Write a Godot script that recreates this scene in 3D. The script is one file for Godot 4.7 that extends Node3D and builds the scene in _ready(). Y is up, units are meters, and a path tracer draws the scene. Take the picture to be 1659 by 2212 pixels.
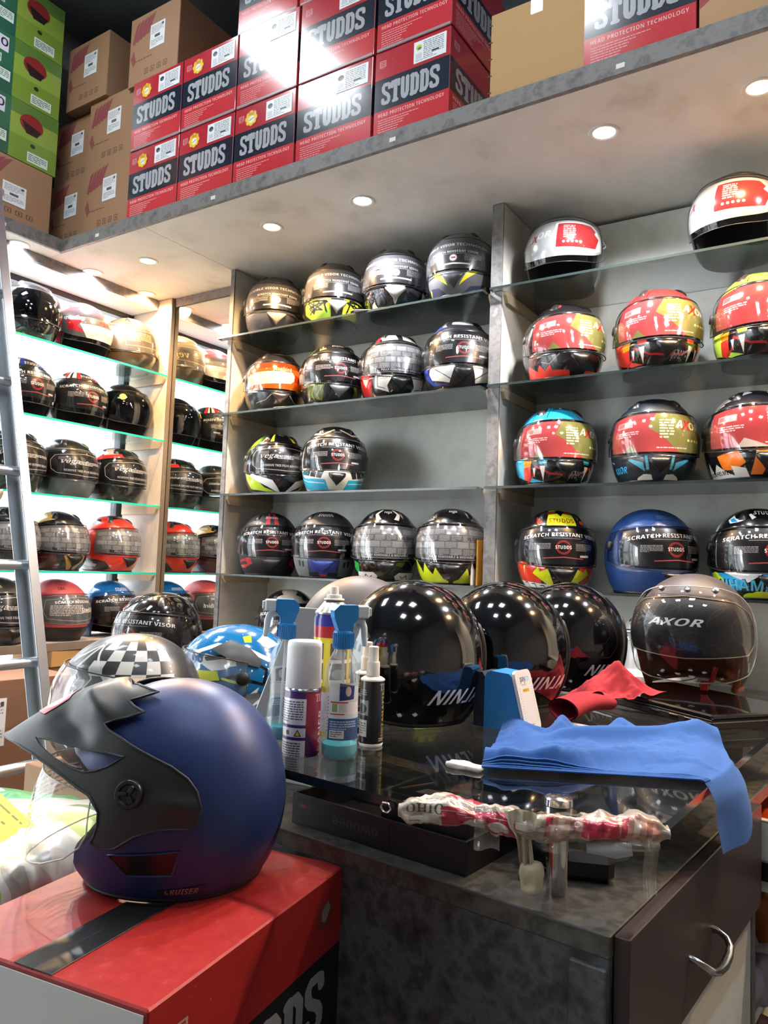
extends Node3D
# A motorcycle helmet shop: L-shaped display wall under a loft of boxes, seen across the counter.

var rng := RandomNumberGenerator.new()
var M := {}          # shared materials
var fonts := {}
var glyphs := {}
var used := {}

const A1 := 2.1654
const A2 := 1.8296
const A3 := 1.4833
const A4 := 1.1489
const A5 := 0.832
const B1 := 2.0871
const B2 := 1.7696
const B3 := 1.4516
const B4 := 1.1329
const B5 := 0.832
const SOFFIT := 2.474
const W_TOP := 0.815
const G_TOP := 0.92
const BOX_TOP := 0.79
const SKY := 3.4
const EXPOSURE := 1.35
const LAMP := 1.75
const PANEL := 1.0


func _ready() -> void:
	# camera
	var cam := Camera3D.new()
	cam.name = "camera"
	add_child(cam)
	cam.transform = Transform3D(Basis(Vector3(0.83765, 0.03673, -0.54497), Vector3(0.00755, 0.99686, 0.07880), Vector3(0.54616, -0.07013, 0.83474)).orthonormalized(), Vector3(2.38245, 1.20500, 2.34997))
	cam.keep_aspect = Camera3D.KEEP_HEIGHT
	cam.fov = rad_to_deg(2.0 * atan(1106.0 / 1653.56))
	cam.near = 0.02
	cam.far = 60.0
	cam.current = true
	# sky and exposure: a pale overcast day outside
	var we := WorldEnvironment.new()
	we.name = "environment"
	var env := Environment.new()
	var sky := Sky.new()
	var sm := ProceduralSkyMaterial.new()
	sm.sky_top_color = Color("#c9d4e0")
	sm.sky_horizon_color = Color("#eef1f4")
	sm.ground_horizon_color = Color("#cfcfcd")
	sm.ground_bottom_color = Color("#8d8c8a")
	sm.sky_energy_multiplier = SKY
	sm.ground_energy_multiplier = SKY
	sky.sky_material = sm
	env.background_mode = Environment.BG_SKY
	env.sky = sky
	env.tonemap_mode = Environment.TONE_MAPPER_LINEAR
	env.tonemap_exposure = EXPOSURE
	env.sdfgi_enabled = true
	env.ssao_enabled = true
	env.ssil_enabled = true
	we.environment = env
	add_child(we)
	materials()
	# lamps under the loft: warm and cool ones mixed
	var warm := Color(1.0, 0.80, 0.56)
	var cool := Color(0.97, 0.98, 1.0)
	lamp(2.123, 0.255, warm, LAMP, "warm downlight at the right end of the loft underside")
	lamp(1.717, 0.248, cool, LAMP, "cool white downlight below the single red carton")
	lamp(0.866, 0.243, cool, LAMP, "cool white downlight above the third helmet of the top shelf")
	lamp(0.443, 0.238, warm, LAMP, "warm downlight above the graffiti helmet")
	lamp(-0.258, 0.241, warm, LAMP, "warm downlight in the loft corner, in front of the mirror")
	lamp(-0.585, 0.275, cool, LAMP, "cool white downlight over the window shelves")
	lamp(-0.592, -0.030, warm, LAMP, "warm downlight over the window shelves close to the mirror")
	lamp(2.56, 0.25, cool, LAMP, "cool white downlight beyond the right picture edge")
	lamp(3.00, 0.25, warm, LAMP, "warm downlight far to the right under the loft")
	lamp(-0.60, 0.62, cool, LAMP, "cool white downlight over the window shelves by the ladder")
	panel_light(0.02, 1.30, 0.30, 0.62, PANEL, "oblong ceiling panel light near the window wall")
	panel_light(1.25, 1.55, 0.32, 0.32, PANEL * 0.6, "square ceiling panel light above the counter's far end")
	panel_light(2.05, 1.30, 0.32, 0.32, PANEL * 0.6, "square ceiling panel light above the counter's drawer side")
	panel_light(2.10, 2.45, 0.32, 0.32, PANEL * 0.6, "square ceiling panel light above the customers")
	panel_light(3.10, 1.90, 0.32, 0.32, PANEL * 0.6, "square ceiling panel light near the right wall")
	# large structure
	room()
	cabinets()
	street()
	counter()
	# objects
	carton_print()
	cartons()
	left_foot()
	make_films()
	stock()
	counter_helmets()
	goods()


# ---------------------------------------------------------------- drawing of printed matter
class Ink:
	var im: Image
	var w: int
	var h: int
	var host

	func _init(own, ww: int, hh: int, bg: Color, alpha := false) -> void:
		host = own
		w = ww
		h = hh
		im = Image.create(w, h, false, Image.FORMAT_RGBA8 if alpha else Image.FORMAT_RGB8)
		im.fill(bg)

	func rect(x: float, y: float, rw: float, rh: float, c: Color) -> void:
		im.fill_rect(Rect2i(int(round(x)), int(round(y)), maxi(1, int(round(rw))), maxi(1, int(round(rh)))), c)

	func fill(rings: Array, c: Color) -> void:
		var lo := 1e9
		var hi := -1e9
		var ax := PackedFloat32Array()
		var ay := PackedFloat32Array()
		var bx := PackedFloat32Array()
		var by := PackedFloat32Array()
		for ring in rings:
			var n: int = ring.size()
			for i in n:
				var p: Vector2 = ring[i]
				var q: Vector2 = ring[(i + 1) % n]
				lo = minf(lo, p.y)
				hi = maxf(hi, p.y)
				if p.y < q.y:
					ax.append(p.x); ay.append(p.y); bx.append(q.x); by.append(q.y)
				elif q.y < p.y:
					ax.append(q.x); ay.append(q.y); bx.append(p.x); by.append(p.y)
		var m := ax.size()
		for y in range(maxi(0, int(floor(lo))), mini(h - 1, int(ceil(hi))) + 1):
			var yc := y + 0.5
			var xs := PackedFloat32Array()
			for i in m:
				if ay[i] <= yc and by[i] > yc:
					xs.append(ax[i] + (bx[i] - ax[i]) * (yc - ay[i]) / (by[i] - ay[i]))
			xs.sort()
			for i in range(0, xs.size() - 1, 2):
				var x0 := int(round(xs[i]))
				var x1 := int(round(xs[i + 1]))
				if x1 <= x0 and xs[i + 1] - xs[i] > 0.3:
					x1 = x0 + 1
				if x1 > x0:
					im.fill_rect(Rect2i(x0, y, x1 - x0, 1), c)

	func poly(flat: Array, c: Color) -> void:
		var ring := PackedVector2Array()
		for i in range(0, flat.size(), 2):
			ring.append(Vector2(flat[i], flat[i + 1]))
		fill([ring], c)

	func oval(cx: float, cy: float, rx: float, ry: float, c: Color, turn := 0.0) -> void:
		var ring := PackedVector2Array()
		for i in 28:
			ring.append(Vector2(cx, cy) + Vector2(cos(i * TAU / 28) * rx, sin(i * TAU / 28) * ry).rotated(turn))
		fill([ring], c)

	func line(flat: Array, wd: float, c: Color) -> void:
		for i in range(0, flat.size() - 2, 2):
			var p := Vector2(flat[i], flat[i + 1])
			var q := Vector2(flat[i + 2], flat[i + 3])
			var n := (q - p).normalized().orthogonal() * wd / 2
			fill([PackedVector2Array([p + n, q + n, q - n, p - n])], c)
			if wd > 2.5:
				oval(q.x, q.y, wd / 2, wd / 2, c)
				oval(p.x, p.y, wd / 2, wd / 2, c)

	# lettering from the font's own outlines: x, y is the start of the baseline, size the cap height
	func text(s: String, x: float, y: float, size: float, c: Color, o := {}) -> float:
		var sx: float = o.get("sx", 1.0)
		var skew: float = o.get("skew", 0.0)
		var turn: float = o.get("turn", 0.0)
		var gap: float = o.get("gap", 0.0)
		var face: String = o.get("font", "bold")
		var k := size / 46.0
		var total := 0.0
		for ch in s:
			total += host.glyph(face, ch).adv * k * sx + gap
		var pen := 0.0
		if o.get("mid", false):
			pen = -total / 2
		for ch in s:
			var g = host.glyph(face, ch)
			var rings := []
			for ring in g.rings:
				var r := PackedVector2Array()
				for p in ring:
					var q := Vector2(pen + p.x * k * sx - p.y * k * skew, p.y * k)
					var bend: float = o.get("bend", 0.0)
					q.y += bend * q.x * q.x
					r.append(Vector2(x, y) + q.rotated(turn))
				rings.append(r)
			if rings:
				fill(rings, c)
			pen += g.adv * k * sx + gap
		return total

	# a block of small print: rows of dashes too small to read
	func small(x: float, y: float, ww: float, rows: int, step: float, c: Color, seed_ := 1, th := 0.55) -> void:
		var r := RandomNumberGenerator.new()
		r.seed = seed_
		for i in rows:
			var px := x
			var stop := x + ww * (1.0 if i < rows - 1 else r.randf_range(0.4, 0.8))
			while px < stop:
				var l := r.randf_range(1.2, 4.5) * step * 0.6
				rect(px, y + i * step, minf(l, stop - px), maxf(1.0, step * th), c)
				px += l + step * 0.35

	func tex() -> ImageTexture:
		return ImageTexture.create_from_image(im)


func glyph(face: String, ch: String) -> Dictionary:
	var key := face + ch
	if glyphs.has(key):
		return glyphs[key]
	if not fonts.has(face):
		var f := SystemFont.new()
		f.font_names = PackedStringArray(["Droid Serif" if face.begins_with("serif") else "Droid Sans"])
		f.font_weight = 400 if face.ends_with("thin") else 700
		fonts[face] = f
	var ts = TextServerManager.get_primary_interface()
	var rid: RID = fonts[face].get_rids()[0]
	var gi = ts.font_get_glyph_index(rid, 64, ch.unicode_at(0), 0)
	var c = ts.font_get_glyph_contours(rid, 64, gi)
	var rings := []
	var start := 0
	for stop in c.get("contours", PackedInt32Array()):
		var raw := []
		for i in range(start, stop + 1):
			raw.append(c.points[i])
		start = stop + 1
		var full := []
		for i in raw.size():
			var p: Vector3 = raw[i]
			var q: Vector3 = raw[(i + 1) % raw.size()]
			full.append(p)
			if p.z != 1.0 and q.z != 1.0:
				full.append(Vector3((p.x + q.x) / 2, (p.y + q.y) / 2, 1))
		var ring := PackedVector2Array()
		var n := full.size()
		for i in n:
			var p: Vector3 = full[i]
			if p.z == 1.0:
				ring.append(Vector2(p.x, p.y))
			else:
				var a: Vector3 = full[(i + n - 1) % n]
				var b: Vector3 = full[(i + 1) % n]
				for t in [0.33, 0.67]:
					var u: float = 1 - t
					ring.append(Vector2(a.x * u * u + 2 * p.x * u * t + b.x * t * t, a.y * u * u + 2 * p.y * u * t + b.y * t * t))
		rings.append(ring)
	var g := {"rings": rings, "adv": ts.font_get_glyph_advance(rid, 64, gi).x}
	glyphs[key] = g
	return g


# ---------------------------------------------------------------- meshes
class Build:
	var v := PackedVector3Array()
	var n := PackedVector3Array()
	var uv := PackedVector2Array()
	var ix := PackedInt32Array()

	# corners counter-clockwise as seen from outside
	func quad(a: Vector3, b: Vector3, c: Vector3, d: Vector3, u0 := Vector2(0, 1), u1 := Vector2(1, 1), u2 := Vector2(1, 0), u3 := Vector2(0, 0)) -> void:
		var s := v.size()
		var m := (b - a).cross(c - a)
		if m.length_squared() < 1e-16:
			m = (c - a).cross(d - a)
		m = m.normalized()
		v.append_array(PackedVector3Array([a, b, c, d]))
		n.append_array(PackedVector3Array([m, m, m, m]))
		uv.append_array(PackedVector2Array([u0, u1, u2, u3]))
		ix.append_array(PackedInt32Array([s, s + 2, s + 1, s, s + 3, s + 2]))

	func tri(a: Vector3, b: Vector3, c: Vector3) -> void:
		var s := v.size()
		var m := (b - a).cross(c - a).normalized()
		v.append_array(PackedVector3Array([a, b, c]))
		n.append_array(PackedVector3Array([m, m, m]))
		uv.append_array(PackedVector2Array([Vector2(0, 1), Vector2(1, 1), Vector2(0.5, 0)]))
		ix.append_array(PackedInt32Array([s, s + 2, s + 1]))

	# a box with chamfered edges
	func box(at: Vector3, size: Vector3, ch := 0.002, t := Transform3D()) -> void:
		var e := size / 2
		ch = minf(ch, minf(e.x, minf(e.y, e.z)) * 0.9)
		var ax := [Vector3.RIGHT, Vector3.UP, Vector3.BACK]
		for k in 3:
			for s in [-1.0, 1.0]:
				var a: Vector3 = ax[k] * s
				var b: Vector3 = ax[1] if k != 1 else ax[2] * -s
				var c: Vector3 = b.cross(a)
				var ea: float = e[k]
				var eb: Vector3 = b * (absf(b.dot(e)) - ch)
				var ec: Vector3 = c * (absf(c.dot(e)) - ch)
				var o: Vector3 = a * ea
				quad(t * (at + o - ec - eb), t * (at + o + ec - eb), t * (at + o + ec + eb), t * (at + o - ec + eb))
		if ch < 1e-5:
			return
		for k in 3:
			var i := (k + 1) % 3
			var j := (k + 2) % 3
			for si in [-1.0, 1.0]:
				for sj in [-1.0, 1.0]:
					var p: Vector3 = ax[i] * si * e[i] + ax[j] * sj * (e[j] - ch)
					var q: Vector3 = ax[i] * si * (e[i] - ch) + ax[j] * sj * e[j]
					var l: Vector3 = ax[k] * (e[k] - ch)
					if si * sj > 0:
						quad(t * (at + p - l), t * (at + q - l), t * (at + q + l), t * (at + p + l))
					else:
						quad(t * (at + q - l), t * (at + p - l), t * (at + p + l), t * (at + q + l))
		for sx in [-1.0, 1.0]:
			for sy in [-1.0, 1.0]:
				for sz in [-1.0, 1.0]:
					var p := Vector3(sx * e.x, sy * (e.y - ch), sz * (e.z - ch))
					var q := Vector3(sx * (e.x - ch), sy * e.y, sz * (e.z - ch))
					var r := Vector3(sx * (e.x - ch), sy * (e.y - ch), sz * e.z)
					if sx * sy * sz > 0:
						tri(t * (at + p), t * (at + q), t * (at + r))
					else:
						tri(t * (at + q), t * (at + p), t * (at + r))

	# a smooth sheet: f(s, t) -> position, s and t from 0 to 1; seen from the side where s runs right and t down
	func sheet(nu: int, nv: int, f: Callable, uvf = null, wrap := false) -> void:
		var p := PackedVector3Array()
		for j in nv + 1:
			for i in nu + 1:
				p.append(f.call(float(i) / nu, float(j) / nv))
		var s := v.size()
		var wd := nu + 1
		for j in nv + 1:
			for i in wd:
				var il := i - 1
				var ir := i + 1
				if wrap:
					il = (i - 1 + nu) % nu if i > 0 else nu - 1
					ir = (i + 1) if i < nu else 1
				else:
					il = maxi(il, 0)
					ir = mini(ir, nu)
				var du := p[j * wd + ir] - p[j * wd + il]
				var dv := p[mini(j + 1, nv) * wd + i] - p[maxi(j - 1, 0) * wd + i]
				var m := dv.cross(du)
				if m.length_squared() < 1e-18:
					var j2 := 1 if j == 0 else nv - 1
					du = p[j2 * wd + ir] - p[j2 * wd + il]
					m = dv.cross(du)
				m = m.normalized()
				v.append(p[j * wd + i])
				n.append(m)
				uv.append(uvf.call(float(i) / nu, float(j) / nv) if uvf else Vector2(float(i) / nu, float(j) / nv))
		for j in nv:
			for i in nu:
				var a := s + j * wd + i
				ix.append_array(PackedInt32Array([a, a + 1, a + wd + 1, a, a + wd + 1, a + wd]))

	# a turned body: profile of (radius, height) from top to bottom along the outside
	func lathe(prof: Array, seg := 24, t := Transform3D(), u0 := 0.0, u1 := 1.0) -> void:
		var total := 0.0
		for k in prof.size() - 1:
			total += prof[k].distance_to(prof[k + 1])
		var run := 0.0
		for k in prof.size() - 1:
			var a: Vector2 = prof[k]
			var b: Vector2 = prof[k + 1]
			var len_ := a.distance_to(b)
			if len_ < 1e-7:
				continue
			var d := (b - a) / len_
			var na := Vector2(-d.y, d.x)
			var nb := na
			if k > 0:
				var pd: Vector2 = (a - prof[k - 1]).normalized()
				if pd.dot(d) > 0.75:
					na = (Vector2(-pd.y, pd.x) + na).normalized()
			if k < prof.size() - 2:
				var qd: Vector2 = (prof[k + 2] - b).normalized()
				if qd.dot(d) > 0.75:
					nb = (Vector2(-qd.y, qd.x) + nb).normalized()
			var s := v.size()
			for i in seg + 1:
				var an := TAU * i / seg
				var dir := Vector3(sin(an), 0, cos(an))
				v.append(t * (dir * a.x + Vector3.UP * a.y))
				v.append(t * (dir * b.x + Vector3.UP * b.y))
				n.append((t.basis * (dir * na.x + Vector3.UP * na.y)).normalized())
				n.append((t.basis * (dir * nb.x + Vector3.UP * nb.y)).normalized())
				var u := lerpf(u0, u1, float(i) / seg)
				uv.append(Vector2(u, run / total))
				uv.append(Vector2(u, (run + len_) / total))
			for i in seg:
				var q := s + i * 2
				ix.append_array(PackedInt32Array([q, q + 2, q + 3, q, q + 3, q + 1]))
			run += len_

	# a round bar along a path; radius may be one number or one per point
	func tube(path: Array, rad, seg := 8, close := false) -> void:
		var m := path.size()
		var up := Vector3.UP
		var s := v.size()
		var cnt := m + 1 if close else m
		for k in cnt:
			var i := k % m
			var a: Vector3 = path[(i + m - 1) % m] if close or i > 0 else path[i]
			var b: Vector3 = path[(i + 1) % m] if close or i < m - 1 else path[i]
			var d := (b - a).normalized()
			if absf(d.dot(up)) > 0.95:
				up = Vector3.RIGHT if absf(d.x) < 0.7 else Vector3.BACK
			var x := up.cross(d).normalized()
			var y := d.cross(x)
			up = y
			var r: float = rad[i] if rad is Array else rad
			for q in seg + 1:
				var an := TAU * q / seg
				var dir := x * cos(an) + y * sin(an)
				v.append(path[i] + dir * r)
				n.append(dir)
				uv.append(Vector2(float(q) / seg, float(k) / maxi(1, cnt - 1)))
		for k in cnt - 1:
			for q in seg:
				var a := s + k * (seg + 1) + q
				ix.append_array(PackedInt32Array([a, a + seg + 1, a + seg + 2, a, a + seg + 2, a + 1]))
		if not close:
			for e in [0, m - 1]:
				var d: Vector3 = (path[0] - path[1] if e == 0 else path[m - 1] - path[m - 2]).normalized()
				var o := v.size()
				v.append(path[e])
				n.append(d)
				uv.append(Vector2(0.5, 0.5))
				for q in seg + 1:
					v.append(v[s + e * (seg + 1) + q])
					n.append(d)
					uv.append(Vector2(0.5, 0.5))
				for q in seg:
					if e == 0:
						ix.append_array(PackedInt32Array([o, o + 1 + q, o + 2 + q]))
					else:
						ix.append_array(PackedInt32Array([o, o + 2 + q, o + 1 + q]))

	# a flat shape in x and y given thickness along z (front face at z = depth / 2)
	func prism(flat: Array, depth: float, t := Transform3D()) -> void:
		var ring := PackedVector2Array()
		for i in range(0, flat.size(), 2):
			ring.append(Vector2(flat[i], flat[i + 1]))
		if Geometry2D.is_polygon_clockwise(ring):
			ring.reverse()
		var lo := ring[0]
		var hi := ring[0]
		for p in ring:
			lo = lo.min(p)
			hi = hi.max(p)
		var sp := (hi - lo).max(Vector2(1e-6, 1e-6))
		var tr := Geometry2D.triangulate_polygon(ring)
		var z := Vector3(0, 0, depth / 2)
		for side in [1.0, -1.0]:
			var s := v.size()
			var m := (t.basis * Vector3(0, 0, side)).normalized()
			for p in ring:
				v.append(t * (Vector3(p.x, p.y, 0) + z * side))
				n.append(m)
				uv.append(Vector2((p.x - lo.x) / sp.x, (hi.y - p.y) / sp.y))
			for i in range(0, tr.size(), 3):
				var a := ring[tr[i]]
				var ccw: bool = (ring[tr[i + 1]] - a).cross(ring[tr[i + 2]] - a) > 0
				if ccw == (side > 0):
					ix.append_array(PackedInt32Array([s + tr[i], s + tr[i + 2], s + tr[i + 1]]))
				else:
					ix.append_array(PackedInt32Array([s + tr[i], s + tr[i + 1], s + tr[i + 2]]))
		for i in ring.size():
			var p := ring[i]
			var q := ring[(i + 1) % ring.size()]
			var a := Vector3(p.x, p.y, 0)
			var b := Vector3(q.x, q.y, 0)
			quad(t * (a - z), t * (b - z), t * (b + z), t * (a + z))

	func append_from(o: Build) -> void:
		var s := v.size()
		v.append_array(o.v)
		n.append_array(o.n)
		uv.append_array(o.uv)
		for i in o.ix:
			ix.append(s + i)

	func arrays() -> Array:
		var a := []
		a.resize(Mesh.ARRAY_MAX)
		a[Mesh.ARRAY_VERTEX] = v
		a[Mesh.ARRAY_NORMAL] = n
		a[Mesh.ARRAY_TEX_UV] = uv
		a[Mesh.ARRAY_INDEX] = ix
		return a

	func mesh() -> ArrayMesh:
		var m := ArrayMesh.new()
		m.add_surface_from_arrays(Mesh.PRIMITIVE_TRIANGLES, arrays())
		return m


func bd() -> Build:
	return Build.new()


# ---------------------------------------------------------------- things, parts, materials
func numbered(called: String) -> String:
	used[called] = used.get(called, 0) + 1
	return called if used[called] == 1 else "%s_%03d" % [called, used[called] - 1]


func thing(called: String, label: String, category: String, at := Vector3.ZERO, turn := 0.0, group := "") -> Node3D:
	var o := Node3D.new()
	o.name = numbered(called)
	add_child(o)
	o.position = at
	o.rotation.y = deg_to_rad(turn)
	o.set_meta("label", label)
	o.set_meta("category", category)
	if group:
		o.set_meta("group", group)
	return o


func struct(called: String, label := "") -> Node3D:
	var o := Node3D.new()
	o.name = numbered(called)
	add_child(o)
	o.set_meta("kind", "structure")
	if label:
		o.set_meta("label", label)
	return o


func put(b, called: String, mat: Material, parent: Node, label := "") -> MeshInstance3D:
	var o := MeshInstance3D.new()
	var cnt := 1
	while parent.has_node(NodePath(called if cnt == 1 else "%s_%03d" % [called, cnt - 1])):
		cnt += 1
	o.name = called if cnt == 1 else "%s_%03d" % [called, cnt - 1]
	o.mesh = b.mesh() if b is Build else b
	if mat:
		o.material_override = null
		for i in o.mesh.get_surface_count():
			o.set_surface_override_material(i, mat)
	parent.add_child(o)
	if label:
		o.set_meta("label", label)
	return o


func mat(c: Color, rough := 0.6, metal := 0.0, o := {}) -> StandardMaterial3D:
	var m := StandardMaterial3D.new()
	m.albedo_color = c
	m.roughness = rough
	m.metallic = metal
	m.metallic_specular = o.get("spec", 0.5)
	if o.has("coat"):
		m.clearcoat_enabled = true
		m.clearcoat = o.coat
		m.clearcoat_roughness = o.get("coat_rough", 0.04)
	if o.has("tex"):
		m.albedo_texture = o.tex
	if o.get("alpha", false) or c.a < 1.0:
		m.transparency = BaseMaterial3D.TRANSPARENCY_ALPHA
	if o.has("glow"):
		m.emission_enabled = true
		m.emission = o.glow
		m.emission_energy_multiplier = o.get("power", 1.0)
	if o.has("sheen"):
		m.rim_enabled = true
		m.rim = o.sheen
	return m


# a mottled surface: noise between colours, in world space, metres per repeat
func mottled(stops: Array, freq: float, size: float, rough := 0.6, o := {}) -> StandardMaterial3D:
	var nz := FastNoiseLite.new()
	nz.seed = o.get("seed", 7)
	nz.noise_type = FastNoiseLite.TYPE_SIMPLEX_SMOOTH
	nz.frequency = freq
	nz.fractal_octaves = 5
	nz.fractal_gain = o.get("gain", 0.6)
	var g := Gradient.new()
	var offs := PackedFloat32Array()
	var cols := PackedColorArray()
	for i in stops.size():
		offs.append(float(i) / (stops.size() - 1))
		cols.append(stops[i])
	g.offsets = offs
	g.colors = cols
	var t := NoiseTexture2D.new()
	t.width = 512
	t.height = 512
	t.seamless = true
	t.noise = nz
	t.color_ramp = g
	var m := mat(Color.WHITE, rough, 0.0, o)
	m.albedo_texture = t
	m.uv1_triplanar = true
	m.uv1_world_triplanar = true
	m.uv1_scale = Vector3(1, o.get("stretch", 1.0), 1) / size
	return m


# one colour with a faint mottling; all of them share one noise picture
var soft_noise: NoiseTexture2D
func tinted(hex: String, size: float, rough: float, stretch := 1.0) -> StandardMaterial3D:
	if soft_noise == null:
		soft_noise = mottled([Color(0.9, 0.9, 0.9), Color(1, 1, 1), Color(0.95, 0.95, 0.95)], 0.012, 1.0).albedo_texture
	var m := mat(Color(hex), rough)
	m.albedo_texture = soft_noise
	m.uv1_triplanar = true
	m.uv1_world_triplanar = true
	m.uv1_scale = Vector3(1, stretch, 1) / size
	return m

func materials() -> void:
	M.lining = mat(Color("#141416"), 0.95)
	M.rubber = mat(Color("#121214"), 0.5)
	M.chrome = mat(Color("#c9cacc"), 0.12, 1.0)
	M.chrome_dark = mat(Color("#a8a8aa"), 0.18, 1.0)
	M.steel = mat(Color("#b9b5ac"), 0.3, 1.0)
	M.aluminium = mat(Color("#b4b8bc"), 0.32, 0.9)
	M.grey = mat(Color("#59605f"), 0.5)
	M.leather = tinted("#7a4526", 0.08, 0.6)
	M.port = mat(Color("#08080a"), 0.3)
	# visors
	M.visor = mat(Color(0.03, 0.03, 0.035, 0.22), 0.03)
	M.visor_dark = mat(Color(0.012, 0.013, 0.016, 0.88), 0.04)
	M.visor_clear = mat(Color(0.75, 0.77, 0.78, 0.10), 0.03)
	M.visor_smoke = mat(Color(0.05, 0.045, 0.04, 0.16), 0.02)
	M.visor_bare = mat(Color(0.85, 0.88, 0.88, 0.08), 0.03)
	M.clear_edge = mat(Color(0.75, 0.76, 0.74, 0.6), 0.2)
	# vents
	M.vent_black = mat(Color("#18181a"), 0.35)
	M.vent_matte = mat(Color("#1f1d20"), 0.6)
	M.vent_dark = mat(Color("#2c2e31"), 0.4)
	M.vent_tint = mat(Color("#2a2224"), 0.3)
	M.vent_silver = mat(Color("#a9a59e"), 0.35, 0.4)
	M.vent_beige = mat(Color("#a8957c"), 0.35, 0.3)
	M.vent_silverdark = mat(Color("#6e6d6c"), 0.35, 0.4)
	M.vent_mesh = mat(Color("#3a2c28"), 0.3)
	M.vent_grille = mat(Color("#2b3a86"), 0.45)
	# built-in surfaces
	M.floor = tinted("#6a6764", 1.5, 0.5)
	M.wall = tinted("#85827e", 2.0, 0.85)
	M.wall_upper = tinted("#73808a", 2.0, 0.85)
	M.soffit = mottled([Color("#b5b0a6"), Color("#c9c5bd"), Color("#d0ccc5"), Color("#ccc8c1")], 0.008, 1.3, 0.7, {"seed": 3})
	M.back_panel = tinted("#d6dbd5", 1.6, 0.6)
	M.side_panel = tinted("#cdc8bd", 1.2, 0.6)
	M.board_white = tinted("#c4c9c6", 1.0, 0.6)
	M.board_cream = mat(Color("#b8a98e"), 0.65)
	M.wood_grey = tinted("#a09286", 0.5, 0.6, 4.0)
	M.edge_brown = tinted("#6a5e54", 0.3, 0.6)
	M.laminate = mottled([Color("#474646"), Color("#646261"), Color("#72706e"), Color("#565453"), Color("#807d7b")], 0.012, 0.55, 0.55, {"seed": 21})
	M.counter = mottled([Color("#191a1c"), Color("#3c3e41"), Color("#5c5f63"), Color("#36383b"), Color("#74777b")], 0.012, 0.42, 0.45, {"seed": 33})
	M.counter_top = mottled([Color("#26251f"), Color("#474540"), Color("#605e58"), Color("#3c3a35"), Color("#6e6b64")], 0.012, 0.42, 0.38, {"seed": 41})
	M.brown = tinted("#38292a", 0.5, 0.4, 0.3)
	M.frame_dark = mat(Color("#2c2e32"), 0.4)
	M.ring = mat(Color("#c4c2bd"), 0.4)
	M.paper = mat(Color("#d3d1cb"), 0.6)
	M.mirror = mat(Color("#d6dcda"), 0.015, 1.0)
	M.pane = mat(Color(0.85, 0.92, 0.92, 0.06), 0.02)
	# glass
	M.glass_shelf = mat(Color(0.13, 0.19, 0.18, 0.52), 0.03)
	M.glass_clear = mat(Color(0.55, 0.80, 0.76, 0.12), 0.03)
	M.glass_dark = mat(Color(0.03, 0.05, 0.05, 0.38), 0.03)
	M.glass_edge = mat(Color("#26302e"), 0.25)
	M.glass_edge_dark = mat(Color("#14201f"), 0.15)
	M.glass_edge_teal = mat(Color("#1fb3a0"), 0.2)
	# plastics and fabric
	M.bottle_clear = mat(Color(0.80, 0.85, 0.86, 0.16), 0.05)
	M.fluid = mat(Color(0.03, 0.62, 0.68, 0.85), 0.1)
	M.sprayer_blue = mat(Color("#1d7cc0"), 0.35)
	M.plastic_milky = mat(Color("#c3cdd2"), 0.35)
	M.tape_clear = mat(Color(0.72, 0.69, 0.63, 0.25), 0.15)
	M.tape_grey = mat(Color("#8a8286"), 0.3)
	M.tape_black = mat(Color("#1c1c1e"), 0.4)
	M.cream_tape = tinted("#c4b99e", 0.06, 0.6)
	M.cloth_blue = tinted("#194f95", 0.05, 0.95)
	M.cloth_blue.rim_enabled = true
	M.cloth_blue.rim = 0.4
	M.cloth_red = tinted("#9c1e2a", 0.05, 0.95)
	M.carton_red_top = mottled([Color("#8f1f1e"), Color("#a51f1c"), Color("#a92420"), Color("#b5504c")], 0.03, 0.35, 0.5, {"seed": 51})
	M.end_label = mat(Color("#c9cac6"), 0.5)


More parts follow.
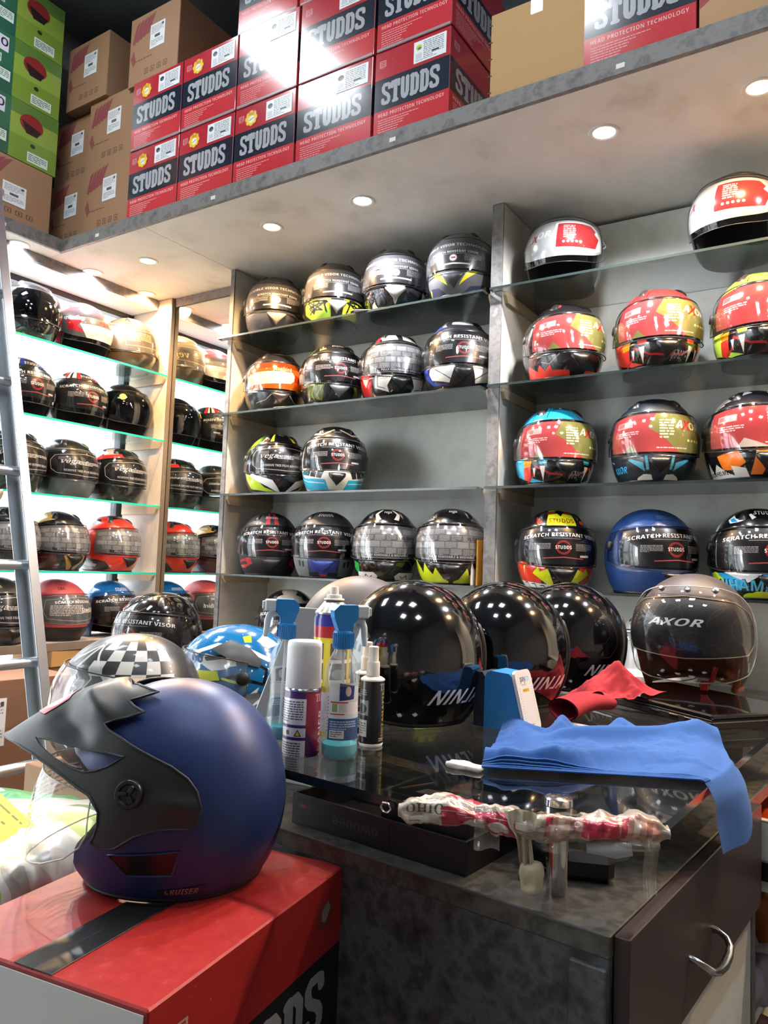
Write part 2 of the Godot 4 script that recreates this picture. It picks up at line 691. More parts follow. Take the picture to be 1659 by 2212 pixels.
# ---------------------------------------------------------------- the room
func room() -> void:
	var b: Build
	var s := struct("floor")
	b = bd()
	b.box(Vector3(1.8, -0.15, 1.9), Vector3(5.6, 0.1, 5.4), 0.0)
	put(b, "slab", M.floor, s)
	s = struct("ceiling")
	b = bd()
	b.box(Vector3(1.8, 3.70, 1.9), Vector3(5.6, 0.1, 5.4), 0.0)
	put(b, "slab", M.wall_upper, s)
	s = struct("wall_back")
	b = bd()
	b.box(Vector3(1.75, 1.8, -0.40), Vector3(5.3, 3.8, 0.12), 0.0)
	put(b, "plaster", M.wall_upper, s)
	s = struct("wall_right")
	b = bd()
	b.box(Vector3(4.45, 1.8, 1.9), Vector3(0.1, 3.8, 5.0), 0.0)
	put(b, "plaster", M.wall, s)
	s = struct("wall_front")
	b = bd()
	b.box(Vector3(1.75, 1.8, 4.25), Vector3(5.3, 3.8, 0.1), 0.0)
	put(b, "plaster", M.wall, s)
	# the street side: a shop window behind the shelves, then an open doorway
	s = struct("wall_left")
	b = bd()
	b.box(Vector3(-0.87, 0.19, 0.62), Vector3(0.1, 0.58, 1.96), 0.0)
	b.box(Vector3(-0.87, 3.06, 0.62), Vector3(0.1, 1.26, 1.96), 0.0)
	b.box(Vector3(-0.87, 1.65, -0.235), Vector3(0.1, 3.5, 0.21), 0.0)
	b.box(Vector3(-0.87, 3.06, 2.75), Vector3(0.1, 1.26, 2.30), 0.0)
	b.box(Vector3(-0.87, 1.65, 4.05), Vector3(0.1, 4.0, 0.3), 0.0)
	put(b, "plaster", M.wall, s)
	s = struct("window_1")
	b = bd()
	b.box(Vector3(-0.835, 1.455, -0.115), Vector3(0.05, 1.95, 0.03), 0.003)
	put(b, "window_frame", M.frame_dark, s)
	b = bd()
	b.box(Vector3(-0.835, 1.455, 1.58), Vector3(0.05, 1.95, 0.04), 0.003)
	put(b, "window_frame", M.frame_dark, s)
	b = bd()
	b.box(Vector3(-0.835, 0.495, 0.73), Vector3(0.05, 0.03, 1.66), 0.003)
	put(b, "window_frame", M.frame_dark, s)
	b = bd()
	b.box(Vector3(-0.835, 2.415, 0.73), Vector3(0.05, 0.03, 1.66), 0.003)
	put(b, "window_frame", M.frame_dark, s)
	b = bd()
	b.box(Vector3(-0.835, 1.455, 0.73), Vector3(0.006, 1.89, 1.66), 0.0)
	put(b, "pane", M.pane, s)
	# loft over the shelves, L-shaped
	var l := thing("loft_shelf", "L-shaped loft shelf with pale underside and grey edge board full of boxes", "loft shelf")
	for q in [[-0.80, -0.0008, -0.335, 0.471], [0.0008, 2.44, -0.335, 0.471], [2.4416, 4.38, -0.335, 0.471], [-0.80, -0.5255, 0.4718, 1.55], [-0.80, -0.5255, 1.5512, 3.88]]:
		b = bd()
		b.box(Vector3((q[0] + q[1]) / 2, SOFFIT + 0.009, (q[2] + q[3]) / 2), Vector3(q[1] - q[0], 0.018, q[3] - q[2]), 0.0006)
		put(b, "soffit_panel", M.soffit, l)
	b = bd()
	b.box(Vector3(1.93, SOFFIT + 0.027, 0.4785), Vector3(4.90, 0.054, 0.015), 0.0012)
	put(b, "edge_board", M.laminate, l)
	b = bd()
	b.box(Vector3(-0.518, SOFFIT + 0.027, 2.18), Vector3(0.015, 0.054, 3.40), 0.0012)
	put(b, "edge_board", M.laminate, l)
	b = bd()
	b.box(Vector3(1.79, SOFFIT + 0.034, 0.066), Vector3(5.18, 0.030, 0.80), 0.0006)
	b.box(Vector3(-0.665, SOFFIT + 0.034, 2.17), Vector3(0.27, 0.030, 3.40), 0.0006)
	put(b, "deck", M.board_white, l)
	for x in [-0.272, 0.383, 1.144, 1.831]:
		b = bd()
		b.box(Vector3(x, SOFFIT + 0.022, 0.4862), Vector3(0.022, 0.013, 0.0006), 0.0002)
		put(b, "price_sticker", M.paper, l)
	b = bd()
	b.box(Vector3(-0.5102, SOFFIT + 0.020, 0.742), Vector3(0.0006, 0.013, 0.026), 0.0002)
	put(b, "price_sticker", M.paper, l)


func lamp(x: float, z: float, col: Color, power: float, label: String, seen := true) -> void:
	var t := thing("downlight", label, "downlight", Vector3(x, SOFFIT, z))
	var b := bd()
	b.lathe([Vector2(0.030, 0.004), Vector2(0.031, -0.001), Vector2(0.036, -0.004), Vector2(0.043, -0.0035), Vector2(0.0455, 0.0)], 36, Transform3D(Basis(Vector3.RIGHT, 0), Vector3.ZERO))
	put(b, "trim_ring", M.ring, t)
	b = bd()
	b.lathe([Vector2(0.031, -0.0008), Vector2(0.0, -0.0012)], 32, Transform3D(Basis.IDENTITY, Vector3.ZERO))
	put(b, "lamp_lens", mat(col, 0.5, 0, {"glow": col, "power": 14.0}), t)
	var li := SpotLight3D.new()
	li.name = "spot"
	t.add_child(li)
	li.position = Vector3(0, -0.012, 0)
	li.rotation.x = -PI / 2
	li.spot_angle = 80
	li.spot_angle_attenuation = 0.6
	li.spot_range = 8
	li.light_color = col
	li.light_energy = power
	li.light_size = 0.03
	li.shadow_enabled = true


func panel_light(x: float, z: float, sx_: float, sz: float, power: float, label: String) -> void:
	var t := thing("ceiling_panel_light", label, "ceiling light", Vector3(x, 3.65, z))
	var b := bd()
	b.box(Vector3(0, -0.008, 0), Vector3(sx_ + 0.03, 0.016, sz + 0.03), 0.003)
	put(b, "lamp_frame", M.ring, t)
	b = bd()
	b.box(Vector3(0, -0.0165, 0), Vector3(sx_, 0.003, sz), 0.0005)
	put(b, "lamp_panel", mat(Color(1, 1, 1), 0.5, 0, {"glow": Color(0.95, 0.98, 1.0), "power": 9.0}), t)
	var li := AreaLight3D.new()
	li.name = "area"
	t.add_child(li)
	li.position = Vector3(0, -0.025, 0)
	li.rotation.x = -PI / 2
	li.area_size = Vector2(sx_, sz)
	li.area_range = 8
	li.light_color = Color(0.95, 0.98, 1.0)
	li.light_energy = power
	li.shadow_enabled = true


func bracket(parent: Node3D, x: float, y: float, z0: float, z1: float) -> void:
	var b := bd()
	# a wooden strip with its front corner cut away, lying along z
	b.prism([z0, y - 0.004, z1, y - 0.004, z1, y - 0.018, z1 - 0.016, y - 0.040, z0, y - 0.040], 0.012, Transform3D(Basis(Vector3(0, 0, 1), Vector3(0, 1, 0), Vector3(-1, 0, 0)), Vector3(x, 0, 0)))
	put(b, "bracket", M.board_cream, parent)


func cabinets() -> void:
	var b: Build
	var c := thing("display_cabinet", "white-backed wall display cabinet with grey edged uprights under the loft", "cabinet")
	for q in [[0.0235, 1.25], [1.293, 2.55], [2.593, 3.85]]:
		b = bd()
		b.box(Vector3((q[0] + q[1]) / 2, 1.18, -0.315), Vector3(q[1] - q[0], 2.56, 0.018), 0.0)
		put(b, "back_panel", M.back_panel, c)
	for q in [[0.0, 0.0235], [1.25, 1.293], [2.55, 2.593], [3.85, 3.893]]:
		b = bd()
		b.box(Vector3((q[0] + q[1]) / 2, 1.186, -0.165), Vector3(q[1] - q[0], 2.57, 0.316), 0.0008)
		var u := put(b, "upright", M.side_panel, c)
		b = bd()
		b.box(Vector3((q[0] + q[1]) / 2, 1.186, -0.0045), Vector3(q[1] - q[0], 2.572, 0.007), 0.0008)
		put(b, "edge_strip", M.laminate, u)
	for q in [[0.0235, 1.25], [1.293, 2.55], [2.593, 3.85]]:
		b = bd()
		b.box(Vector3((q[0] + q[1]) / 2, A5 - 0.014, -0.145), Vector3(q[1] - q[0] - 0.002, 0.025, 0.32), 0.001)
		put(b, "bottom_board", M.side_panel, c)
		b = bd()
		b.box(Vector3((q[0] + q[1]) / 2, 0.36, -0.012), Vector3(q[1] - q[0] - 0.004, 0.87, 0.02), 0.001)
		put(b, "base_door", M.laminate, c)
	for y in [A1, A2, A3, A4]:
		for x in [0.030, 1.244, 1.2995, 2.544]:
			bracket(c, x, y, -0.302, -0.012)
	var words := ["top", "second", "third", "fourth"]
	var k := 0
	for y in [A1, A2, A3, A4]:
		for bay in 2:
			var x0: float = [-0.030, 1.262][bay]
			var x1: float = [1.236, 2.535][bay]
			var xn: float = [0.0265, 1.2955][bay]
			var t := thing("glass_shelf", "%s glass shelf of the back wall, %s" % [words[k], ["between narrow and wide upright", "beyond the wide upright"][bay]], "glass shelf", Vector3.ZERO, 0, "glass shelves on the back wall")
			b = bd()
			b.prism([x0, -0.002, x0, -0.031, x1, -0.031, x1, 0.300, xn, 0.300, xn, -0.002], 0.008, Transform3D(Basis(Vector3.RIGHT, -PI / 2), Vector3(0, y - 0.004, 0)))
			put(b, "pane", M.glass_shelf, t)
			b = bd()
			for e in [[x0, 0.031, x1, 0.031], [x1, 0.031, x1, -0.30], [x0, 0.002, x0, 0.031]]:
				var p := Vector3(e[0], y - 0.004, e[1])
				var q := Vector3(e[2], y - 0.004, e[3])
				var o := Vector3.UP.cross(q - p).normalized() * -0.0005
				b.quad(p + o + Vector3(0, -0.004, 0), q + o + Vector3(0, -0.004, 0), q + o + Vector3(0, 0.004, 0), p + o + Vector3(0, 0.004, 0))
			put(b, "polished_edge", M.glass_edge, t)
		k += 1
	# window wall: shelves of glass between panels
	var w := thing("window_cabinet", "pale shelf frame with dark edging in front of the shop window", "cabinet")
	for q in [[-0.150, -0.128, -0.52], [0.660, 0.684, -0.60], [1.48, 1.504, -0.60]]:
		b = bd()
		b.box(Vector3((-0.80 + q[2]) / 2, 1.186, (q[0] + q[1]) / 2), Vector3(q[2] + 0.80, 2.57, q[1] - q[0]), 0.0008)
		var u := put(b, "upright", M.side_panel, w)
		b = bd()
		b.box(Vector3(q[2] - 0.0015, 1.186, (q[0] + q[1]) / 2), Vector3(0.006, 2.572, q[1] - q[0] + 0.0006), 0.0008)
		put(b, "edge_strip", M.edge_brown, u)
	b = bd()
	b.box(Vector3(-0.622, SOFFIT - 0.023, 0.69), Vector3(0.016, 0.044, 1.63), 0.0008)
	put(b, "top_rail", M.laminate, w)
	b = bd()
	b.box(Vector3(-0.71, SOFFIT - 0.048, 0.69), Vector3(0.19, 0.004, 1.62), 0.0)
	put(b, "top_board", M.back_panel, w)
	b = bd()
	b.box(Vector3(-0.655, B5 - 0.010, 0.69), Vector3(0.29, 0.02, 1.62), 0.001)
	put(b, "counter_board", M.wood_grey, w)
	b = bd()
	b.box(Vector3(-0.5085, B5 - 0.014, 0.69), Vector3(0.008, 0.034, 1.62), 0.001)
	put(b, "dark_edge", M.edge_brown, w)
	b = bd()
	b.box(Vector3(-0.655, 0.42, 0.69), Vector3(0.28, 0.018, 1.62), 0.001)
	put(b, "lower_board", M.wood_grey, w)
	k = 0
	for y in [B1, B2, B3, B4]:
		for q in [[-0.118, 0.0], [0.64, 0.0]]:
			b = bd()
			b.prism([-0.79, y - 0.004, -0.535, y - 0.004, -0.535, y - 0.016, -0.55, y - 0.040, -0.79, y - 0.040], 0.012, Transform3D(Basis.IDENTITY, Vector3(0, 0, q[0] - 0.003 if q[0] < 0 else 0.652)))
			put(b, "bracket", M.board_cream, w)
		for bay in 2:
			var z0: float = [-0.127, 0.686][bay]
			var z1: float = [0.658, 1.478][bay]
			var t := thing("glass_shelf", "%s turquoise-edged glass shelf before the window, %s" % [words[k], ["nearer the mirror", "behind the ladder"][bay]], "glass shelf", Vector3.ZERO, 0, "turquoise-edged glass shelves at the window")
			b = bd()
			b.box(Vector3(-0.66, y - 0.004, (z0 + z1) / 2), Vector3(0.275, 0.008, z1 - z0), 0.0)
			put(b, "pane", M.glass_clear, t)
			b = bd()
			b.box(Vector3(-0.5215, y - 0.004, (z0 + z1) / 2), Vector3(0.0018, 0.0086, z1 - z0), 0.0)
			put(b, "polished_edge", M.glass_edge_teal, t)
		k += 1
	# the mirror that closes the corner
	var m := thing("mirror", "tall mirror closing the corner between window shelves and back wall", "mirror")
	b = bd()
	b.box(Vector3(-0.26, 1.62, -0.155), Vector3(0.519, 1.62, 0.006), 0.0)
	put(b, "silvered_glass", M.mirror, m)
	b = bd()
	b.box(Vector3(-0.259, SOFFIT - 0.022, -0.149), Vector3(0.515, 0.042, 0.008), 0.0008)
	put(b, "top_strip", M.laminate, m)
	b = bd()
	b.box(Vector3(-0.26, 0.36, -0.156), Vector3(0.519, 0.90, 0.012), 0.0008)
	put(b, "lower_panel", M.laminate, m)


# ---------------------------------------------------------------- cartons
func studds(ink: Ink, x: float, y: float, w: float, h: float, c: Color) -> void:
	var forms := {
		"S": [[3.4, [8.6, 4.0, 8.3, 2.2, 6.6, 1.7, 3.2, 1.7, 1.8, 2.8, 1.9, 4.8, 3.0, 6.0, 7.0, 8.0, 8.2, 9.5, 8.1, 11.4, 6.9, 12.3, 3.3, 12.3, 1.8, 11.8, 1.5, 10.2]]],
		"T": [[3.3, [1.4, 1.7, 8.6, 1.7]], [2.8, [1.4, 1.7, 1.4, 4.2]], [2.8, [8.6, 1.7, 8.6, 4.2]], [4.2, [5, 1.7, 5, 12.2]], [3.0, [3.0, 12.5, 7.0, 12.5]]],
		"U": [[4.0, [2.5, 1.7, 2.5, 9.6, 3.3, 11.5, 5, 12.2, 6.7, 11.5, 7.5, 9.6, 7.5, 1.7]]],
		"D": [[4.0, [2.6, 1.7, 2.6, 12.3]], [3.5, [1.7, 1.8, 6, 1.8, 7.8, 3.6, 7.8, 10.4, 6, 12.2, 1.7, 12.2]]]}
	var k := 0
	for ch in "STUDDS":
		for st in forms[ch]:
			var q := []
			for i in range(0, st[1].size(), 2):
				q.append(x + (k * 10.2 + st[1][i]) * w / 61.2)
				q.append(y + st[1][i + 1] * h / 14.0)
			ink.line(q, st[0] * w / 61.2, c)
		k += 1


func isi(ink: Ink, x: float, y: float, s: float, c: Color) -> void:
	ink.line([x - s, y - s * 0.8, x + s, y - s * 0.8, x + s, y + s * 0.8, x - s, y + s * 0.8, x - s, y - s * 0.8], s * 0.22, c)
	ink.text("ISI", x, y + s * 0.45, s * 0.95, c, {"mid": true})


func carton_print() -> void:
	var red := Color("#a82834")
	var red2 := Color("#b83038")
	var blk := Color("#1b2130")
	var sil := Color("#9ea0a6")
	for kind in ["front", "side", "hero", "heroend"]:
		var big: bool = kind.begins_with("hero")
		var n := 1024 if big else 640
		var ink := Ink.new(self, n, n, Color("#8f1a18") if big else red)
		var k := n / 640.0
		ink.rect(0, 205 * k, n, 235 * k, Color("#101013") if big else blk)
		if not big:
			ink.rect(0, 440 * k, n, 200 * k, red2)
		if kind != "heroend":
			studds(ink, 62 * k, 232 * k, 500 * k, 178 * k, Color("#8d8d8f") if big else sil)
		isi(ink, 66 * k, 92 * k, 26 * k, Color("#c98d8f") if not big else Color("#a08078"))
		ink.small(44 * k, 122 * k, 50 * k, 1, 6, Color("#c98d8f"), 2)
		if big:
			ink.oval(556 * k, 96 * k, 34 * k, 38 * k, Color("#6e2620"))
			ink.poly([540 * k, 80 * k, 566 * k, 62 * k, 580 * k, 84 * k, 556 * k, 118 * k, 540 * k, 108 * k], Color("#7d7672"))
		ink.text("HEAD PROTECTION TECHNOLOGY", 320 * k, 486 * k, 26 * k, Color("#d7a6a8"), {"mid": true, "sx": 0.92, "gap": 1.5 * k})
		for i in 7:
			ink.small(40 * k, (508 + i * 17) * k, (540 if i < 2 else 330 - i * 8) * k, 1, 12 * k, Color("#d39a9c"), 30 + i, 0.5)
		# rubbed spots
		var r := RandomNumberGenerator.new()
		r.seed = 77
		for i in 90:
			ink.rect(r.randf() * n, r.randf() * n, r.randf_range(1, 7), r.randf_range(1, 2), Color("#b9a0a0"))
		M["box_" + kind] = mat(Color.WHITE, 0.2 if not big else 0.45, 0, {"tex": ink.tex(), "coat": 0.7 if not big else 0.15, "coat_rough": 0.12})
	for kind in ["label", "label_wide"]:
		var q := Ink.new(self, 320, 192, Color("#d6d8dc"))
		q.small(96, 16, 200, 9, 17, Color("#7d8088"), 5)
		q.oval(50, 56, 30, 26, Color("#2a2c30") if kind == "label" else Color("#a8c42a"))
		q.oval(56, 66, 20, 12, Color("#55606a"))
		q.rect(20, 110, 60, 50, Color("#b9bbc0"))
		q.rect(180, 120, 70, 16, Color("#2d3036"))
		q.small(20, 168, 280, 1, 14, Color("#8d9098"), 6)
		M["box_" + kind] = mat(Color.WHITE, 0.35, 0, {"tex": q.tex()})
	var st := Ink.new(self, 192, 192, Color(0.66, 0.16, 0.2))
	for i in 8:
		var a := i * TAU / 8
		st.oval(96 + cos(a) * 62, 96 + sin(a) * 62, 26, 26, Color("#d8b22a"))
	st.oval(96, 96, 74, 74, Color("#dcb82c"))
	st.oval(100, 108, 42, 40, Color("#d9d6cc"))
	st.text("FREE", 96, 66, 34, Color("#8d4a1c"), {"mid": true, "sx": 0.8})
	st.line([70, 120, 130, 96], 8, Color("#4a4a44"))
	M.box_free = mat(Color.WHITE, 0.3, 0, {"tex": st.tex()})
	# brown cartons
	for kind in ["brown", "brown_maker"]:
		var q := Ink.new(self, 512, 512, Color("#8f6c50") if kind == "brown" else Color("#a98560"))
		for i in 5:
			q.poly([20 + i * 34, 190 - i * 8, 60 + i * 40, 60 - i * 6, 96 + i * 42, 40 - i * 6, 50 + i * 36, 200 - i * 10], Color("#7d3a3c"))
		q.poly([10, 300, 40, 240, 70, 330, 44, 370], Color("#7d3f3c"))
		q.small(60, 330, 240, 1, 16, Color("#5e4634"), 4)
		for i in 4:
			q.line([170 + i * 66, 420, 206 + i * 66, 420, 206 + i * 66, 456, 170 + i * 66, 456, 170 + i * 66, 420], 5, Color("#4a382a"))
			q.rect(184 + i * 66, 430, 10, 18, Color("#4a382a"))
		if kind == "brown_maker":
			q.rect(0, 0, 512, 512, Color("#a98560"))
			q.poly([0, 190, 80, 150, 60, 240, 100, 330, 0, 400], Color("#8d3d3c"))
			q.text("Vega", 200, 300, 34, Color("#3a3028"))
			q.text("Auto Accessories Pvt. Ltd.", 290, 300, 17, Color("#4a3d30"))
			q.text("Mfd. by:", 190, 240, 22, Color("#4a3d30"))
			q.small(200, 330, 250, 4, 26, Color("#5e4d3a"), 8)
		M["box_" + kind] = mat(Color.WHITE, 0.75, 0, {"tex": q.tex()})
	# green cartons
	var g := Ink.new(self, 640, 512, Color("#4f7030"))
	g.rect(0, 0, 250, 512, Color("#2a5a44"))
	g.rect(250, 300, 390, 212, Color("#6a8430"))
	g.rect(250, 120, 390, 180, Color("#7c943a"))
	g.rect(0, 300, 250, 212, Color("#255040"))
	g.rect(14, 40, 190, 130, Color("#bcb8c6"))
	g.text("HBO", 110, 130, 70, Color("#231f30"), {"mid": true, "sx": 0.9})
	isi(g, 110, 240, 40, Color("#b4c6b8"))
	g.rect(20, 320, 210, 92, Color("#c2ccc6"))
	g.small(30, 332, 190, 5, 15, Color("#5e7468"), 3)
	g.oval(420, 160, 96, 84, Color("#7d2426"))
	g.poly([340, 150, 500, 190, 470, 250, 380, 250], Color("#26181a"))
	g.oval(440, 340, 20, 18, Color("#1f2c16"))
	g.rect(400, 400, 170, 86, Color("#c2ccc6"))
	g.small(410, 414, 150, 4, 16, Color("#5e7468"), 6)
	M.box_green = mat(Color.WHITE, 0.3, 0, {"tex": g.tex(), "coat": 0.4})
	var lb := Ink.new(self, 192, 224, Color("#d2d4d6"))
	lb.small(14, 20, 160, 5, 15, Color("#8d9096"), 3)
	lb.rect(60, 106, 70, 26, Color("#4a4c50"))
	lb.small(14, 148, 160, 4, 15, Color("#8d9096"), 4)
	lb.rect(150, 16, 24, 22, Color("#3a3c40"))
	M.ship_label = mat(Color.WHITE, 0.4, 0, {"tex": lb.tex()})


# front prints on +Z and -Z, side prints on +X and -X
func carton(label: String, pos: Vector3, size: Vector3, turn: float, front: Material, side: Material, rest: Material, o := {}) -> Node3D:
	var t := thing("carton", label, "box", pos, turn, o.get("group", ""))
	var e := size / 2
	var y := e.y
	var a := bd()
	var d := 0.0003
	var q := 0.0015
	a.quad(Vector3(-e.x + q, q, e.z + d), Vector3(e.x - q, q, e.z + d), Vector3(e.x - q, size.y - q, e.z + d), Vector3(-e.x + q, size.y - q, e.z + d))
	a.quad(Vector3(e.x - q, q, -e.z - d), Vector3(-e.x + q, q, -e.z - d), Vector3(-e.x + q, size.y - q, -e.z - d), Vector3(e.x - q, size.y - q, -e.z - d))
	var s := bd()
	s.quad(Vector3(e.x + d, q, e.z - q), Vector3(e.x + d, q, -e.z + q), Vector3(e.x + d, size.y - q, -e.z + q), Vector3(e.x + d, size.y - q, e.z - q))
	s.quad(Vector3(-e.x - d, q, -e.z + q), Vector3(-e.x - d, q, e.z - q), Vector3(-e.x - d, size.y - q, e.z - q), Vector3(-e.x - d, size.y - q, -e.z + q))
	var r := bd()
	r.box(Vector3(0, y, 0), size, 0.0025)
	var m := ArrayMesh.new()
	for k in [r, a, s]:
		m.add_surface_from_arrays(Mesh.PRIMITIVE_TRIANGLES, k.arrays())
	var body := put(m, "carton_body", null, t)
	body.set_surface_override_material(0, rest)
	body.set_surface_override_material(1, front)
	body.set_surface_override_material(2, side)
	if o.has("label"):
		var l: Array = o.label     # x, y from centre, width, height, side (0 front, 1 right), material
		var b := bd()
		b.box(Vector3(l[0], y + l[1], e.z + 0.0012), Vector3(l[2], l[3], 0.0012), 0.0003)
		put(b, "paper_label", M[l[4]], t)
	if o.has("label_x"):
		var l: Array = o.label_x
		var b := bd()
		b.box(Vector3(0, 0, 0), Vector3(l[2], l[3], 0.0012), 0.0003, Transform3D(Basis(Vector3.UP, PI / 2), Vector3(e.x + 0.0012, y + l[1], l[0])))
		put(b, "paper_label", M[l[4]], t)
	if o.get("free", false):
		var b := bd()
		b.lathe([Vector2(0, 0.0010), Vector2(0.030, 0.0010), Vector2(0.0304, 0.0)], 28, Transform3D(Basis(Vector3.RIGHT, PI / 2), Vector3(-e.x * 0.44, y + e.y * 0.64, e.z + 0.0005)))
		# flat print across the disc
		for i in b.v.size():
			var p: Vector3 = b.v[i] - Vector3(-e.x * 0.44, y + e.y * 0.64, 0)
			b.uv[i] = Vector2(0.5 + p.x / 0.062, 0.5 - p.y / 0.062)
		put(b, "offer_sticker", M.box_free, t)
	if o.get("flap", true):
		var b := bd()
		b.box(Vector3(0, 0.004, e.z + 0.0010), Vector3(size.x * 0.97, 0.008, 0.0012), 0.0003)
		put(b, "tape_edge", M.tape_grey, t)
	return t


func cartons() -> void:
	var deck := SOFFIT + 0.0495
	var zf := 0.470
	var h := 0.284
	var red := mat(Color("#96222e"), 0.35, 0, {"coat": 0.5})
	var g := "red and black helmet cartons on the loft"
	var cols := [[-0.121, 0.165, "red carton with white print, %s in the column nearest the brown cartons"], [0.168, 0.451, "red carton with white print, %s in the second column from the brown cartons"], [0.455, 0.735, "red carton with white print, %s in the middle column"], [0.742, 1.048, "red carton with white print, %s in the glaring column beside the corner stack"], [1.056, 1.326, "red carton with white print, %s in the stack by the tan carton"]]
	for i in 5:
		var c: Array = cols[i]
		var n := 2 if i < 2 else 3
		for k in n:
			var w: float = c[1] - c[0] - 0.003
			var shift := 0.0 if k == 0 else (0.004 if k == 1 else -0.012)
			var o := {"group": g, "free": i < 2 or (i == 2 and k == 0)}
			o.label = [w * 0.24, h * 0.33, w * 0.42, h * 0.24, "box_label_wide" if i == 4 else "box_label"]
			carton(c[2] % ["lowest", "second from below", "topmost"][k], Vector3((c[0] + c[1]) / 2 + shift, deck + k * h, zf - 0.19 + (0.004 if k == 1 else 0.0)), Vector3(w, h - 0.001, 0.375), 0, M.box_front, M.box_side, red, o)
	var brown := mat(Color("#866449"), 0.8)
	var bo := {"label": [0.02, 0.03, 0.085, 0.10, "ship_label"], "flap": false, "group": "brown helmet cartons on the loft"}
	carton("brown carton resting on top of the first red column, white label up front", Vector3(-0.025, deck + 2 * h + 0.001, zf - 0.20), Vector3(0.29, 0.29, 0.38), 0, M.box_brown, brown, brown, bo)
	carton("lowest brown carton beside the first red column on the loft", Vector3(-0.275, deck, zf - 0.20), Vector3(0.285, 0.300, 0.37), 0, M.box_brown, brown, brown, bo)
	carton("middle brown carton beside the first red column on the loft", Vector3(-0.285, deck + 0.301, zf - 0.21), Vector3(0.29, 0.29, 0.37), 0, M.box_brown, brown, brown, bo)
	carton("brown carton in the loft corner, lowest of its stack", Vector3(-0.555, deck, zf - 0.215), Vector3(0.255, 0.29, 0.37), 0, M.box_brown, brown, brown, bo)
	carton("brown carton in the loft corner, middle of its stack", Vector3(-0.565, deck + 0.291, zf - 0.235), Vector3(0.27, 0.29, 0.37), 0, M.box_brown, brown, brown, bo)
	carton("topmost brown carton overhanging the loft corner stack, its side in shade", Vector3(-0.448, deck + 0.593, zf - 0.20), Vector3(0.275, 0.285, 0.38), 0, M.box_brown, brown, brown, bo)
	# along the window side
	var lx := -0.52
	carton("brown carton with white label under the green cartons on the window side loft", Vector3(lx - 0.135, deck, 0.72), Vector3(0.268, 0.255, 0.36), 0, brown, M.box_brown, brown, {"label_x": [-0.02, -0.02, 0.10, 0.085, "ship_label"], "flap": false})
	var green := mat(Color("#2f6440"), 0.4, 0, {"coat": 0.3})
	for k in 3:
		carton("green carton with red helmet print, %s of its stack on the window side loft" % ["lowest", "middle", "topmost"][k], Vector3(lx - 0.137 - 0.004 * k, deck + 0.256 + k * 0.246, 0.70), Vector3(0.27, 0.245, 0.345), 0, green, M.box_green, green, {"flap": false, "group": "green cartons on the loft"})
	carton("brown carton protruding beside the green stack at the picture edge of the loft", Vector3(lx - 0.115, deck + 0.46, 1.04), Vector3(0.28, 0.22, 0.28), 0, brown, M.box_brown, brown, {"flap": false})
	carton("brown carton below the protruding one at the window side loft", Vector3(lx - 0.135, deck, 1.10), Vector3(0.268, 0.459, 0.36), 0, brown, M.box_brown, brown, {"flap": false})
	# right of the red stacks
	var tan_ := mat(Color("#a98656"), 0.7)
	var tc := carton("plain tan carton with stapled edge between the red stacks", Vector3(1.592, deck, zf - 0.145), Vector3(0.275, 0.262, 0.28), 0, tan_, tan_, tan_, {"flap": false})
	for i in 5:
		var b := bd()
		b.box(Vector3(-0.1375, 0.03 + i * 0.05, 0.1403), Vector3(0.012, 0.004, 0.002), 0.0006)
		put(b, "staple", M.frame_dark, tc)
	var tb := bd()
	tb.box(Vector3(0, 0.240, 0.1407), Vector3(0.035, 0.042, 0.0006), 0.0002)
	put(tb, "clear_tape", M.tape_clear, tc)
	carton("brown carton behind the tan one", Vector3(1.50, deck, 0.02), Vector3(0.30, 0.42, 0.26), 0, M.box_brown, brown, brown, bo)
	carton("second brown carton behind the plain tan carton, near the large red one", Vector3(1.815, deck, 0.0), Vector3(0.31, 0.43, 0.24), 0, M.box_brown, brown, brown, bo)
	carton("single red carton with white print between plain tan and light brown cartons", Vector3(1.868, deck, zf - 0.165), Vector3(0.283, h, 0.32), 0, M.box_front, M.box_side, red, {"group": g})
	var bm := mat(Color("#a5825e"), 0.75)
	carton("light brown carton with the maker's printed address at the loft's right end", Vector3(2.165, deck, zf - 0.18), Vector3(0.30, 0.29, 0.35), 0, M.box_brown_maker, bm, bm, {"flap": false})
	# the box the blue helmet stands on, and what carries it
	var top := mat(Color("#a01a18"), 0.5, 0, {"coat": 0.15})
	var bx := Vector3(1.635, BOX_TOP - 0.300, 1.672)
	var turn := 8.7
	var hb := carton("large red carton carrying the blue open-face helmet, taped in black", bx, Vector3(0.30, 0.299, 0.395), turn, M.box_heroend, M.box_hero, M.carton_red_top, {"flap": false})
	var b2 := bd()
	b2.box(Vector3(0, 0.2997, 0), Vector3(0.052, 0.0012, 0.392), 0.0003)
	put(b2, "black_tape", M.tape_black, hb)
	b2 = bd()
	b2.box(Vector3(0.0, 0.2986, 0), Vector3(0.0016, 0.0036, 0.392), 0.0002)
	put(b2, "flap_gap", M.rubber, hb)
	b2 = bd()
	b2.box(Vector3(0.0, 0.148, 0.1985), Vector3(0.292, 0.292, 0.0010), 0.0003)
	put(b2, "white_end_label", M.end_label, hb)
	carton("brown carton below the large red carton", Vector3(1.635, -0.1, 1.672), Vector3(0.34, BOX_TOP - 0.300 + 0.099, 0.42), turn, brown, brown, brown, {"flap": false})


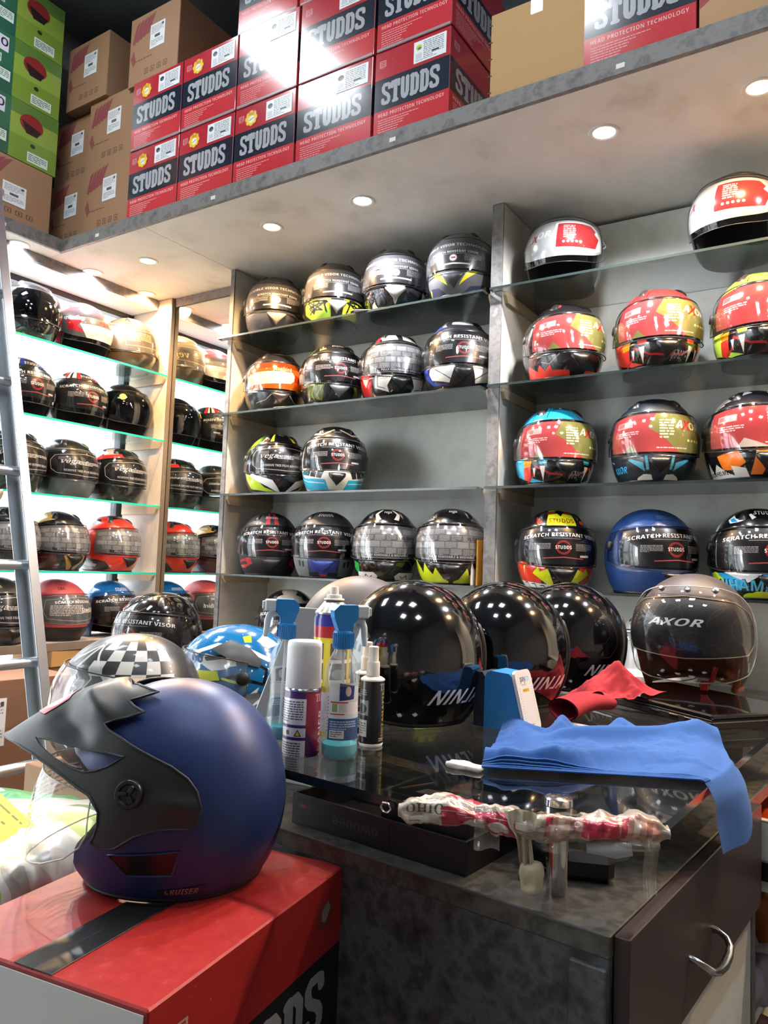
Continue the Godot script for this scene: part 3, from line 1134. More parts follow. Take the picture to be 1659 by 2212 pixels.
func left_foot() -> void:
	var b: Build
	# flat cartons and a dark red one in the cupboard below the window shelves
	for d in [["flat orange carton on top of the stack under the window counter", Vector3(-0.645, 0.735, 0.17), Vector3(0.25, 0.065, 0.50), 4.0, "#a07a48"], ["flat tan carton lying under the orange one below the window counter", Vector3(-0.645, 0.665, 0.14), Vector3(0.26, 0.068, 0.54), -2.0, "#9c7d52"], ["dark red carton below the tan cartons under the window counter", Vector3(-0.645, 0.43, 0.16), Vector3(0.26, 0.232, 0.48), 0.0, "#5a1a20"]]:
		var m := mat(Color(d[4]), 0.65)
		carton(d[0], d[1], d[2], d[3], m, m, m, {"flap": false})
	# brown cartons on the floor by the ladder
	var br := mat(Color("#75543f"), 0.75)
	carton("brown carton behind the ladder rungs, upper of two", Vector3(-0.30, 0.37, 0.79), Vector3(0.36, 0.40, 0.42), -6, br, br, br, {"flap": false, "label_x": [0.06, 0.06, 0.09, 0.16, "ship_label"]})
	carton("brown carton behind the ladder rungs, lower of two", Vector3(-0.30, -0.1, 0.79), Vector3(0.38, 0.469, 0.44), 0, br, br, br, {"flap": false})
	# aluminium step ladder
	var l := thing("ladder", "grey aluminium step ladder standing in front of the window shelves", "ladder")
	var foot := Vector3(0.515, -0.1, 0.960)
	var top := Vector3(-0.005, 2.35, 1.07)
	var dir := (top - foot).normalized()
	var xa := Vector3(0, 0, 1)
	var ya := dir.cross(xa).normalized()
	var bs := Basis(xa, dir, xa.cross(dir))
	var len_ := foot.distance_to(top)
	for i in 2:
		var o := foot + Vector3(0, 0, 0.36 * i)
		var s := -1.0 if i == 0 else 1.0
		b = bd()
		var t := Transform3D(bs, o + dir * len_ / 2)
		b.box(Vector3(s * 0.014, 0, 0), Vector3(0.003, len_, 0.074), 0.0008, t)
		b.box(Vector3(0, 0, 0.0355), Vector3(0.031, len_, 0.004), 0.0012, t)
		b.box(Vector3(0, 0, -0.0355), Vector3(0.031, len_, 0.004), 0.0012, t)
		put(b, "rail", M.aluminium, l)
		b = bd()
		b.box(Vector3(0, 0.02, 0), Vector3(0.032, 0.05, 0.072), 0.004, Transform3D(bs, o))
		put(b, "rubber_foot", M.rubber, l)
	for k in 8:
		var p := foot + dir * (0.150 + k * 0.287)
		b = bd()
		b.tube([p + Vector3(0, 0, -0.004), p + Vector3(0, 0, 0.362)], 0.0155, 14)
		put(b, "rung", M.aluminium, l)
	# its rear legs
	for i in 2:
		b = bd()
		b.tube([top + Vector3(-0.03, -0.02, 0.36 * i), Vector3(-0.46, -0.09, top.z + 0.36 * i)], 0.014, 10)
		put(b, "rear_leg", M.aluminium, l)
	b = bd()
	b.box(top + Vector3(-0.03, 0.005, 0.18), Vector3(0.12, 0.03, 0.42), 0.006)
	put(b, "top_step", M.aluminium, l)
	# printed sack and yellow card left of the red carton
	var st := thing("box", "white and brown carton standing on the floor under the green sack", "box", Vector3(1.235, -0.1, 1.70), 8)
	b = bd()
	b.box(Vector3(0, 0.33, 0), Vector3(0.36, 0.66, 0.44), 0.003)
	put(b, "carton_body", mat(Color("#8a7a66"), 0.7), st)
	var ink := Ink.new(self, 768, 512, Color("#cfd4d0"))
	ink.poly([0, 0, 420, 0, 120, 512, 0, 512], Color("#8fbf62"))
	ink.poly([90, 0, 190, 0, 0, 330, 0, 170], Color("#5a9a4a"))
	ink.poly([300, 0, 380, 0, 80, 512, 30, 512, 30, 470], Color("#3f8a5a"))
	ink.poly([470, 0, 768, 0, 768, 300, 640, 330, 500, 180], Color("#4aa566"))
	ink.poly([430, 220, 520, 200, 560, 512, 450, 512], Color("#b4cf8a"))
	ink.poly([560, 330, 700, 512, 590, 512], Color("#3a7a50"))
	ink.oval(300, 400, 30, 60, Color("#9aa09c"))
	ink.oval(200, 470, 30, 50, Color("#a4aaa6"))
	ink.small(560, 40, 180, 3, 24, Color("#bfe0c4"), 3)
	var sk := thing("plastic_sack", "white plastic sack with green and lime stripes beside the red carton", "sack", Vector3(1.275, 0.562, 1.70), 20)
	b = bd()
	soft_box(b, Vector3(0, 0.125, 0), Vector3(0.33, 0.25, 0.42), 0.05, 0.004, 11)
	# print lies flat over the top and the sides
	for i in b.v.size():
		var p := b.v[i]
		b.uv[i] = Vector2(0.5 + p.z / 0.46 * -1.0, 0.5 + p.x / 0.40 - (p.y - 0.25) * 0.8)
	put(b, "sack", mat(Color.WHITE, 0.3, 0, {"tex": ink.tex(), "coat": 0.4}), sk)
	var yk := Ink.new(self, 256, 192, Color("#e0d83a"))
	for i in 3:
		yk.small(20, 30 + i * 46, 210, 1, 26, Color("#6a641c"), 4 + i, 0.35)
	var yc := thing("yellow_card", "yellow card with handwriting lying on the green sack", "card", Vector3(1.335, 0.825, 1.715), 0)
	b = bd()
	b.box(Vector3.ZERO, Vector3(0.10, 0.002, 0.10), 0.0004, Transform3D(Basis(Vector3.UP, 0.35) * Basis(Vector3.BACK, -0.55), Vector3.ZERO))
	put(b, "card", mat(Color.WHITE, 0.6, 0, {"tex": yk.tex()}), yc)
	# flat carton that lifts the black helmet, and folded envelopes on a shelf
	var fb := mat(Color("#9a7550"), 0.7)
	carton("tall brown carton under the black helmet in front of the mirror", Vector3(0.40, -0.1, 0.63), Vector3(0.32, 0.93, 0.34), 14, fb, fb, fb, {"flap": false})
	carton("tall brown carton under the chequered helmet", Vector3(0.985, -0.1, 1.215), Vector3(0.30, 0.855, 0.28), 0, fb, fb, fb, {"flap": false})
	carton("tall brown carton under the blue and white helmet", Vector3(0.985, -0.1, 0.905), Vector3(0.30, 0.875, 0.28), 0, fb, fb, fb, {"flap": false})
	carton("tall brown carton under the helmet with the orange crown", Vector3(0.90, -0.1, 0.54), Vector3(0.30, 0.89, 0.28), 0, fb, fb, fb, {"flap": false})
	for q in [["white", Vector3(1.205, A4, -0.005), "#cfcac4", 0.0, 0.150], ["yellow", Vector3(1.222, A4, -0.012), "#c98a26", 2.0, 0.156]]:
		var en := thing("envelope", "%s envelope standing against the wide upright on the fourth shelf" % q[0], "envelope", q[1], q[3])
		b = bd()
		b.box(Vector3(0, q[4] / 2, -0.06), Vector3(0.006, q[4], 0.12), 0.0015)
		put(b, "paper", mat(Color(q[2]), 0.6), en)
	var pp := thing("paper_slip", "white paper slip under the third helmet on the top shelf", "paper", Vector3(0.765, A1 + 0.0008, 0.012), 24)
	b = bd()
	b.box(Vector3.ZERO, Vector3(0.14, 0.001, 0.036), 0.0002)
	put(b, "paper", M.paper, pp)
	var pq := thing("paper_slip", "small white paper slip at the front of the second shelf", "paper", Vector3(0.36, A2 + 0.0008, 0.014), 8)
	b = bd()
	b.box(Vector3.ZERO, Vector3(0.10, 0.001, 0.03), 0.0002)
	put(b, "paper", M.paper, pq)


func street() -> void:
	var s := struct("road")
	var b := bd()
	b.box(Vector3(-6.0, -0.25, 1.5), Vector3(10.1, 0.1, 16), 0.0)
	put(b, "surface", mat(Color("#a09c96"), 0.9), s)
	var h := thing("street_building", "pale building across the street seen blown out through the window", "building", Vector3(-7.0, -0.2, 0))
	b = bd()
	b.box(Vector3(0, 3.5, 1.0), Vector3(2.0, 7.0, 15.0), 0.0)
	put(b, "facade", mat(Color("#d9d7d2"), 0.9), h)
	for i in 6:
		b = bd()
		b.box(Vector3(1.01, 2.4, -4.6 + i * 2.2), Vector3(0.06, 1.2, 1.1), 0.01)
		put(b, "window", mat(Color("#8d979c"), 0.3), h)
	b = bd()
	b.box(Vector3(1.5, 1.95, 2.0), Vector3(1.0, 0.12, 3.4), 0.01)
	put(b, "awning", mat(Color("#6a5a86"), 0.7), h, "mauve awning")
	# a parked scooter wheel and a hedge beyond the glass
	var w := thing("scooter_wheel", "grey scooter wheel standing outside the shop window", "wheel", Vector3(-1.9, 0.055, 0.30), 78)
	b = bd()
	var ring := []
	for i in 28:
		ring.append(Vector3(cos(i * TAU / 28) * 0.20, 0.05 + sin(i * TAU / 28) * 0.20, 0))
	b.tube(ring, 0.045, 10, true)
	put(b, "tyre", mat(Color("#4a5058"), 0.8), w)
	b = bd()
	b.lathe([Vector2(0, 0.03), Vector2(0.06, 0.028), Vector2(0.16, 0.012), Vector2(0.16, -0.012), Vector2(0.06, -0.028), Vector2(0, -0.03)], 28, Transform3D(Basis(Vector3.RIGHT, PI / 2), Vector3(0, 0.05, 0)))
	put(b, "rim", M.steel, w)




# ---------------------------------------------------------------- the counter and what lies on it
func counter() -> void:
	var c := thing("shop_counter", "grey concrete-look laminate shop counter with dark brown drawers and a steel pull", "counter", Vector3(2.132, 0, 1.492), -4.3)
	var b := bd()
	b.box(Vector3(-0.475, W_TOP - 0.0125, -0.68), Vector3(0.95, 0.025, 1.36), 0.0015)
	put(b, "counter_top", M.counter_top, c)
	b = bd()
	b.box(Vector3(-0.475, 0.345, -0.011), Vector3(0.948, 0.89, 0.02), 0.0006)
	put(b, "front_panel", M.counter, c)
	b = bd()
	b.box(Vector3(-0.475, W_TOP - 0.0015, 0.0006), Vector3(0.95, 0.003, 0.0014), 0.0004)
	put(b, "edge_strip", mat(Color("#4c4e50"), 0.35), c)
	b = bd()
	b.box(Vector3(-0.023, 0.345, -0.006), Vector3(0.043, 0.87, 0.022), 0.0015)
	put(b, "edge_panel", M.counter, c)
	b = bd()
	b.box(Vector3(-0.475, 0.343, -1.348), Vector3(0.93, 0.89, 0.02), 0.001)
	b.box(Vector3(-0.938, 0.343, -0.68), Vector3(0.02, 0.89, 1.31), 0.001)
	b.box(Vector3(-0.475, -0.06, -0.68), Vector3(0.90, 0.06, 1.31), 0.001)
	b.box(Vector3(-0.6, 0.343, -0.68), Vector3(0.02, 0.87, 1.30), 0.001)
	put(b, "carcass", M.board_white, c)
	b = bd()
	b.box(Vector3(0.0095, 0.7285, -0.338), Vector3(0.018, 0.169, 0.655), 0.0012)
	var d := put(b, "drawer_front", M.brown, c)
	b = bd()
	b.tube([Vector3(0.012, 0.712, -0.345), Vector3(0.026, 0.711, -0.345), Vector3(0.038, 0.706, -0.342), Vector3(0.045, 0.699, -0.333), Vector3(0.047, 0.694, -0.315), Vector3(0.0475, 0.692, -0.29), Vector3(0.047, 0.694, -0.265), Vector3(0.045, 0.699, -0.247), Vector3(0.038, 0.706, -0.238), Vector3(0.026, 0.711, -0.235), Vector3(0.012, 0.712, -0.235)], [0.006, 0.0045, 0.0045, 0.005, 0.006, 0.0065, 0.006, 0.005, 0.0045, 0.0045, 0.006], 10)
	put(b, "drawer_pull", M.chrome_dark, d)
	b = bd()
	b.lathe([Vector2(0, 0.003), Vector2(0.006, 0.004), Vector2(0.010, 0.003), Vector2(0.011, 0)], 18, Transform3D(Basis(Vector3.BACK, -PI / 2), Vector3(0.014, 0.757, -0.335)))
	put(b, "lock", M.chrome_dark, d)
	b = bd()
	b.box(Vector3(-0.006, 0.27, -0.345), Vector3(0.02, 0.75, 0.62), 0.0015)
	put(b, "side_panel", M.board_white, c)
	b = bd()
	b.box(Vector3(-0.004, 0.27, -0.662), Vector3(0.024, 0.75, 0.02), 0.0015)
	put(b, "post", M.laminate, c)
	for y in [0.16, 0.40]:
		b = bd()
		b.box(Vector3(-0.3, y, -1.005), Vector3(0.58, 0.02, 0.66), 0.0015)
		put(b, "inner_shelf", M.board_white, c)
	# a drawer further along stands pulled out
	var w := Node3D.new()
	w.name = "pulled_out_drawer"
	c.add_child(w)
	w.set_meta("label", "white drawer pulled out, with black runner")
	b = bd()
	b.box(Vector3(0.10, 0.715, -0.70), Vector3(0.42, 0.12, 0.014), 0.001)
	b.box(Vector3(0.10, 0.715, -1.20), Vector3(0.42, 0.12, 0.014), 0.001)
	b.box(Vector3(0.10, 0.658, -0.95), Vector3(0.42, 0.008, 0.49), 0.001)
	put(b, "drawer_box", M.board_white, w)
	b = bd()
	b.box(Vector3(0.318, 0.71, -0.95), Vector3(0.018, 0.14, 0.54), 0.001)
	put(b, "drawer_front", M.brown, w)
	b = bd()
	b.box(Vector3(0.10, 0.777, -0.70), Vector3(0.42, 0.004, 0.0145), 0.001)
	put(b, "edge_band", mat(Color("#b9a79a"), 0.5), w)
	b = bd()
	b.box(Vector3(0.10, 0.692, -0.690), Vector3(0.40, 0.034, 0.006), 0.001)
	for x in [0.03, 0.045, 0.16, 0.175]:
		b.lathe([Vector2(0, 0.0006), Vector2(0.004, 0.0006), Vector2(0.0042, -0.001)], 10, Transform3D(Basis(Vector3.RIGHT, PI / 2), Vector3(x, 0.692, -0.687)))
	put(b, "runner", mat(Color("#141416"), 0.35), w)
	b = bd()
	soft_box(b, Vector3(0.10, 0.70, -0.95), Vector3(0.34, 0.075, 0.42), 0.03, 0.01, 5)
	var n := put(b, "orange_bag", mat(Color("#c8481e"), 0.35), self, "")
	n.name = "orange_bag"
	n.transform = Transform3D(Basis(Vector3.UP, deg_to_rad(-4.3)), Vector3(2.132, 0, 1.492))
	n.set_meta("label", "orange plastic bag lying in the pulled-out drawer")
	n.set_meta("category", "bag")
	# small goods on the open shelves under that drawer
	for g in [["cloth_bundle", "crumpled lilac-grey cloth on the open shelf under the drawer", "cloth", Vector3(-0.07, 0.455, -0.80), Vector3(0.14, 0.09, 0.2), "#8f8a98", 0.035], ["plastic_bag", "brown plastic packet at the back of the open shelf under the drawer", "bag", Vector3(-0.10, 0.46, -1.06), Vector3(0.16, 0.10, 0.22), "#9a5a26", 0.03], ["folded_cloth", "folded blue-grey cloth on the lower open shelf", "cloth", Vector3(-0.08, 0.20, -0.82), Vector3(0.16, 0.06, 0.24), "#474c62", 0.02], ["cloth_scrap", "pinkish rag hanging at the lower open shelf", "cloth", Vector3(-0.08, 0.195, -1.08), Vector3(0.16, 0.05, 0.2), "#8d5f60", 0.02]]:
		b = bd()
		soft_box(b, Vector3.ZERO, g[4], g[6], 0.014, int(g[3].z * -100))
		var o := thing(g[0], g[1], g[2], Transform3D(Basis(Vector3.UP, deg_to_rad(-4.3)), Vector3(2.132, 0, 1.492)) * (g[3] + Vector3(0, 0, 0)), -4.3)
		put(b, "fabric", mat(Color(g[5]), 0.7), o)
	var sp := thing("spring_hose", "short coil of ribbed grey hose on the lower open shelf", "hose", Vector3(2.132, 0, 1.492) + Vector3(-0.10, 0.262, -0.775).rotated(Vector3.UP, deg_to_rad(-4.3)), 30)
	b = bd()
	for i in 12:
		b.lathe([Vector2(0.018, 0.0045), Vector2(0.026, 0.0030), Vector2(0.027, 0), Vector2(0.026, -0.0030), Vector2(0.018, -0.0045)], 20, Transform3D(Basis(Vector3.BACK, PI / 2), Vector3(i * 0.0085 - 0.05, 0, 0)))
	put(b, "hose", mat(Color("#8d8f86"), 0.5), sp)
	# the plate of glass with a broken corner
	var gl := thing("glass_plate", "thick dark glass plate with a broken corner raised above the counter", "glass plate")
	var out := [1.24, 1.478, 1.902, 1.531, 2.168, 1.405, 2.205, 0.72, 2.235, 0.14, 1.24, 0.10]
	var fl := []
	for i in range(0, out.size(), 2):
		fl.append_array([out[i], -out[i + 1]])
	b = bd()
	b.prism(fl, 0.012, Transform3D(Basis(Vector3.RIGHT, -PI / 2), Vector3(0, G_TOP - 0.006, 0)))
	put(b, "plate", M.glass_dark, gl)
	b = bd()
	for i in range(0, out.size(), 2):
		var p := Vector3(out[i], G_TOP - 0.006, out[i + 1])
		var q := Vector3(out[(i + 2) % out.size()], G_TOP - 0.006, out[(i + 3) % out.size()])
		var o := Vector3.UP.cross(q - p).normalized() * -0.0004
		b.quad(p + o + Vector3(0, -0.006, 0), q + o + Vector3(0, -0.006, 0), q + o + Vector3(0, 0.006, 0), p + o + Vector3(0, 0.006, 0))
	put(b, "cut_edge", M.glass_edge_dark, gl)
	for sp2 in [[Vector3(2.045, W_TOP, 1.418), "polished steel tube standing under the taped corner of the glass plate"], [Vector3(1.36, W_TOP, 1.36), "polished steel tube under the glass plate behind the spray cans"], [Vector3(2.13, W_TOP, 0.2), "polished steel tube under the far corner of the glass plate"], [Vector3(1.34, W_TOP, 0.2), "polished steel tube under the back of the glass plate"]]:
		var st := thing("support_tube", sp2[1], "support", sp2[0], 0, "steel tubes carrying the glass plate")
		b = bd()
		b.lathe([Vector2(0, 0.0925), Vector2(0.0125, 0.0925), Vector2(0.0132, 0.092), Vector2(0.0132, 0.0), Vector2(0.0, 0.0)], 28)
		put(b, "tube", M.chrome, st)
		if sp2[0].x > 2.0 and sp2[0].z > 1:
			b = bd()
			b.lathe([Vector2(0, 0.1165), Vector2(0.011, 0.1165), Vector2(0.0175, 0.1135), Vector2(0.018, 0.1055), Vector2(0.011, 0.1052)], 28)
			put(b, "clamp_cap", M.chrome, st, "chrome clamp cap")
			b = bd()
			b.lathe([Vector2(0.010, 0.1055), Vector2(0.011, 0.0925)], 20)
			put(b, "clamp_screw", M.rubber, st)
			b = bd()
			soft_box(b, Vector3(0, 0.080, 0), Vector3(0.034, 0.03, 0.034), 0.012, 0.004, 4)
			put(b, "clear_tape", M.tape_clear, st)


# a cushion-like lump: a box with round corners and uneven sides
func soft_box(b: Build, c: Vector3, size: Vector3, round_: float, rough := 0.004, seed_ := 1) -> void:
	var nz := FastNoiseLite.new()
	nz.seed = seed_
	nz.frequency = 9.0
	nz.fractal_octaves = 3
	b.sheet(44, 22, func(s: float, t: float):
		var a: float = s * TAU
		var e: float = (t - 0.5) * PI
		var d := Vector3(sin(a) * cos(e), -sin(e), cos(a) * cos(e))
		var k := 1e9
		var h: Vector3 = size / 2
		var q := Vector3(pow(absf(d.x / h.x), 5), pow(absf(d.y / h.y), 5), pow(absf(d.z / h.z), 5))
		k = pow(q.x + q.y + q.z, -0.2)
		var p := d * k
		return c + p + d * nz.get_noise_3d(p.x * 2.2 + seed_, p.y * 2.2, p.z * 2.2) * rough * 3.0, null, true)


func goods() -> void:
	var b: Build
	# --- spray cans and bottles
	var can := thing("spray_can", "purple and red cleaner spray can with tall white cap", "spray can", Vector3(1.648, G_TOP, 1.432), 0)
	b = bd()
	b.lathe([Vector2(0.0262, 0.098), Vector2(0.0278, 0.094), Vector2(0.0278, 0.004), Vector2(0.026, 0), Vector2(0, 0)], 40)
	var ink := Ink.new(self, 1024, 560, Color("#47205f"))
	ink.poly([420, 0, 700, 0, 700, 560, 560, 560, 430, 300], Color("#8d1c3c"))
	ink.poly([420, 240, 560, 430, 560, 560, 420, 560], Color("#4a2158"))
	ink.poly([380, 430, 440, 430, 590, 560, 520, 560], Color("#d0551f"))
	for q in [[120, 60, 330, 170], [120, 250, 330, 60], [120, 330, 330, 150]]:
		ink.rect(q[0], q[1], q[2] - 20, q[3], Color("#d9d6dc"))
	ink.small(136, 76, 270, 9, 16, Color("#5a5660"), 3)
	ink.small(136, 346, 250, 8, 16, Color("#5a5660"), 5)
	ink.poly([180, 262, 210, 302, 150, 302], Color("#d8c62a"))
	ink.oval(262, 282, 22, 16, Color("#6b6b6b"))
	ink.poly([360, 258, 394, 304, 326, 304], Color("#2a2618"))
	ink.poly([360, 268, 380, 299, 340, 299], Color("#d8c62a"))
	ink.text("CLEANER", 640, 520, 70, Color("#e6e2e8"), {"turn": -PI / 2, "font": "thin", "sx": 0.95})
	ink.text("TECH", 520, 80, 48, Color("#c8bccb"), {"font": "serifthin"})
	ink.small(130, 500, 120, 2, 16, Color("#c9a2b2"), 8)
	put(b, "can_body", mat(Color.WHITE, 0.3, 0.1, {"tex": ink.tex(), "coat": 0.4}), can)
	b = bd()
	b.lathe([Vector2(0, 0.168), Vector2(0.0235, 0.168), Vector2(0.0255, 0.166), Vector2(0.0262, 0.160), Vector2(0.0270, 0.100), Vector2(0.0262, 0.0985)], 40)
	put(b, "cap", mat(Color("#e2e0dc"), 0.45), can)
	b = bd()
	b.lathe([Vector2(0.0270, 0.0992), Vector2(0.0285, 0.098), Vector2(0.0285, 0.0955), Vector2(0.0275, 0.0945)], 40)
	put(b, "rolled_seam", M.chrome, can)
	can.rotation.y = deg_to_rad(-100)
	# taller can without its cap
	var oil := thing("spray_can", "tall white, blue and yellow spray can with bare white nozzle", "spray can", Vector3(1.622, G_TOP, 1.328), 20)
	ink = Ink.new(self, 640, 760, Color("#cfcdd6"))
	ink.rect(0, 0, 640, 70, Color("#30348f"))
	ink.rect(0, 62, 640, 60, Color("#b8242c"))
	ink.rect(0, 122, 640, 250, Color("#e0cf1e"))
	for i in 5:
		for j in 2:
			ink.rect(20 + i * 126, 150 + j * 104, 100, 92, Color("#6a5a54"))
			ink.oval(70 + i * 126, 206 + j * 104, 40, 26, Color("#a9a3a0"))
			ink.rect(20 + i * 126, 234 + j * 104, 100, 18, Color("#e9e7e0"))
	ink.rect(60, 86, 120, 80, Color("#e2d6dc"))
	ink.small(70, 100, 100, 4, 16, Color("#b84a5a"), 2)
	ink.rect(0, 372, 640, 30, Color("#b99f1c"))
	ink.small(16, 420, 600, 13, 17, Color("#8d8aa0"), 6)
	ink.rect(0, 604, 640, 26, Color("#cdb928"))
	ink.small(16, 650, 600, 5, 20, Color("#4a4a5e"), 7)
	b = bd()
	b.lathe([Vector2(0.0290, 0.203), Vector2(0.0315, 0.196), Vector2(0.0315, 0.004), Vector2(0.0295, 0), Vector2(0, 0)], 40)
	put(b, "can_body", mat(Color.WHITE, 0.3, 0.1, {"tex": ink.tex(), "coat": 0.4}), oil)
	b = bd()
	b.lathe([Vector2(0.0, 0.2265), Vector2(0.011, 0.2265), Vector2(0.013, 0.2255), Vector2(0.0150, 0.2245), Vector2(0.0285, 0.2085), Vector2(0.0305, 0.2065), Vector2(0.0305, 0.2035), Vector2(0.029, 0.2025)], 36)
	put(b, "shoulder", M.steel, oil)
	b = bd()
	b.lathe([Vector2(0, 0.2475), Vector2(0.0062, 0.2475), Vector2(0.0068, 0.2465), Vector2(0.0072, 0.236), Vector2(0.0075, 0.2352), Vector2(0.0120, 0.2345), Vector2(0.0128, 0.2325), Vector2(0.0128, 0.229), Vector2(0.0165, 0.228), Vector2(0.0172, 0.2262)], 28)
	put(b, "nozzle", mat(Color("#d9d2c8"), 0.5), oil)
	# trigger sprayers
	for d in [[Vector3(1.704, G_TOP, 1.411), 52.0, "trigger spray bottle with a little turquoise fluid in front of the tall can"], [Vector3(1.560, G_TOP, 1.372), 224.0, "trigger spray bottle mostly hidden behind the white capped can"]]:
		var t := thing("spray_bottle", d[2], "spray bottle", d[0], d[1], "clear trigger spray bottles on the glass plate")
		b = bd()
		b.lathe([Vector2(0.0125, 0.163), Vector2(0.0130, 0.157), Vector2(0.0190, 0.146), Vector2(0.0245, 0.134), Vector2(0.0262, 0.124), Vector2(0.0262, 0.108), Vector2(0.0235, 0.098), Vector2(0.0225, 0.085), Vector2(0.0235, 0.062), Vector2(0.0258, 0.054), Vector2(0.0250, 0.049), Vector2(0.0262, 0.044), Vector2(0.0254, 0.039), Vector2(0.0266, 0.034), Vector2(0.0270, 0.012), Vector2(0.0262, 0.004), Vector2(0.0235, 0.0005), Vector2(0, 0.0005)], 40)
		put(b, "bottle", M.bottle_clear, t)
		b = bd()
		b.lathe([Vector2(0, 0.0215), Vector2(0.0255, 0.0215), Vector2(0.0258, 0.012), Vector2(0.0250, 0.005), Vector2(0.0225, 0.0018), Vector2(0, 0.0018)], 36)
		put(b, "fluid", M.fluid, t)
		b = bd()
		b.tube([Vector3(0, 0.165, 0), Vector3(0.002, 0.1, 0), Vector3(0.004, 0.006, 0)], 0.0022, 8)
		put(b, "dip_tube", mat(Color(0.85, 0.9, 0.92, 0.5), 0.2), t)
		ink = Ink.new(self, 384, 384, Color(0.83, 0.85, 0.87, 0.75), true)
		ink.poly([120, 0, 300, 20, 290, 110, 120, 120], Color("#28376a"))
		ink.oval(220, 56, 34, 34, Color("#c9b2a8"))
		ink.rect(30, 130, 330, 80, Color("#d9d4d2"))
		ink.rect(40, 140, 60, 56, Color("#88a05a"))
		ink.rect(120, 140, 80, 56, Color("#c6c2c0"))
		ink.rect(20, 126, 200, 10, Color("#c0392c"))
		ink.rect(20, 206, 160, 8, Color("#c0392c"))
		ink.rect(0, 240, 384, 144, Color("#33507e"))
		ink.small(24, 256, 300, 4, 16, Color("#9fb2cf"), 4)
		ink.rect(20, 318, 160, 54, Color("#d8d5d0"))
		ink.small(30, 326, 130, 3, 14, Color("#6a6a6a"), 9)
		b = bd()
		b.sheet(16, 4, func(s: float, q: float):
			var an := lerpf(-1.0, 1.0, s)
			var y := lerpf(0.112, 0.030, q)
			var rr: float = lerpf(0.0258, 0.0272, q)
			return Vector3(sin(an) * rr, y, cos(an) * rr))
		put(b, "printed_label", mat(Color.WHITE, 0.35, 0, {"tex": ink.tex(), "alpha": true}), t)
		b = bd()
		b.lathe([Vector2(0.0, 0.186), Vector2(0.0140, 0.186), Vector2(0.0150, 0.184), Vector2(0.0155, 0.162), Vector2(0.0148, 0.160), Vector2(0.011, 0.160)], 30)
		for i in 30:
			b.box(Vector3(sin(i * TAU / 30) * 0.0155, 0.173, cos(i * TAU / 30) * 0.0155), Vector3(0.0012, 0.02, 0.0012), 0.0003)
		put(b, "collar", M.sprayer_blue, t)
		b = bd()
		b.prism([-0.018, 0.206, -0.012, 0.190, -0.009, 0.184, 0.011, 0.184, 0.012, 0.196, 0.018, 0.203, 0.018, 0.2245, -0.010, 0.2245, -0.019, 0.216], 0.022)
		put(b, "spray_head", M.sprayer_blue, t)
		b = bd()
		b.box(Vector3(0.0275, 0.2145, 0), Vector3(0.019, 0.019, 0.019), 0.002)
		b.box(Vector3(0.0385, 0.2145, 0), Vector3(0.005, 0.013, 0.013), 0.001)
		put(b, "nozzle", M.plastic_milky, t)
		b = bd()
		b.tube([Vector3(0.014, 0.200, 0), Vector3(0.022, 0.2025, 0), Vector3(0.0285, 0.199, 0), Vector3(0.0315, 0.190, 0), Vector3(0.0325, 0.177, 0), Vector3(0.034, 0.163, 0)], [0.004, 0.005, 0.0055, 0.0055, 0.005, 0.0042], 8)
		put(b, "trigger", M.plastic_milky, t)
	# black pump bottles
	ink = Ink.new(self, 640, 420, Color("#151516"))
	ink.text("TECH", 330, 64, 44, Color("#b9b6b2"), {"font": "serifthin"})
	ink.text("INSTAMATTE", 400, 396, 40, Color("#c9b52a"), {"turn": -PI / 2, "font": "serif", "sx": 0.86})
	ink.small(120, 60, 90, 4, 14, Color("#8d8b88"), 3)
	ink.rect(100, 130, 130, 100, Color("#8e8e8c"))
	ink.oval(165, 186, 50, 34, Color("#2a2a2c"))
	ink.rect(100, 262, 120, 110, Color("#c2c0bc"))
	ink.small(110, 280, 100, 5, 16, Color("#6a6966"), 5)
	ink.small(330, 380, 130, 2, 14, Color("#a8a5a0"), 6)
	var bm := mat(Color.WHITE, 0.35, 0, {"tex": ink.tex(), "coat": 0.3})
	for d in [[Vector3(1.695, G_TOP, 1.314), -112.0, "small black pump bottle with yellow lettering beside the trigger sprayer"], [Vector3(1.648, G_TOP, 1.262), -100.0, "second small black pump bottle behind the first one"]]:
		var t := thing("pump_bottle", d[2], "bottle", d[0], d[1], "small black pump bottles on the glass plate")
		b = bd()
		b.lathe([Vector2(0.0188, 0.1025), Vector2(0.0192, 0.1010), Vector2(0.0192, 0.006), Vector2(0.0188, 0.0045)], 36)
		put(b, "printed_sleeve", bm, t)
		b = bd()
		b.lathe([Vector2(0.0095, 0.1085), Vector2(0.0150, 0.1072), Vector2(0.0192, 0.1045), Vector2(0.0197, 0.1025), Vector2(0.0190, 0.1018)], 36)
		put(b, "shoulder", mat(Color("#d9d6d0"), 0.45), t)
		b = bd()
		b.lathe([Vector2(0.0192, 0.0048), Vector2(0.0196, 0.0030), Vector2(0.0186, 0), Vector2(0, 0)], 36)
		put(b, "base", mat(Color("#d9d6d0"), 0.45), t)
		b = bd()
		b.lathe([Vector2(0, 0.1555), Vector2(0.0070, 0.1555), Vector2(0.0080, 0.1545), Vector2(0.0085, 0.1330), Vector2(0.0100, 0.1310), Vector2(0.0106, 0.1300), Vector2(0.0108, 0.1090)], 26)
		b.box(Vector3(0, 0.147, 0.0085), Vector3(0.003, 0.003, 0.004), 0.0008)
		put(b, "pump", mat(Color("#cfc8bd"), 0.5), t)
	# a grey board leaning behind the bottles
	var gb := thing("grey_board", "plain grey board with pale edges leaning behind the spray bottles", "board")
	b = bd()
	var bl := Vector3(1.400, G_TOP, 1.262)
	var tl := Vector3(1.474, 1.122, 1.245)
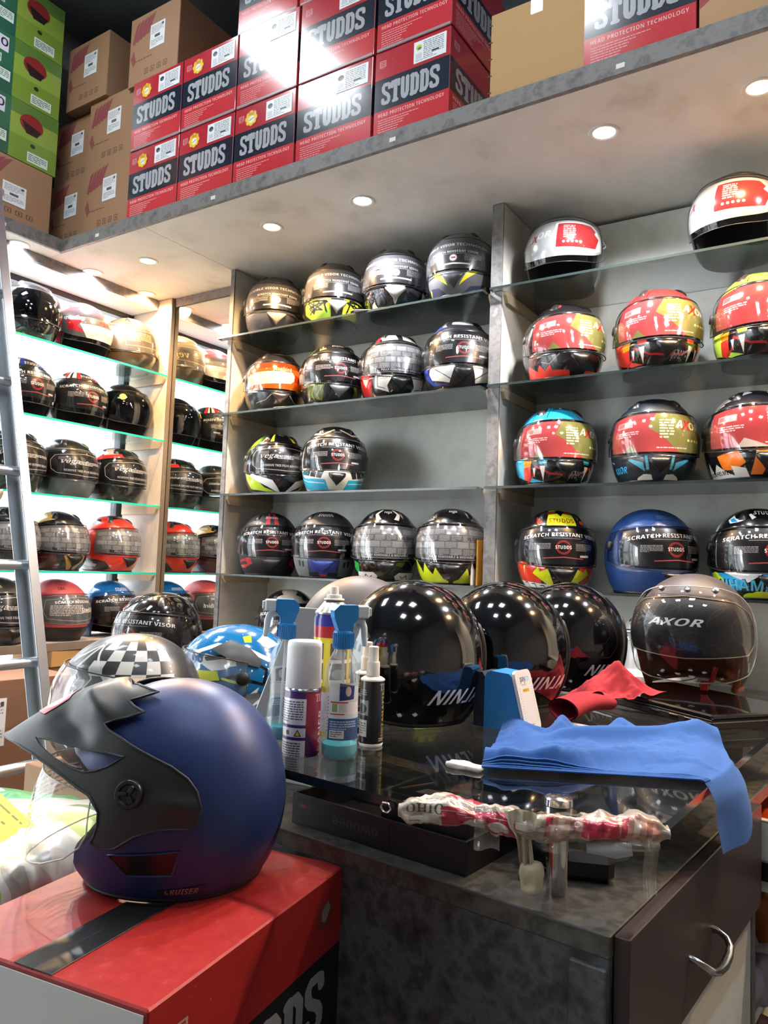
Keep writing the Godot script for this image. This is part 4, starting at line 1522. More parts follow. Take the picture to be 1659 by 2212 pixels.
	var tr := Vector3(1.640, 1.118, 1.155)
	var br := Vector3(1.640, G_TOP, 1.172)
	var off := (br - bl).cross(tl - bl).normalized() * 0.003
	b.quad(bl + off, br + off, tr + off, tl + off)
	b.quad(br - off, bl - off, tl - off, tr - off)
	put(b, "panel", mat(Color("#85868a"), 0.4), gb)
	b = bd()
	b.quad(bl - off, bl + off, tl + off, tl - off)
	b.quad(tl - off, tl + off, tr + off, tr - off)
	b.quad(br + off, br - off, tr - off, tr + off)
	b.tube([bl, tl, tr, br], 0.0022, 6)
	put(b, "pale_edge", mat(Color("#c9c8c4"), 0.5), gb)
	# --- sound box
	var pb := thing("sound_box", "blue payment sound box with slanted white plate", "speaker", Vector3(1.822, G_TOP, 1.030), 0)
	var bx := Basis(Vector3.UP, deg_to_rad(-2))
	b = bd()
	b.prism([-0.050, 0.0, 0.028, 0.0, 0.004, 0.094, -0.002, 0.100, -0.038, 0.102, -0.046, 0.098, -0.050, 0.088], 0.062, Transform3D(bx, Vector3.ZERO) * Transform3D(Basis(Vector3.UP, PI * 0.0), Vector3.ZERO))
	put(b, "case", mat(Color("#1777b4"), 0.4), pb)
	b = bd()
	b.prism([-0.072, 0.0, -0.0505, 0.0, -0.0505, 0.090, -0.056, 0.098, -0.066, 0.097, -0.072, 0.090], 0.058, Transform3D(bx, Vector3.ZERO))
	put(b, "speaker_back", mat(Color("#161c2c"), 0.5), pb)
	ink = Ink.new(self, 384, 640, Color("#d6d0ca"))
	ink.text("pay", 96, 120, 62, Color("#1d2c4a"), {"sx": 0.9})
	ink.text("tm", 214, 120, 62, Color("#6fb6d8"), {"sx": 0.9})
	ink.small(110, 150, 170, 1, 14, Color("#8d8884"), 2)
	ink.rect(120, 196, 150, 34, Color("#c9a423"))
	ink.small(132, 208, 120, 1, 14, Color("#7a6418"), 3)
	for i in 15:
		ink.rect(34, 186 + i * 25, 40, 4, Color("#a29d99"))
		ink.rect(310, 186 + i * 25, 40, 4, Color("#a29d99"))
	ink.small(120, 560, 150, 1, 14, Color("#6a6663"), 4)
	b = bd()
	# rounded rectangle drawn in order
	var pl := []
	for k in 4:
		var cx: float = [0.020, -0.020, -0.020, 0.020][k]
		var cy: float = [0.042, 0.042, -0.042, -0.042][k]
		for i in 6:
			var an: float = PI / 2 * k + PI / 2 * i / 5.0
			pl.append_array([cx + 0.013 * cos(an), cy + 0.013 * sin(an)])
	var face := Transform3D(bx, Vector3.ZERO) * Transform3D(Basis(Vector3.BACK, deg_to_rad(15)) * Basis(Vector3.UP, PI / 2), Vector3(0.0195, 0.052, 0))
	b.prism(pl, 0.006, face)
	put(b, "face_plate", mat(Color.WHITE, 0.4, 0, {"tex": ink.tex()}), pb, "white rounded face plate")
	# --- laptop
	var lp := thing("laptop", "closed black laptop under the retro helmet", "laptop", Vector3(2.035, G_TOP, 0.598), -35)
	b = bd()
	b.box(Vector3(0, 0.011, 0), Vector3(0.37, 0.016, 0.25), 0.003)
	put(b, "base", mat(Color("#1a1b1e"), 0.5), lp)
	b = bd()
	b.box(Vector3(0, 0.0265, 0), Vector3(0.37, 0.010, 0.25), 0.003)
	put(b, "lid", mat(Color("#0b0b0d"), 0.08, 0, {"coat": 1.0}), lp, "glossy black lid")
	b = bd()
	b.box(Vector3(0, 0.0200, 0.002), Vector3(0.366, 0.003, 0.246), 0.0005)
	put(b, "seam", M.rubber, lp)
	for q in [[-0.02, 0.026, 0.009, "port"], [0.035, 0.022, 0.006, "port"], [0.085, 0.024, 0.007, "port"], [0.13, 0.03, 0.008, "port"]]:
		b = bd()
		b.box(Vector3(q[0], 0.0115, 0.1250), Vector3(q[1], q[2], 0.0016), 0.0005)
		put(b, q[3], M.port, lp)
	for q in [[-0.16, -0.10], [0.16, -0.10], [-0.16, 0.10], [0.16, 0.10]]:
		b = bd()
		b.lathe([Vector2(0, 0.0034), Vector2(0.007, 0.0034), Vector2(0.0075, 0), Vector2(0, 0)], 12, Transform3D(Basis.IDENTITY, Vector3(q[0], 0, q[1])))
		put(b, "rubber_foot", M.rubber, lp)
	# clear plastic ruler in front of the laptop
	var ru := thing("plastic_strip", "narrow translucent plastic strip lying before the laptop", "strip", Vector3(1.985, G_TOP, 0.948), -12)
	b = bd()
	b.box(Vector3(0, 0.0025, 0), Vector3(0.26, 0.003, 0.016), 0.001)
	put(b, "strip", mat(Color("#b3aca6"), 0.3), ru)
	# --- cloths
	blue_cloth()
	red_cloth()
	# --- black trays under the edge of the glass
	var tr1 := thing("black_tray", "long black cardboard tray with grey lettering on the counter", "tray", Vector3(1.790, W_TOP, 1.351), -4.3)
	tray(tr1, Vector3(0.305, 0.044, 0.172), true)
	var tr2 := thing("black_tray", "shorter black tray nested in the long tray, holding torn cardboard", "tray", Vector3(1.868, W_TOP + 0.028, 1.352), -4.3)
	tray(tr2, Vector3(0.142, 0.050, 0.160), false)
	var bits := [["#8a8078", -0.03, 0.0], ["#6b6258", 0.02, 0.02], ["#8a4a26", 0.0, -0.02], ["#5a524c", 0.045, -0.01], ["#9a6a4a", -0.045, 0.03]]
	for i in bits.size():
		b = bd()
		var p := Vector3(bits[i][1], 0.0, bits[i][2])
		b.prism([-0.030, -0.012, 0.024, -0.016, 0.032, 0.008, 0.006, 0.018, -0.026, 0.012], 0.002, Transform3D(Basis(Vector3.UP, i * 1.1) * Basis(Vector3.RIGHT, -PI / 2 + 0.3 * sin(i * 2.0)), p))
		var sc := thing("cardboard_scrap", "torn %s scrap of card lying in the nested black tray" % ["grey", "dark taupe", "rust brown", "charcoal", "tan"][i], "scrap", Vector3(1.868, W_TOP + 0.062 + 0.004 * i, 1.352), -4.3, "scraps in the black tray")
		put(b, "scrap", mat(Color(bits[i][0]), 0.8), sc)
	# tape dispenser, roll, drip
	var td := thing("tape_gun", "black hand-held tape dispenser with a steel knob lying on the counter", "tool", Vector3(2.03, W_TOP, 1.338), 0)
	b = bd()
	b.tube([Vector3(-0.095, 0.024, -0.055), Vector3(-0.06, 0.022, -0.02), Vector3(-0.03, 0.019, 0.018), Vector3(0.0, 0.018, 0.03)], [0.012, 0.0125, 0.013, 0.014], 12)
	put(b, "grip", mat(Color("#0e0f11"), 0.4), td)
	b = bd()
	b.box(Vector3(0.018, 0.017, 0.028), Vector3(0.075, 0.033, 0.03), 0.008, Transform3D(Basis(Vector3.UP, 0.4), Vector3.ZERO))
	put(b, "body", mat(Color("#121315"), 0.35), td)
	b = bd()
	b.lathe([Vector2(0, 0.012), Vector2(0.005, 0.011), Vector2(0.0085, 0.007), Vector2(0.0085, 0.002), Vector2(0.005, 0.0), Vector2(0.0045, -0.012)], 18, Transform3D(Basis(Vector3.RIGHT, PI / 2), Vector3(-0.034, 0.017, 0.052)))
	put(b, "knob", M.chrome, td, "polished steel knob")
	b = bd()
	b.prism([0.0, 0.0, 0.02, 0.0, 0.016, 0.022, 0.004, 0.024], 0.001, Transform3D(Basis(Vector3.UP, 0.3), Vector3(-0.07, 0.034, -0.045)))
	put(b, "green_guard", mat(Color("#1f6a48"), 0.4), td)
	var rl := thing("tape_roll", "roll of clear packing tape standing flat on the counter", "tape roll", Vector3(2.050, W_TOP, 1.245), 0)
	b = bd()
	b.lathe([Vector2(0.027, 0.0465), Vector2(0.0372, 0.0465), Vector2(0.0376, 0.046), Vector2(0.0376, 0.0005), Vector2(0.0372, 0.0), Vector2(0.027, 0.0)], 44)
	put(b, "tape", mat(Color("#a8b2ae"), 0.25, 0, {"coat": 0.7}), rl)
	b = bd()
	b.lathe([Vector2(0.0255, 0.0465), Vector2(0.027, 0.0465), Vector2(0.027, 0.0), Vector2(0.0255, 0.0)], 40)
	b.sheet(40, 1, func(s: float, t: float): return Vector3(sin(-s * TAU) * 0.0255, lerpf(0.0465, 0, t), cos(-s * TAU) * 0.0255), null, true)
	put(b, "core", mat(Color("#b59a74"), 0.7), rl)
	# tape wound round the broken edge of the glass
	edge_wrap()
	# odds and ends under the glass
	for g in [["beige_strip", "beige card strip lying on the counter under the glass", "strip", Vector3(1.66, W_TOP, 1.062), Vector3(0.34, 0.010, 0.045), -12.0, "#8f7d55"], ["grey_box", "flat pale grey box on the counter under the taped glass corner", "box", Vector3(1.905, W_TOP, 1.215), Vector3(0.15, 0.042, 0.09), -33.0, "#93a0a0"], ["paper_stack", "stack of grey papers on the counter under the glass", "paper", Vector3(1.76, W_TOP, 1.205), Vector3(0.16, 0.008, 0.085), -16.0, "#56635f"], ["white_box", "small white box with brown print under the glass by the blue helmet", "box", Vector3(1.508, W_TOP, 1.225), Vector3(0.16, 0.06, 0.09), 6.0, "#c3c6c2"], ["slate_box", "slate blue flat box on the counter under the glass by the sound box", "box", Vector3(1.86, W_TOP, 1.105), Vector3(0.12, 0.02, 0.07), -20.0, "#3d4a50"]]:
		var o := thing(g[0], g[1], g[2], g[3], g[5])
		b = bd()
		b.box(Vector3(0, g[4].y / 2, 0), g[4], 0.001)
		put(b, "body", mat(Color(g[6]), 0.6), o)
		if g[0] == "white_box":
			b = bd()
			b.box(Vector3(-0.02, 0.03, 0.0452), Vector3(0.035, 0.03, 0.0008), 0.0002)
			put(b, "brown_label", mat(Color("#5a4334"), 0.6), o)
		if g[0] == "paper_stack" or g[0] == "beige_strip":
			ink = Ink.new(self, 256, 96, Color(g[6]))
			ink.small(14, 10, 220, 7, 12, Color(g[6]).darkened(0.35), 4)
			b = bd()
			b.box(Vector3(0, g[4].y + 0.0004, 0), Vector3(g[4].x * 0.8, 0.0006, g[4].z * 0.7), 0.0002)
			put(b, "printed_sheet", mat(Color.WHITE, 0.7, 0, {"tex": ink.tex()}), o)
	var wp := thing("paper_scrap", "small white crumpled paper scrap at the corner of the blue cloth", "scrap", Vector3(1.878, G_TOP, 1.345), 0)
	b = bd()
	soft_box(b, Vector3(0, 0.004, 0), Vector3(0.055, 0.009, 0.022), 0.004, 0.003, 8)
	put(b, "paper", mat(Color("#c9c5bd"), 0.7), wp)
	var rg := thing("metal_nut", "steel hexagonal ring at the end of the taped edge", "nut", Vector3(1.868, W_TOP + 0.094, 1.535), 0)
	b = bd()
	var hp := []
	for i in 6:
		hp.append(Vector3(cos(i * TAU / 6) * 0.0075, sin(i * TAU / 6) * 0.0062, 0))
	b.tube(hp, 0.0016, 6, true)
	put(b, "ring", M.chrome, rg)


func tray(t: Node3D, size: Vector3, long_one: bool) -> void:
	var m := mat(Color("#15161c"), 0.55)
	var b := bd()
	b.box(Vector3(0, 0.0015, 0), Vector3(size.x, 0.003, size.z), 0.0005)
	put(b, "bottom", m, t)
	var names_ := ["front_wall", "back_wall", "end_wall", "end_wall"]
	for i in 4:
		b = bd()
		if i < 2:
			b.box(Vector3(0, size.y / 2, (size.z / 2 - 0.002) * (1 if i == 0 else -1)), Vector3(size.x, size.y, 0.004), 0.0008)
		else:
			b.box(Vector3((size.x / 2 - 0.002) * (1 if i == 2 else -1), size.y / 2, 0), Vector3(0.004, size.y, size.z - 0.008), 0.0008)
		put(b, names_[i], m, t)
	if long_one:
		var ink := Ink.new(self, 512, 96, Color("#15161c"))
		ink.text("owuuee", 460, 26, 44, Color("#3b3d46"), {"turn": PI, "sx": 1.1})
		ink.rect(10, 16, 40, 14, Color("#6a2a34"))
		ink.small(56, 18, 90, 1, 14, Color("#2a2b33"), 3)
		b = bd()
		b.box(Vector3(-0.055, size.y / 2 - 0.002, size.z / 2 + 0.0003), Vector3(0.17, 0.032, 0.0006), 0.0002)
		put(b, "printed_panel", mat(Color.WHITE, 0.55, 0, {"tex": ink.tex()}), t)
		b = bd()
		b.box(Vector3(-0.02, 0.018, 0.072), Vector3(0.11, 0.002, 0.02), 0.0005, Transform3D(Basis(Vector3.RIGHT, 0.5), Vector3.ZERO))
		put(b, "inner_flap", mat(Color("#4a4a4a"), 0.7), t)


func edge_wrap() -> void:
	var t := thing("taped_edge", "red, white and clear packing tape wound lumpily round the broken glass edge", "tape")
	var nz := FastNoiseLite.new()
	nz.seed = 31
	nz.frequency = 2.6
	nz.fractal_octaves = 3
	var e0 := Vector3(1.885, G_TOP - 0.010, 1.532)
	var e1 := Vector3(2.172, G_TOP - 0.012, 1.402)
	var ink := Ink.new(self, 1024, 384, Color("#9b9184"))
	var r := RandomNumberGenerator.new()
	r.seed = 9
	ink.rect(0, 0, 230, 384, Color("#b5ae9e"))
	for i in 40:
		ink.rect(r.randf() * 220, r.randf() * 384, r.randf_range(10, 60), r.randf_range(3, 9), [Color("#6f6a60"), Color("#d8d3c4"), Color("#57534c")][i % 3])
	ink.text("OHIO", 30, 90, 40, Color("#4a463e"), {"font": "serif"})
	ink.poly([170, 60, 450, 30, 470, 330, 330, 384, 190, 320], Color("#a3203a"))
	ink.poly([260, 110, 330, 90, 350, 250, 290, 290, 240, 220], Color("#c9c0ba"))
	ink.oval(390, 120, 40, 34, Color("#cbc3bd"))
	ink.rect(360, 160, 46, 80, Color("#c5bcb4"))
	ink.poly([560, 30, 980, 20, 1000, 180, 580, 200], Color("#b48478"))
	for i in 9:
		ink.poly([570 + i * 46, 40, 596 + i * 46, 36, 580 + i * 46, 120, 560 + i * 46, 120], [Color("#a8283a"), Color("#c9b4a6"), Color("#8d5a50")][i % 3])
	ink.poly([720, 60, 830, 50, 840, 170, 730, 180], Color("#b2233c"))
	for i in 70:
		ink.line([r.randf() * 1024, r.randf() * 384, r.randf() * 1024, r.randf() * 384], 1.5, Color(0.82, 0.78, 0.72) if i % 6 == 0 else Color(0.4, 0.37, 0.33)) if i % 5 == 0 else ink.rect(r.randf() * 1024, r.randf() * 384, r.randf_range(8, 40), r.randf_range(2, 6), Color(0.75, 0.72, 0.67))
	var d := (e1 - e0)
	var side := Vector3.UP.cross(d.normalized())
	var b := bd()
	b.sheet(90, 26, func(s: float, q: float):
		var a: float = q * TAU
		var c := e0 + d * s
		var taper: float = 0.55 + 0.45 * sstep(0, 0.05, s) * sstep(1.0, 0.94, s)
		var rr: float = (0.0185 + 0.010 * nz.get_noise_2d(s * 2.4, cos(a) * 0.35 + 3) + 0.004 * nz.get_noise_2d(s * 6.0, sin(a) * 0.4)) * taper
		return c + side * (-cos(a)) * rr * 1.1 + Vector3.UP * (-sin(a)) * rr * 0.78 + Vector3.UP * 0.004 * sin(s * 9.0), func(s: float, q: float): return Vector2(s, fmod(q + 0.25, 1.0) * 0.999))
	put(b, "tape_wrap", mat(Color.WHITE, 0.3, 0, {"tex": ink.tex(), "coat": 0.6}), t)
	# cream strip that hangs down and ends in a knot
	b = bd()
	b.sheet(10, 30, func(s: float, q: float):
		var x := (s - 0.5)
		var wd := lerpf(0.038, 0.017, sstep(0.0, 0.45, q))
		var y := -0.050 * sstep(0.15, 1.0, q)
		var fw := 0.019 + 0.006 * sin(q * 3.0) - 0.012 * q
		var u := d.normalized()
		return e0 + d * 0.46 + u * (x * wd + 0.012 * q) + Vector3.UP * (0.018 * (1 - sstep(0, 0.25, q)) + y - 0.006 * absf(x)) + side * (-(fw) - 0.004 * sin(x * 14 + q * 5)))
	put(b, "cream_strip", M.cream_tape, t)
	b = bd()
	soft_box(b, e0 + d * 0.505 + Vector3.UP * -0.062 - side * 0.011, Vector3(0.024, 0.036, 0.02), 0.006, 0.002, 3)
	put(b, "knot", M.cream_tape, t)
	# clear loose ends
	for g in [[0.34, -0.03, 0.030, 0.035], [0.62, -0.012, 0.05, 0.03], [0.80, -0.018, 0.10, 0.022], [0.93, -0.03, 0.016, 0.07]]:
		b = bd()
		var ph: float = g[0] * 20
		b.sheet(8, 10, func(s: float, q: float):
			return e0 + d * g[0] + d.normalized() * (s - 0.5) * g[2] + Vector3.UP * (0.004 - q * g[3]) - side * (0.014 + 0.007 * sin(s * 6 + ph) + 0.006 * sin(q * 7 + ph)))
		put(b, "loose_end", M.tape_clear, t)
	# white foam tip below the right half
	b = bd()
	b.tube([e0 + d * 0.72 + Vector3(0, -0.020, 0.012), e0 + d * 0.82 + Vector3(0, -0.017, 0.013), e0 + d * 0.88 + Vector3(0, -0.014, 0.014)], [0.006, 0.012, 0.010], 10)
	put(b, "foam_tip", mat(Color("#aab0b2"), 0.5), t)


func blue_cloth() -> void:
	var t := thing("blue_cloth", "blue microfibre cloth spread on the glass and hanging over its edge", "cloth")
	var nz := FastNoiseLite.new()
	nz.seed = 4
	nz.frequency = 2.2
	var fl := Vector3(1.905, G_TOP, 1.345)
	var fr := Vector3(2.168, G_TOP, 1.205)
	var bl := Vector3(1.815, G_TOP, 1.075)
	var br := Vector3(2.10, G_TOP, 0.835)
	var f := func(s: float, q: float) -> Vector3:
		# s across from left, q from the back to the front hem
		var k := minf(s / 0.74, 1.0)
		var p := bl.lerp(br, k).lerp(fl.lerp(fr, k), q)
		var h := 0.004
		h += 0.026 * exp(-pow((k - 0.30) / 0.045, 2)) * exp(-pow((q - 0.10) / 0.20, 2))
		h += 0.020 * exp(-pow((k - 0.58) / 0.06, 2)) * exp(-pow((q - 0.02) / 0.16, 2))
		h += 0.022 * exp(-pow((k - 0.06 - q * 0.25) / 0.08, 2)) * (1 - q)
		h += 0.022 * exp(-pow((q - 0.50 + 0.28 * k) / 0.08, 2)) * sstep(0.15, 0.4, k)
		h += 0.022 * exp(-pow((q - 0.78 - 0.14 * sin(k * 5.0 + 0.6)) / 0.10, 2)) * sstep(0.9, 0.3, k)
		h += 0.020 * exp(-pow((k - 0.95) / 0.14, 2)) * (1 - 0.75 * q) * sstep(1.02, 0.9, k)
		h += 0.012 * maxf(0.0, nz.get_noise_2d(k * 1.3, q * 1.1)) + 0.010 * sin(k * 3.1) * sin(q * 3.1)
		if q > 0.9:
			h = lerpf(h, 0.006, sstep(0.9, 1.0, q))
		p.y += h
		p.x += 0.042 * sin(PI * q) * pow(k, 4)
		if s > 0.74:
			# over the edge: round the rim, then down
			var m := (s - 0.74) / 0.26
			var reach := 0.100 * sstep(0.42, 0.82, q)
			var dn := maxf(0.0, m * reach - 0.006)
			var out_ := minf(m * reach, 0.006) + 0.014 * sin(minf(dn / 0.03, 1.0) * PI / 2) + dn * 0.16
			p += Vector3(1, 0, 0.05) * (out_ + 0.006 * sin(q * 11.0) * minf(1, dn * 20))
			p.y -= dn * 0.94 + h * sstep(0, 0.5, m)
			p.z -= 0.12 * dn
		return p
	var b := bd()
	b.sheet(120, 70, f)
	put(b, "fabric", M.cloth_blue, t)
	b = bd()
	for k in 5:
		var path := []
		for i in 60:
			path.append(f.call(i / 59.0 * 0.76, 1.0 - 0.006 - k * 0.012) + Vector3(0, 0.0012, 0.0008))
		b.tube(path, 0.0016, 5)
	put(b, "stitched_hem", M.cloth_blue, t)


func red_cloth() -> void:
	var t := thing("red_cloth", "crumpled red cloth between the black helmet and the laptop", "cloth")
	var nz := FastNoiseLite.new()
	nz.seed = 14
	nz.frequency = 3.0
	var b := bd()
	var a0 := Vector3(1.775, G_TOP, 0.70)
	var a1 := Vector3(1.985, G_TOP + 0.034, 0.590)
	var c0 := Vector3(1.868, G_TOP, 0.90)
	var c1 := Vector3(1.975, G_TOP + 0.034, 0.675)
	b.sheet(60, 44, func(s: float, q: float):
		var p := a0.lerp(a1, s).lerp(c0.lerp(c1, s), q)
		var h := 0.006 + 0.058 * exp(-pow((s - 0.55) / 0.30, 2)) * exp(-pow((q - 0.35) / 0.38, 2))
		h += 0.022 * exp(-pow((s - 0.22 - q * 0.1) / 0.12, 2)) * (0.4 + q) + 0.014 * exp(-pow((s - q * 0.6 - 0.3) / 0.07, 2)) + 0.012 * nz.get_noise_2d(s, q)
		h *= sstep(1.02, 0.72, s) * sstep(-0.05, 0.15, s) * 0.9 + 0.1
		return p + Vector3(0, h, 0))
	put(b, "fabric", M.cloth_red, t)
	b = bd()
	# the rolled end that opens like a tube towards the front
	var path := []
	for i in 14:
		var k := i / 13.0
		path.append(Vector3(1.868 + 0.035 * k, G_TOP + 0.024 + 0.008 * sin(k * 3), 0.915 - 0.15 * k))
	b.sheet(30, 13, func(s: float, q: float):
		var c: Vector3 = path[int(round(q * 13))]
		var an: float = s * TAU
		var w := 1.0 - 0.2 * q
		return c + Vector3(cos(an) * 0.034 * w, sin(an) * 0.021 * w, cos(an) * 0.012 * w), null, true)
	b.sheet(30, 13, func(s: float, q: float):
		var c: Vector3 = path[int(round(q * 13))]
		var an: float = -s * TAU
		var w := 0.9 - 0.2 * q
		return c + Vector3(cos(an) * 0.034 * w, sin(an) * 0.021 * w, cos(an) * 0.012 * w), null, true)
	put(b, "rolled_end", M.cloth_red, t)


# ---------------------------------------------------------------- helmets
# A helmet's outside is given by the direction az (degrees, 0 ahead, + to +X) and the height angle phi (90 crown, -48 rim).
const FULL := {"rx": 0.126, "zf": 0.158, "zb": 0.142, "yt": 0.142, "yl": 0.158, "yc": 0.117, "pw": 0.70, "pu": 0.92, "n": 2.25, "chin": 0.016, "rim": -48.0, "port": true}
const SPORT := {"rx": 0.128, "zf": 0.162, "zb": 0.150, "yt": 0.148, "yl": 0.162, "yc": 0.120, "pw": 0.68, "pu": 0.90, "n": 2.3, "chin": 0.024, "rim": -48.0, "port": true}
const OPEN := {"rx": 0.128, "zf": 0.136, "zb": 0.142, "yt": 0.138, "yl": 0.158, "yc": 0.117, "pw": 0.64, "pu": 0.96, "n": 2.1, "chin": 0.0, "rim": -48.0, "port": false, "brow": 30.0, "a0": 50.0, "a1": 82.0}
const MODULAR := {"rx": 0.130, "zf": 0.156, "zb": 0.146, "yt": 0.142, "yl": 0.160, "yc": 0.119, "pw": 0.66, "pu": 0.88, "n": 2.35, "chin": 0.010, "rim": -48.0, "port": true}
var shapes := {}


func sstep(a: float, b: float, x: float) -> float:
	var t := clampf((x - a) / (b - a), 0.0, 1.0)
	return t * t * (3 - 2 * t)


func at(S: Dictionary, az: float, phi: float, off := 0.0, port := false) -> Vector3:
	var a := deg_to_rad(az)
	var p := deg_to_rad(phi)
	var c := pow(maxf(cos(p), 0.0), S.pu if phi > 0 else S.pw)
	var y: float = (S.yt if phi > 0 else S.yl) * sin(p)
	var s := absf(sin(a))
	var k := absf(cos(a))
	var m := pow(pow(s, S.n) + pow(k, S.n), -1.0 / S.n)
	var len_: float = (S.zf if k == cos(a) else S.zb)
	var jut: float = S.chin * exp(-pow((phi + 26) / 17.0, 2)) * exp(-pow(az / 42.0, 2))
	var r := Vector3(S.rx * c * m * sin(a), y, (len_ * c + (jut if cos(a) > 0 else 0.0)) * m * cos(a))
	if port and S.port:
		var e := sstep(80, 74, absf(az)) * sstep(-16, -13, phi) * sstep(33, 29, phi)
		r *= 1.0 - 0.13 * e
	var d := Vector3(r.x / (S.rx * S.rx), r.y / (S.yt * S.yt), r.z / (len_ * len_)).normalized()
	return r + d * off + Vector3(0, S.yc, 0)


func rim_phi(S: Dictionary, az: float) -> float:
	if S.port:
		return S.rim + 4.0 * sstep(100, 180, absf(az))
	return lerpf(S.brow, S.rim, sstep(S.a0, S.a1, absf(az))) + 5.0 * sstep(110, 180, absf(az))


func shell_uv(az: float, phi: float) -> Vector2:
	return Vector2((az + 180) / 360.0, (90 - phi) / 138.0)


# columns crowd where the rim of an open helmet turns
func spread(S: Dictionary, s: float) -> float:
	var az := s * 360.0 - 180.0
	if S.port:
		return az
	var q := absf(az) / 180.0
	var b := q * 180.0 if q < 0.2 else (36.0 + (q - 0.2) / 0.45 * 54.0 if q < 0.65 else 90.0 + (q - 0.65) / 0.35 * 90.0)
	return b * signf(az)


func shell_mesh(S: Dictionary, nu := 84, nv := 40) -> Build:
	var b := bd()
	b.sheet(nu, nv, func(s: float, t: float):
		var az := spread(S, s)
		return at(S, az, lerpf(90, rim_phi(S, az), t), 0, true),
		func(s: float, t: float):
			var az := spread(S, s)
			return shell_uv(az, lerpf(90, rim_phi(S, az), t)), true)
	return b


func lining_mesh(S: Dictionary, nu := 64) -> Build:
	var b := bd()
	if S.port:
		b.sheet(nu, 6, func(s: float, t: float):
			var az: float = -spread(S, s)
			var p := at(S, az, rim_phi(S, az), -0.002)
			var k: float = [1.0, 0.96, 0.84, 0.76, 0.72, 0.5, 0.0][int(round(t * 6))]
			var h: float = [0.001, 0.0, 0.004, 0.03, 0.06, 0.08, 0.085][int(round(t * 6))]
			return Vector3(p.x * k, h, p.z * k), null, true)
	else:
		b.sheet(nu, 18, func(s: float, t: float):
			var az: float = -spread(S, s)
			var ph := lerpf(rim_phi(S, az), 90, t)
			var g := -0.001 - 0.024 * sstep(0, 0.12, t)
			return at(S, az, ph, g), null, true)
	return b


func rim_mesh(S: Dictionary, rad := 0.0045, nu := 72) -> Build:
	var b := bd()
	var path := []
	for i in nu:
		var az := spread(S, float(i) / nu)
		path.append(at(S, az, rim_phi(S, az), -0.001))
	b.tube(path, rad, 6, true)
	return b


# a sheet that follows the shell: az from a0 to a1, lower and upper height angle given for each az
func patch(S: Dictionary, a0: float, a1: float, lo: Callable, hi: Callable, off: float, bulge := 0.0, nu := 36, nv := 10, power := 2.0) -> Build:
	var b := bd()
	b.sheet(nu, nv, func(s: float, t: float):
		var az := lerpf(a0, a1, s)
		var x: float = 1.0 - pow(absf(2 * s - 1), power)
		var y: float = 1.0 - pow(absf(2 * t - 1), power)
		return at(S, az, lerpf(hi.call(az), lo.call(az), t), off + bulge * x * y))
	return b


func visor_hi(az: float) -> float:
	return 34.0 - 10.0 * pow(absf(az) / 96.0, 2.2)


func visor_lo(az: float) -> float:
	return -17.0 + 8.0 * pow(absf(az) / 96.0, 3.0)


func edge_tube(S: Dictionary, a: float, lo: Callable, hi: Callable, off: float, rad: float) -> Build:
	var path := []
	for i in 33:
		var az := lerpf(-a, a, i / 32.0)
		path.append(at(S, az, hi.call(az), off))
	for i in 33:
		var az := lerpf(a, -a, i / 32.0)
		path.append(at(S, az, lo.call(az), off))
	var b := bd()
	b.tube(path, rad, 5, true)
	return b


# meshes of one shape, made once and shared
func kit(kind: String) -> Dictionary:
	if shapes.has(kind):
		return shapes[kind]
	var S: Dictionary = {"full": FULL, "sport": SPORT, "open": OPEN, "modular": MODULAR}[kind]
	var k := {"S": S}
	k.shell = shell_mesh(S).mesh()
	k.lining = lining_mesh(S).mesh()
	k.rim = rim_mesh(S).mesh()
	if S.port:
		k.visor = patch(S, -96, 96, visor_lo, visor_hi, 0.007, 0.0, 48, 10).mesh()
		k.film = patch(S, -68, 68, func(az: float): return visor_lo(az) + 3.0, func(az: float): return visor_hi(az) - 3.0, 0.0052, 0.0, 40, 10).mesh()
		k.visor_trim = edge_tube(S, 96, visor_lo, visor_hi, 0.006, 0.0016).mesh()
		var c := 16.0 if kind == "sport" else 20.0
		k.chin_vent = patch(S, -c, c, func(az: float): return -40.0 + absf(az) * 0.95, func(az: float): return -19.5, -0.0015, 0.011, 20, 10, 4.0).mesh()
		k.top_vent = patch(S, -26, 26, func(az: float): return 45.0, func(az: float): return 62.0 - absf(az) * 0.2, -0.003, 0.012, 18, 8, 3.0).mesh()
		k.side_vent = []
		for s in [-1, 1]:
			var v := bd()
			v.sheet(14, 8, func(a: float, t: float):
				var az: float = (34 + 17 * a) * s if s > 0 else (-51 + 17 * a)
				return at(S, az, lerpf(66, 44, t), -0.002 + 0.0075 * (1 - pow(absf(2 * a - 1), 3)) * (1 - pow(absf(2 * t - 1), 3))))
			k.side_vent.append(v.mesh())
	else:
		k.shield = patch(S, -84, 84, func(az: float): return -24.0 + 14.0 * pow(absf(az) / 84.0, 4), func(az: float): return 38.0 - 8.0 * pow(absf(az) / 84.0, 2), 0.009, 0.006, 44, 12).mesh()
		k.film = patch(S, -70, 70, func(az: float): return -17.0 + 10.0 * pow(absf(az) / 70.0, 4), func(az: float): return 32.0 - 6.0 * pow(absf(az) / 70.0, 2), 0.0065, 0.006, 40, 12).mesh()
		k.shield_trim = edge_tube(S, 84, func(az: float): return -24.0 + 14.0 * pow(absf(az) / 84.0, 4), func(az: float): return 38.0 - 8.0 * pow(absf(az) / 84.0, 2), 0.009, 0.0014).mesh()
	var pv := bd()
	pv.lathe([Vector2(0, 0.009), Vector2(0.012, 0.008), Vector2(0.016, 0.004), Vector2(0.017, -0.004)], 18)
	k.pivot = pv.mesh()
	shapes[kind] = k
	return k


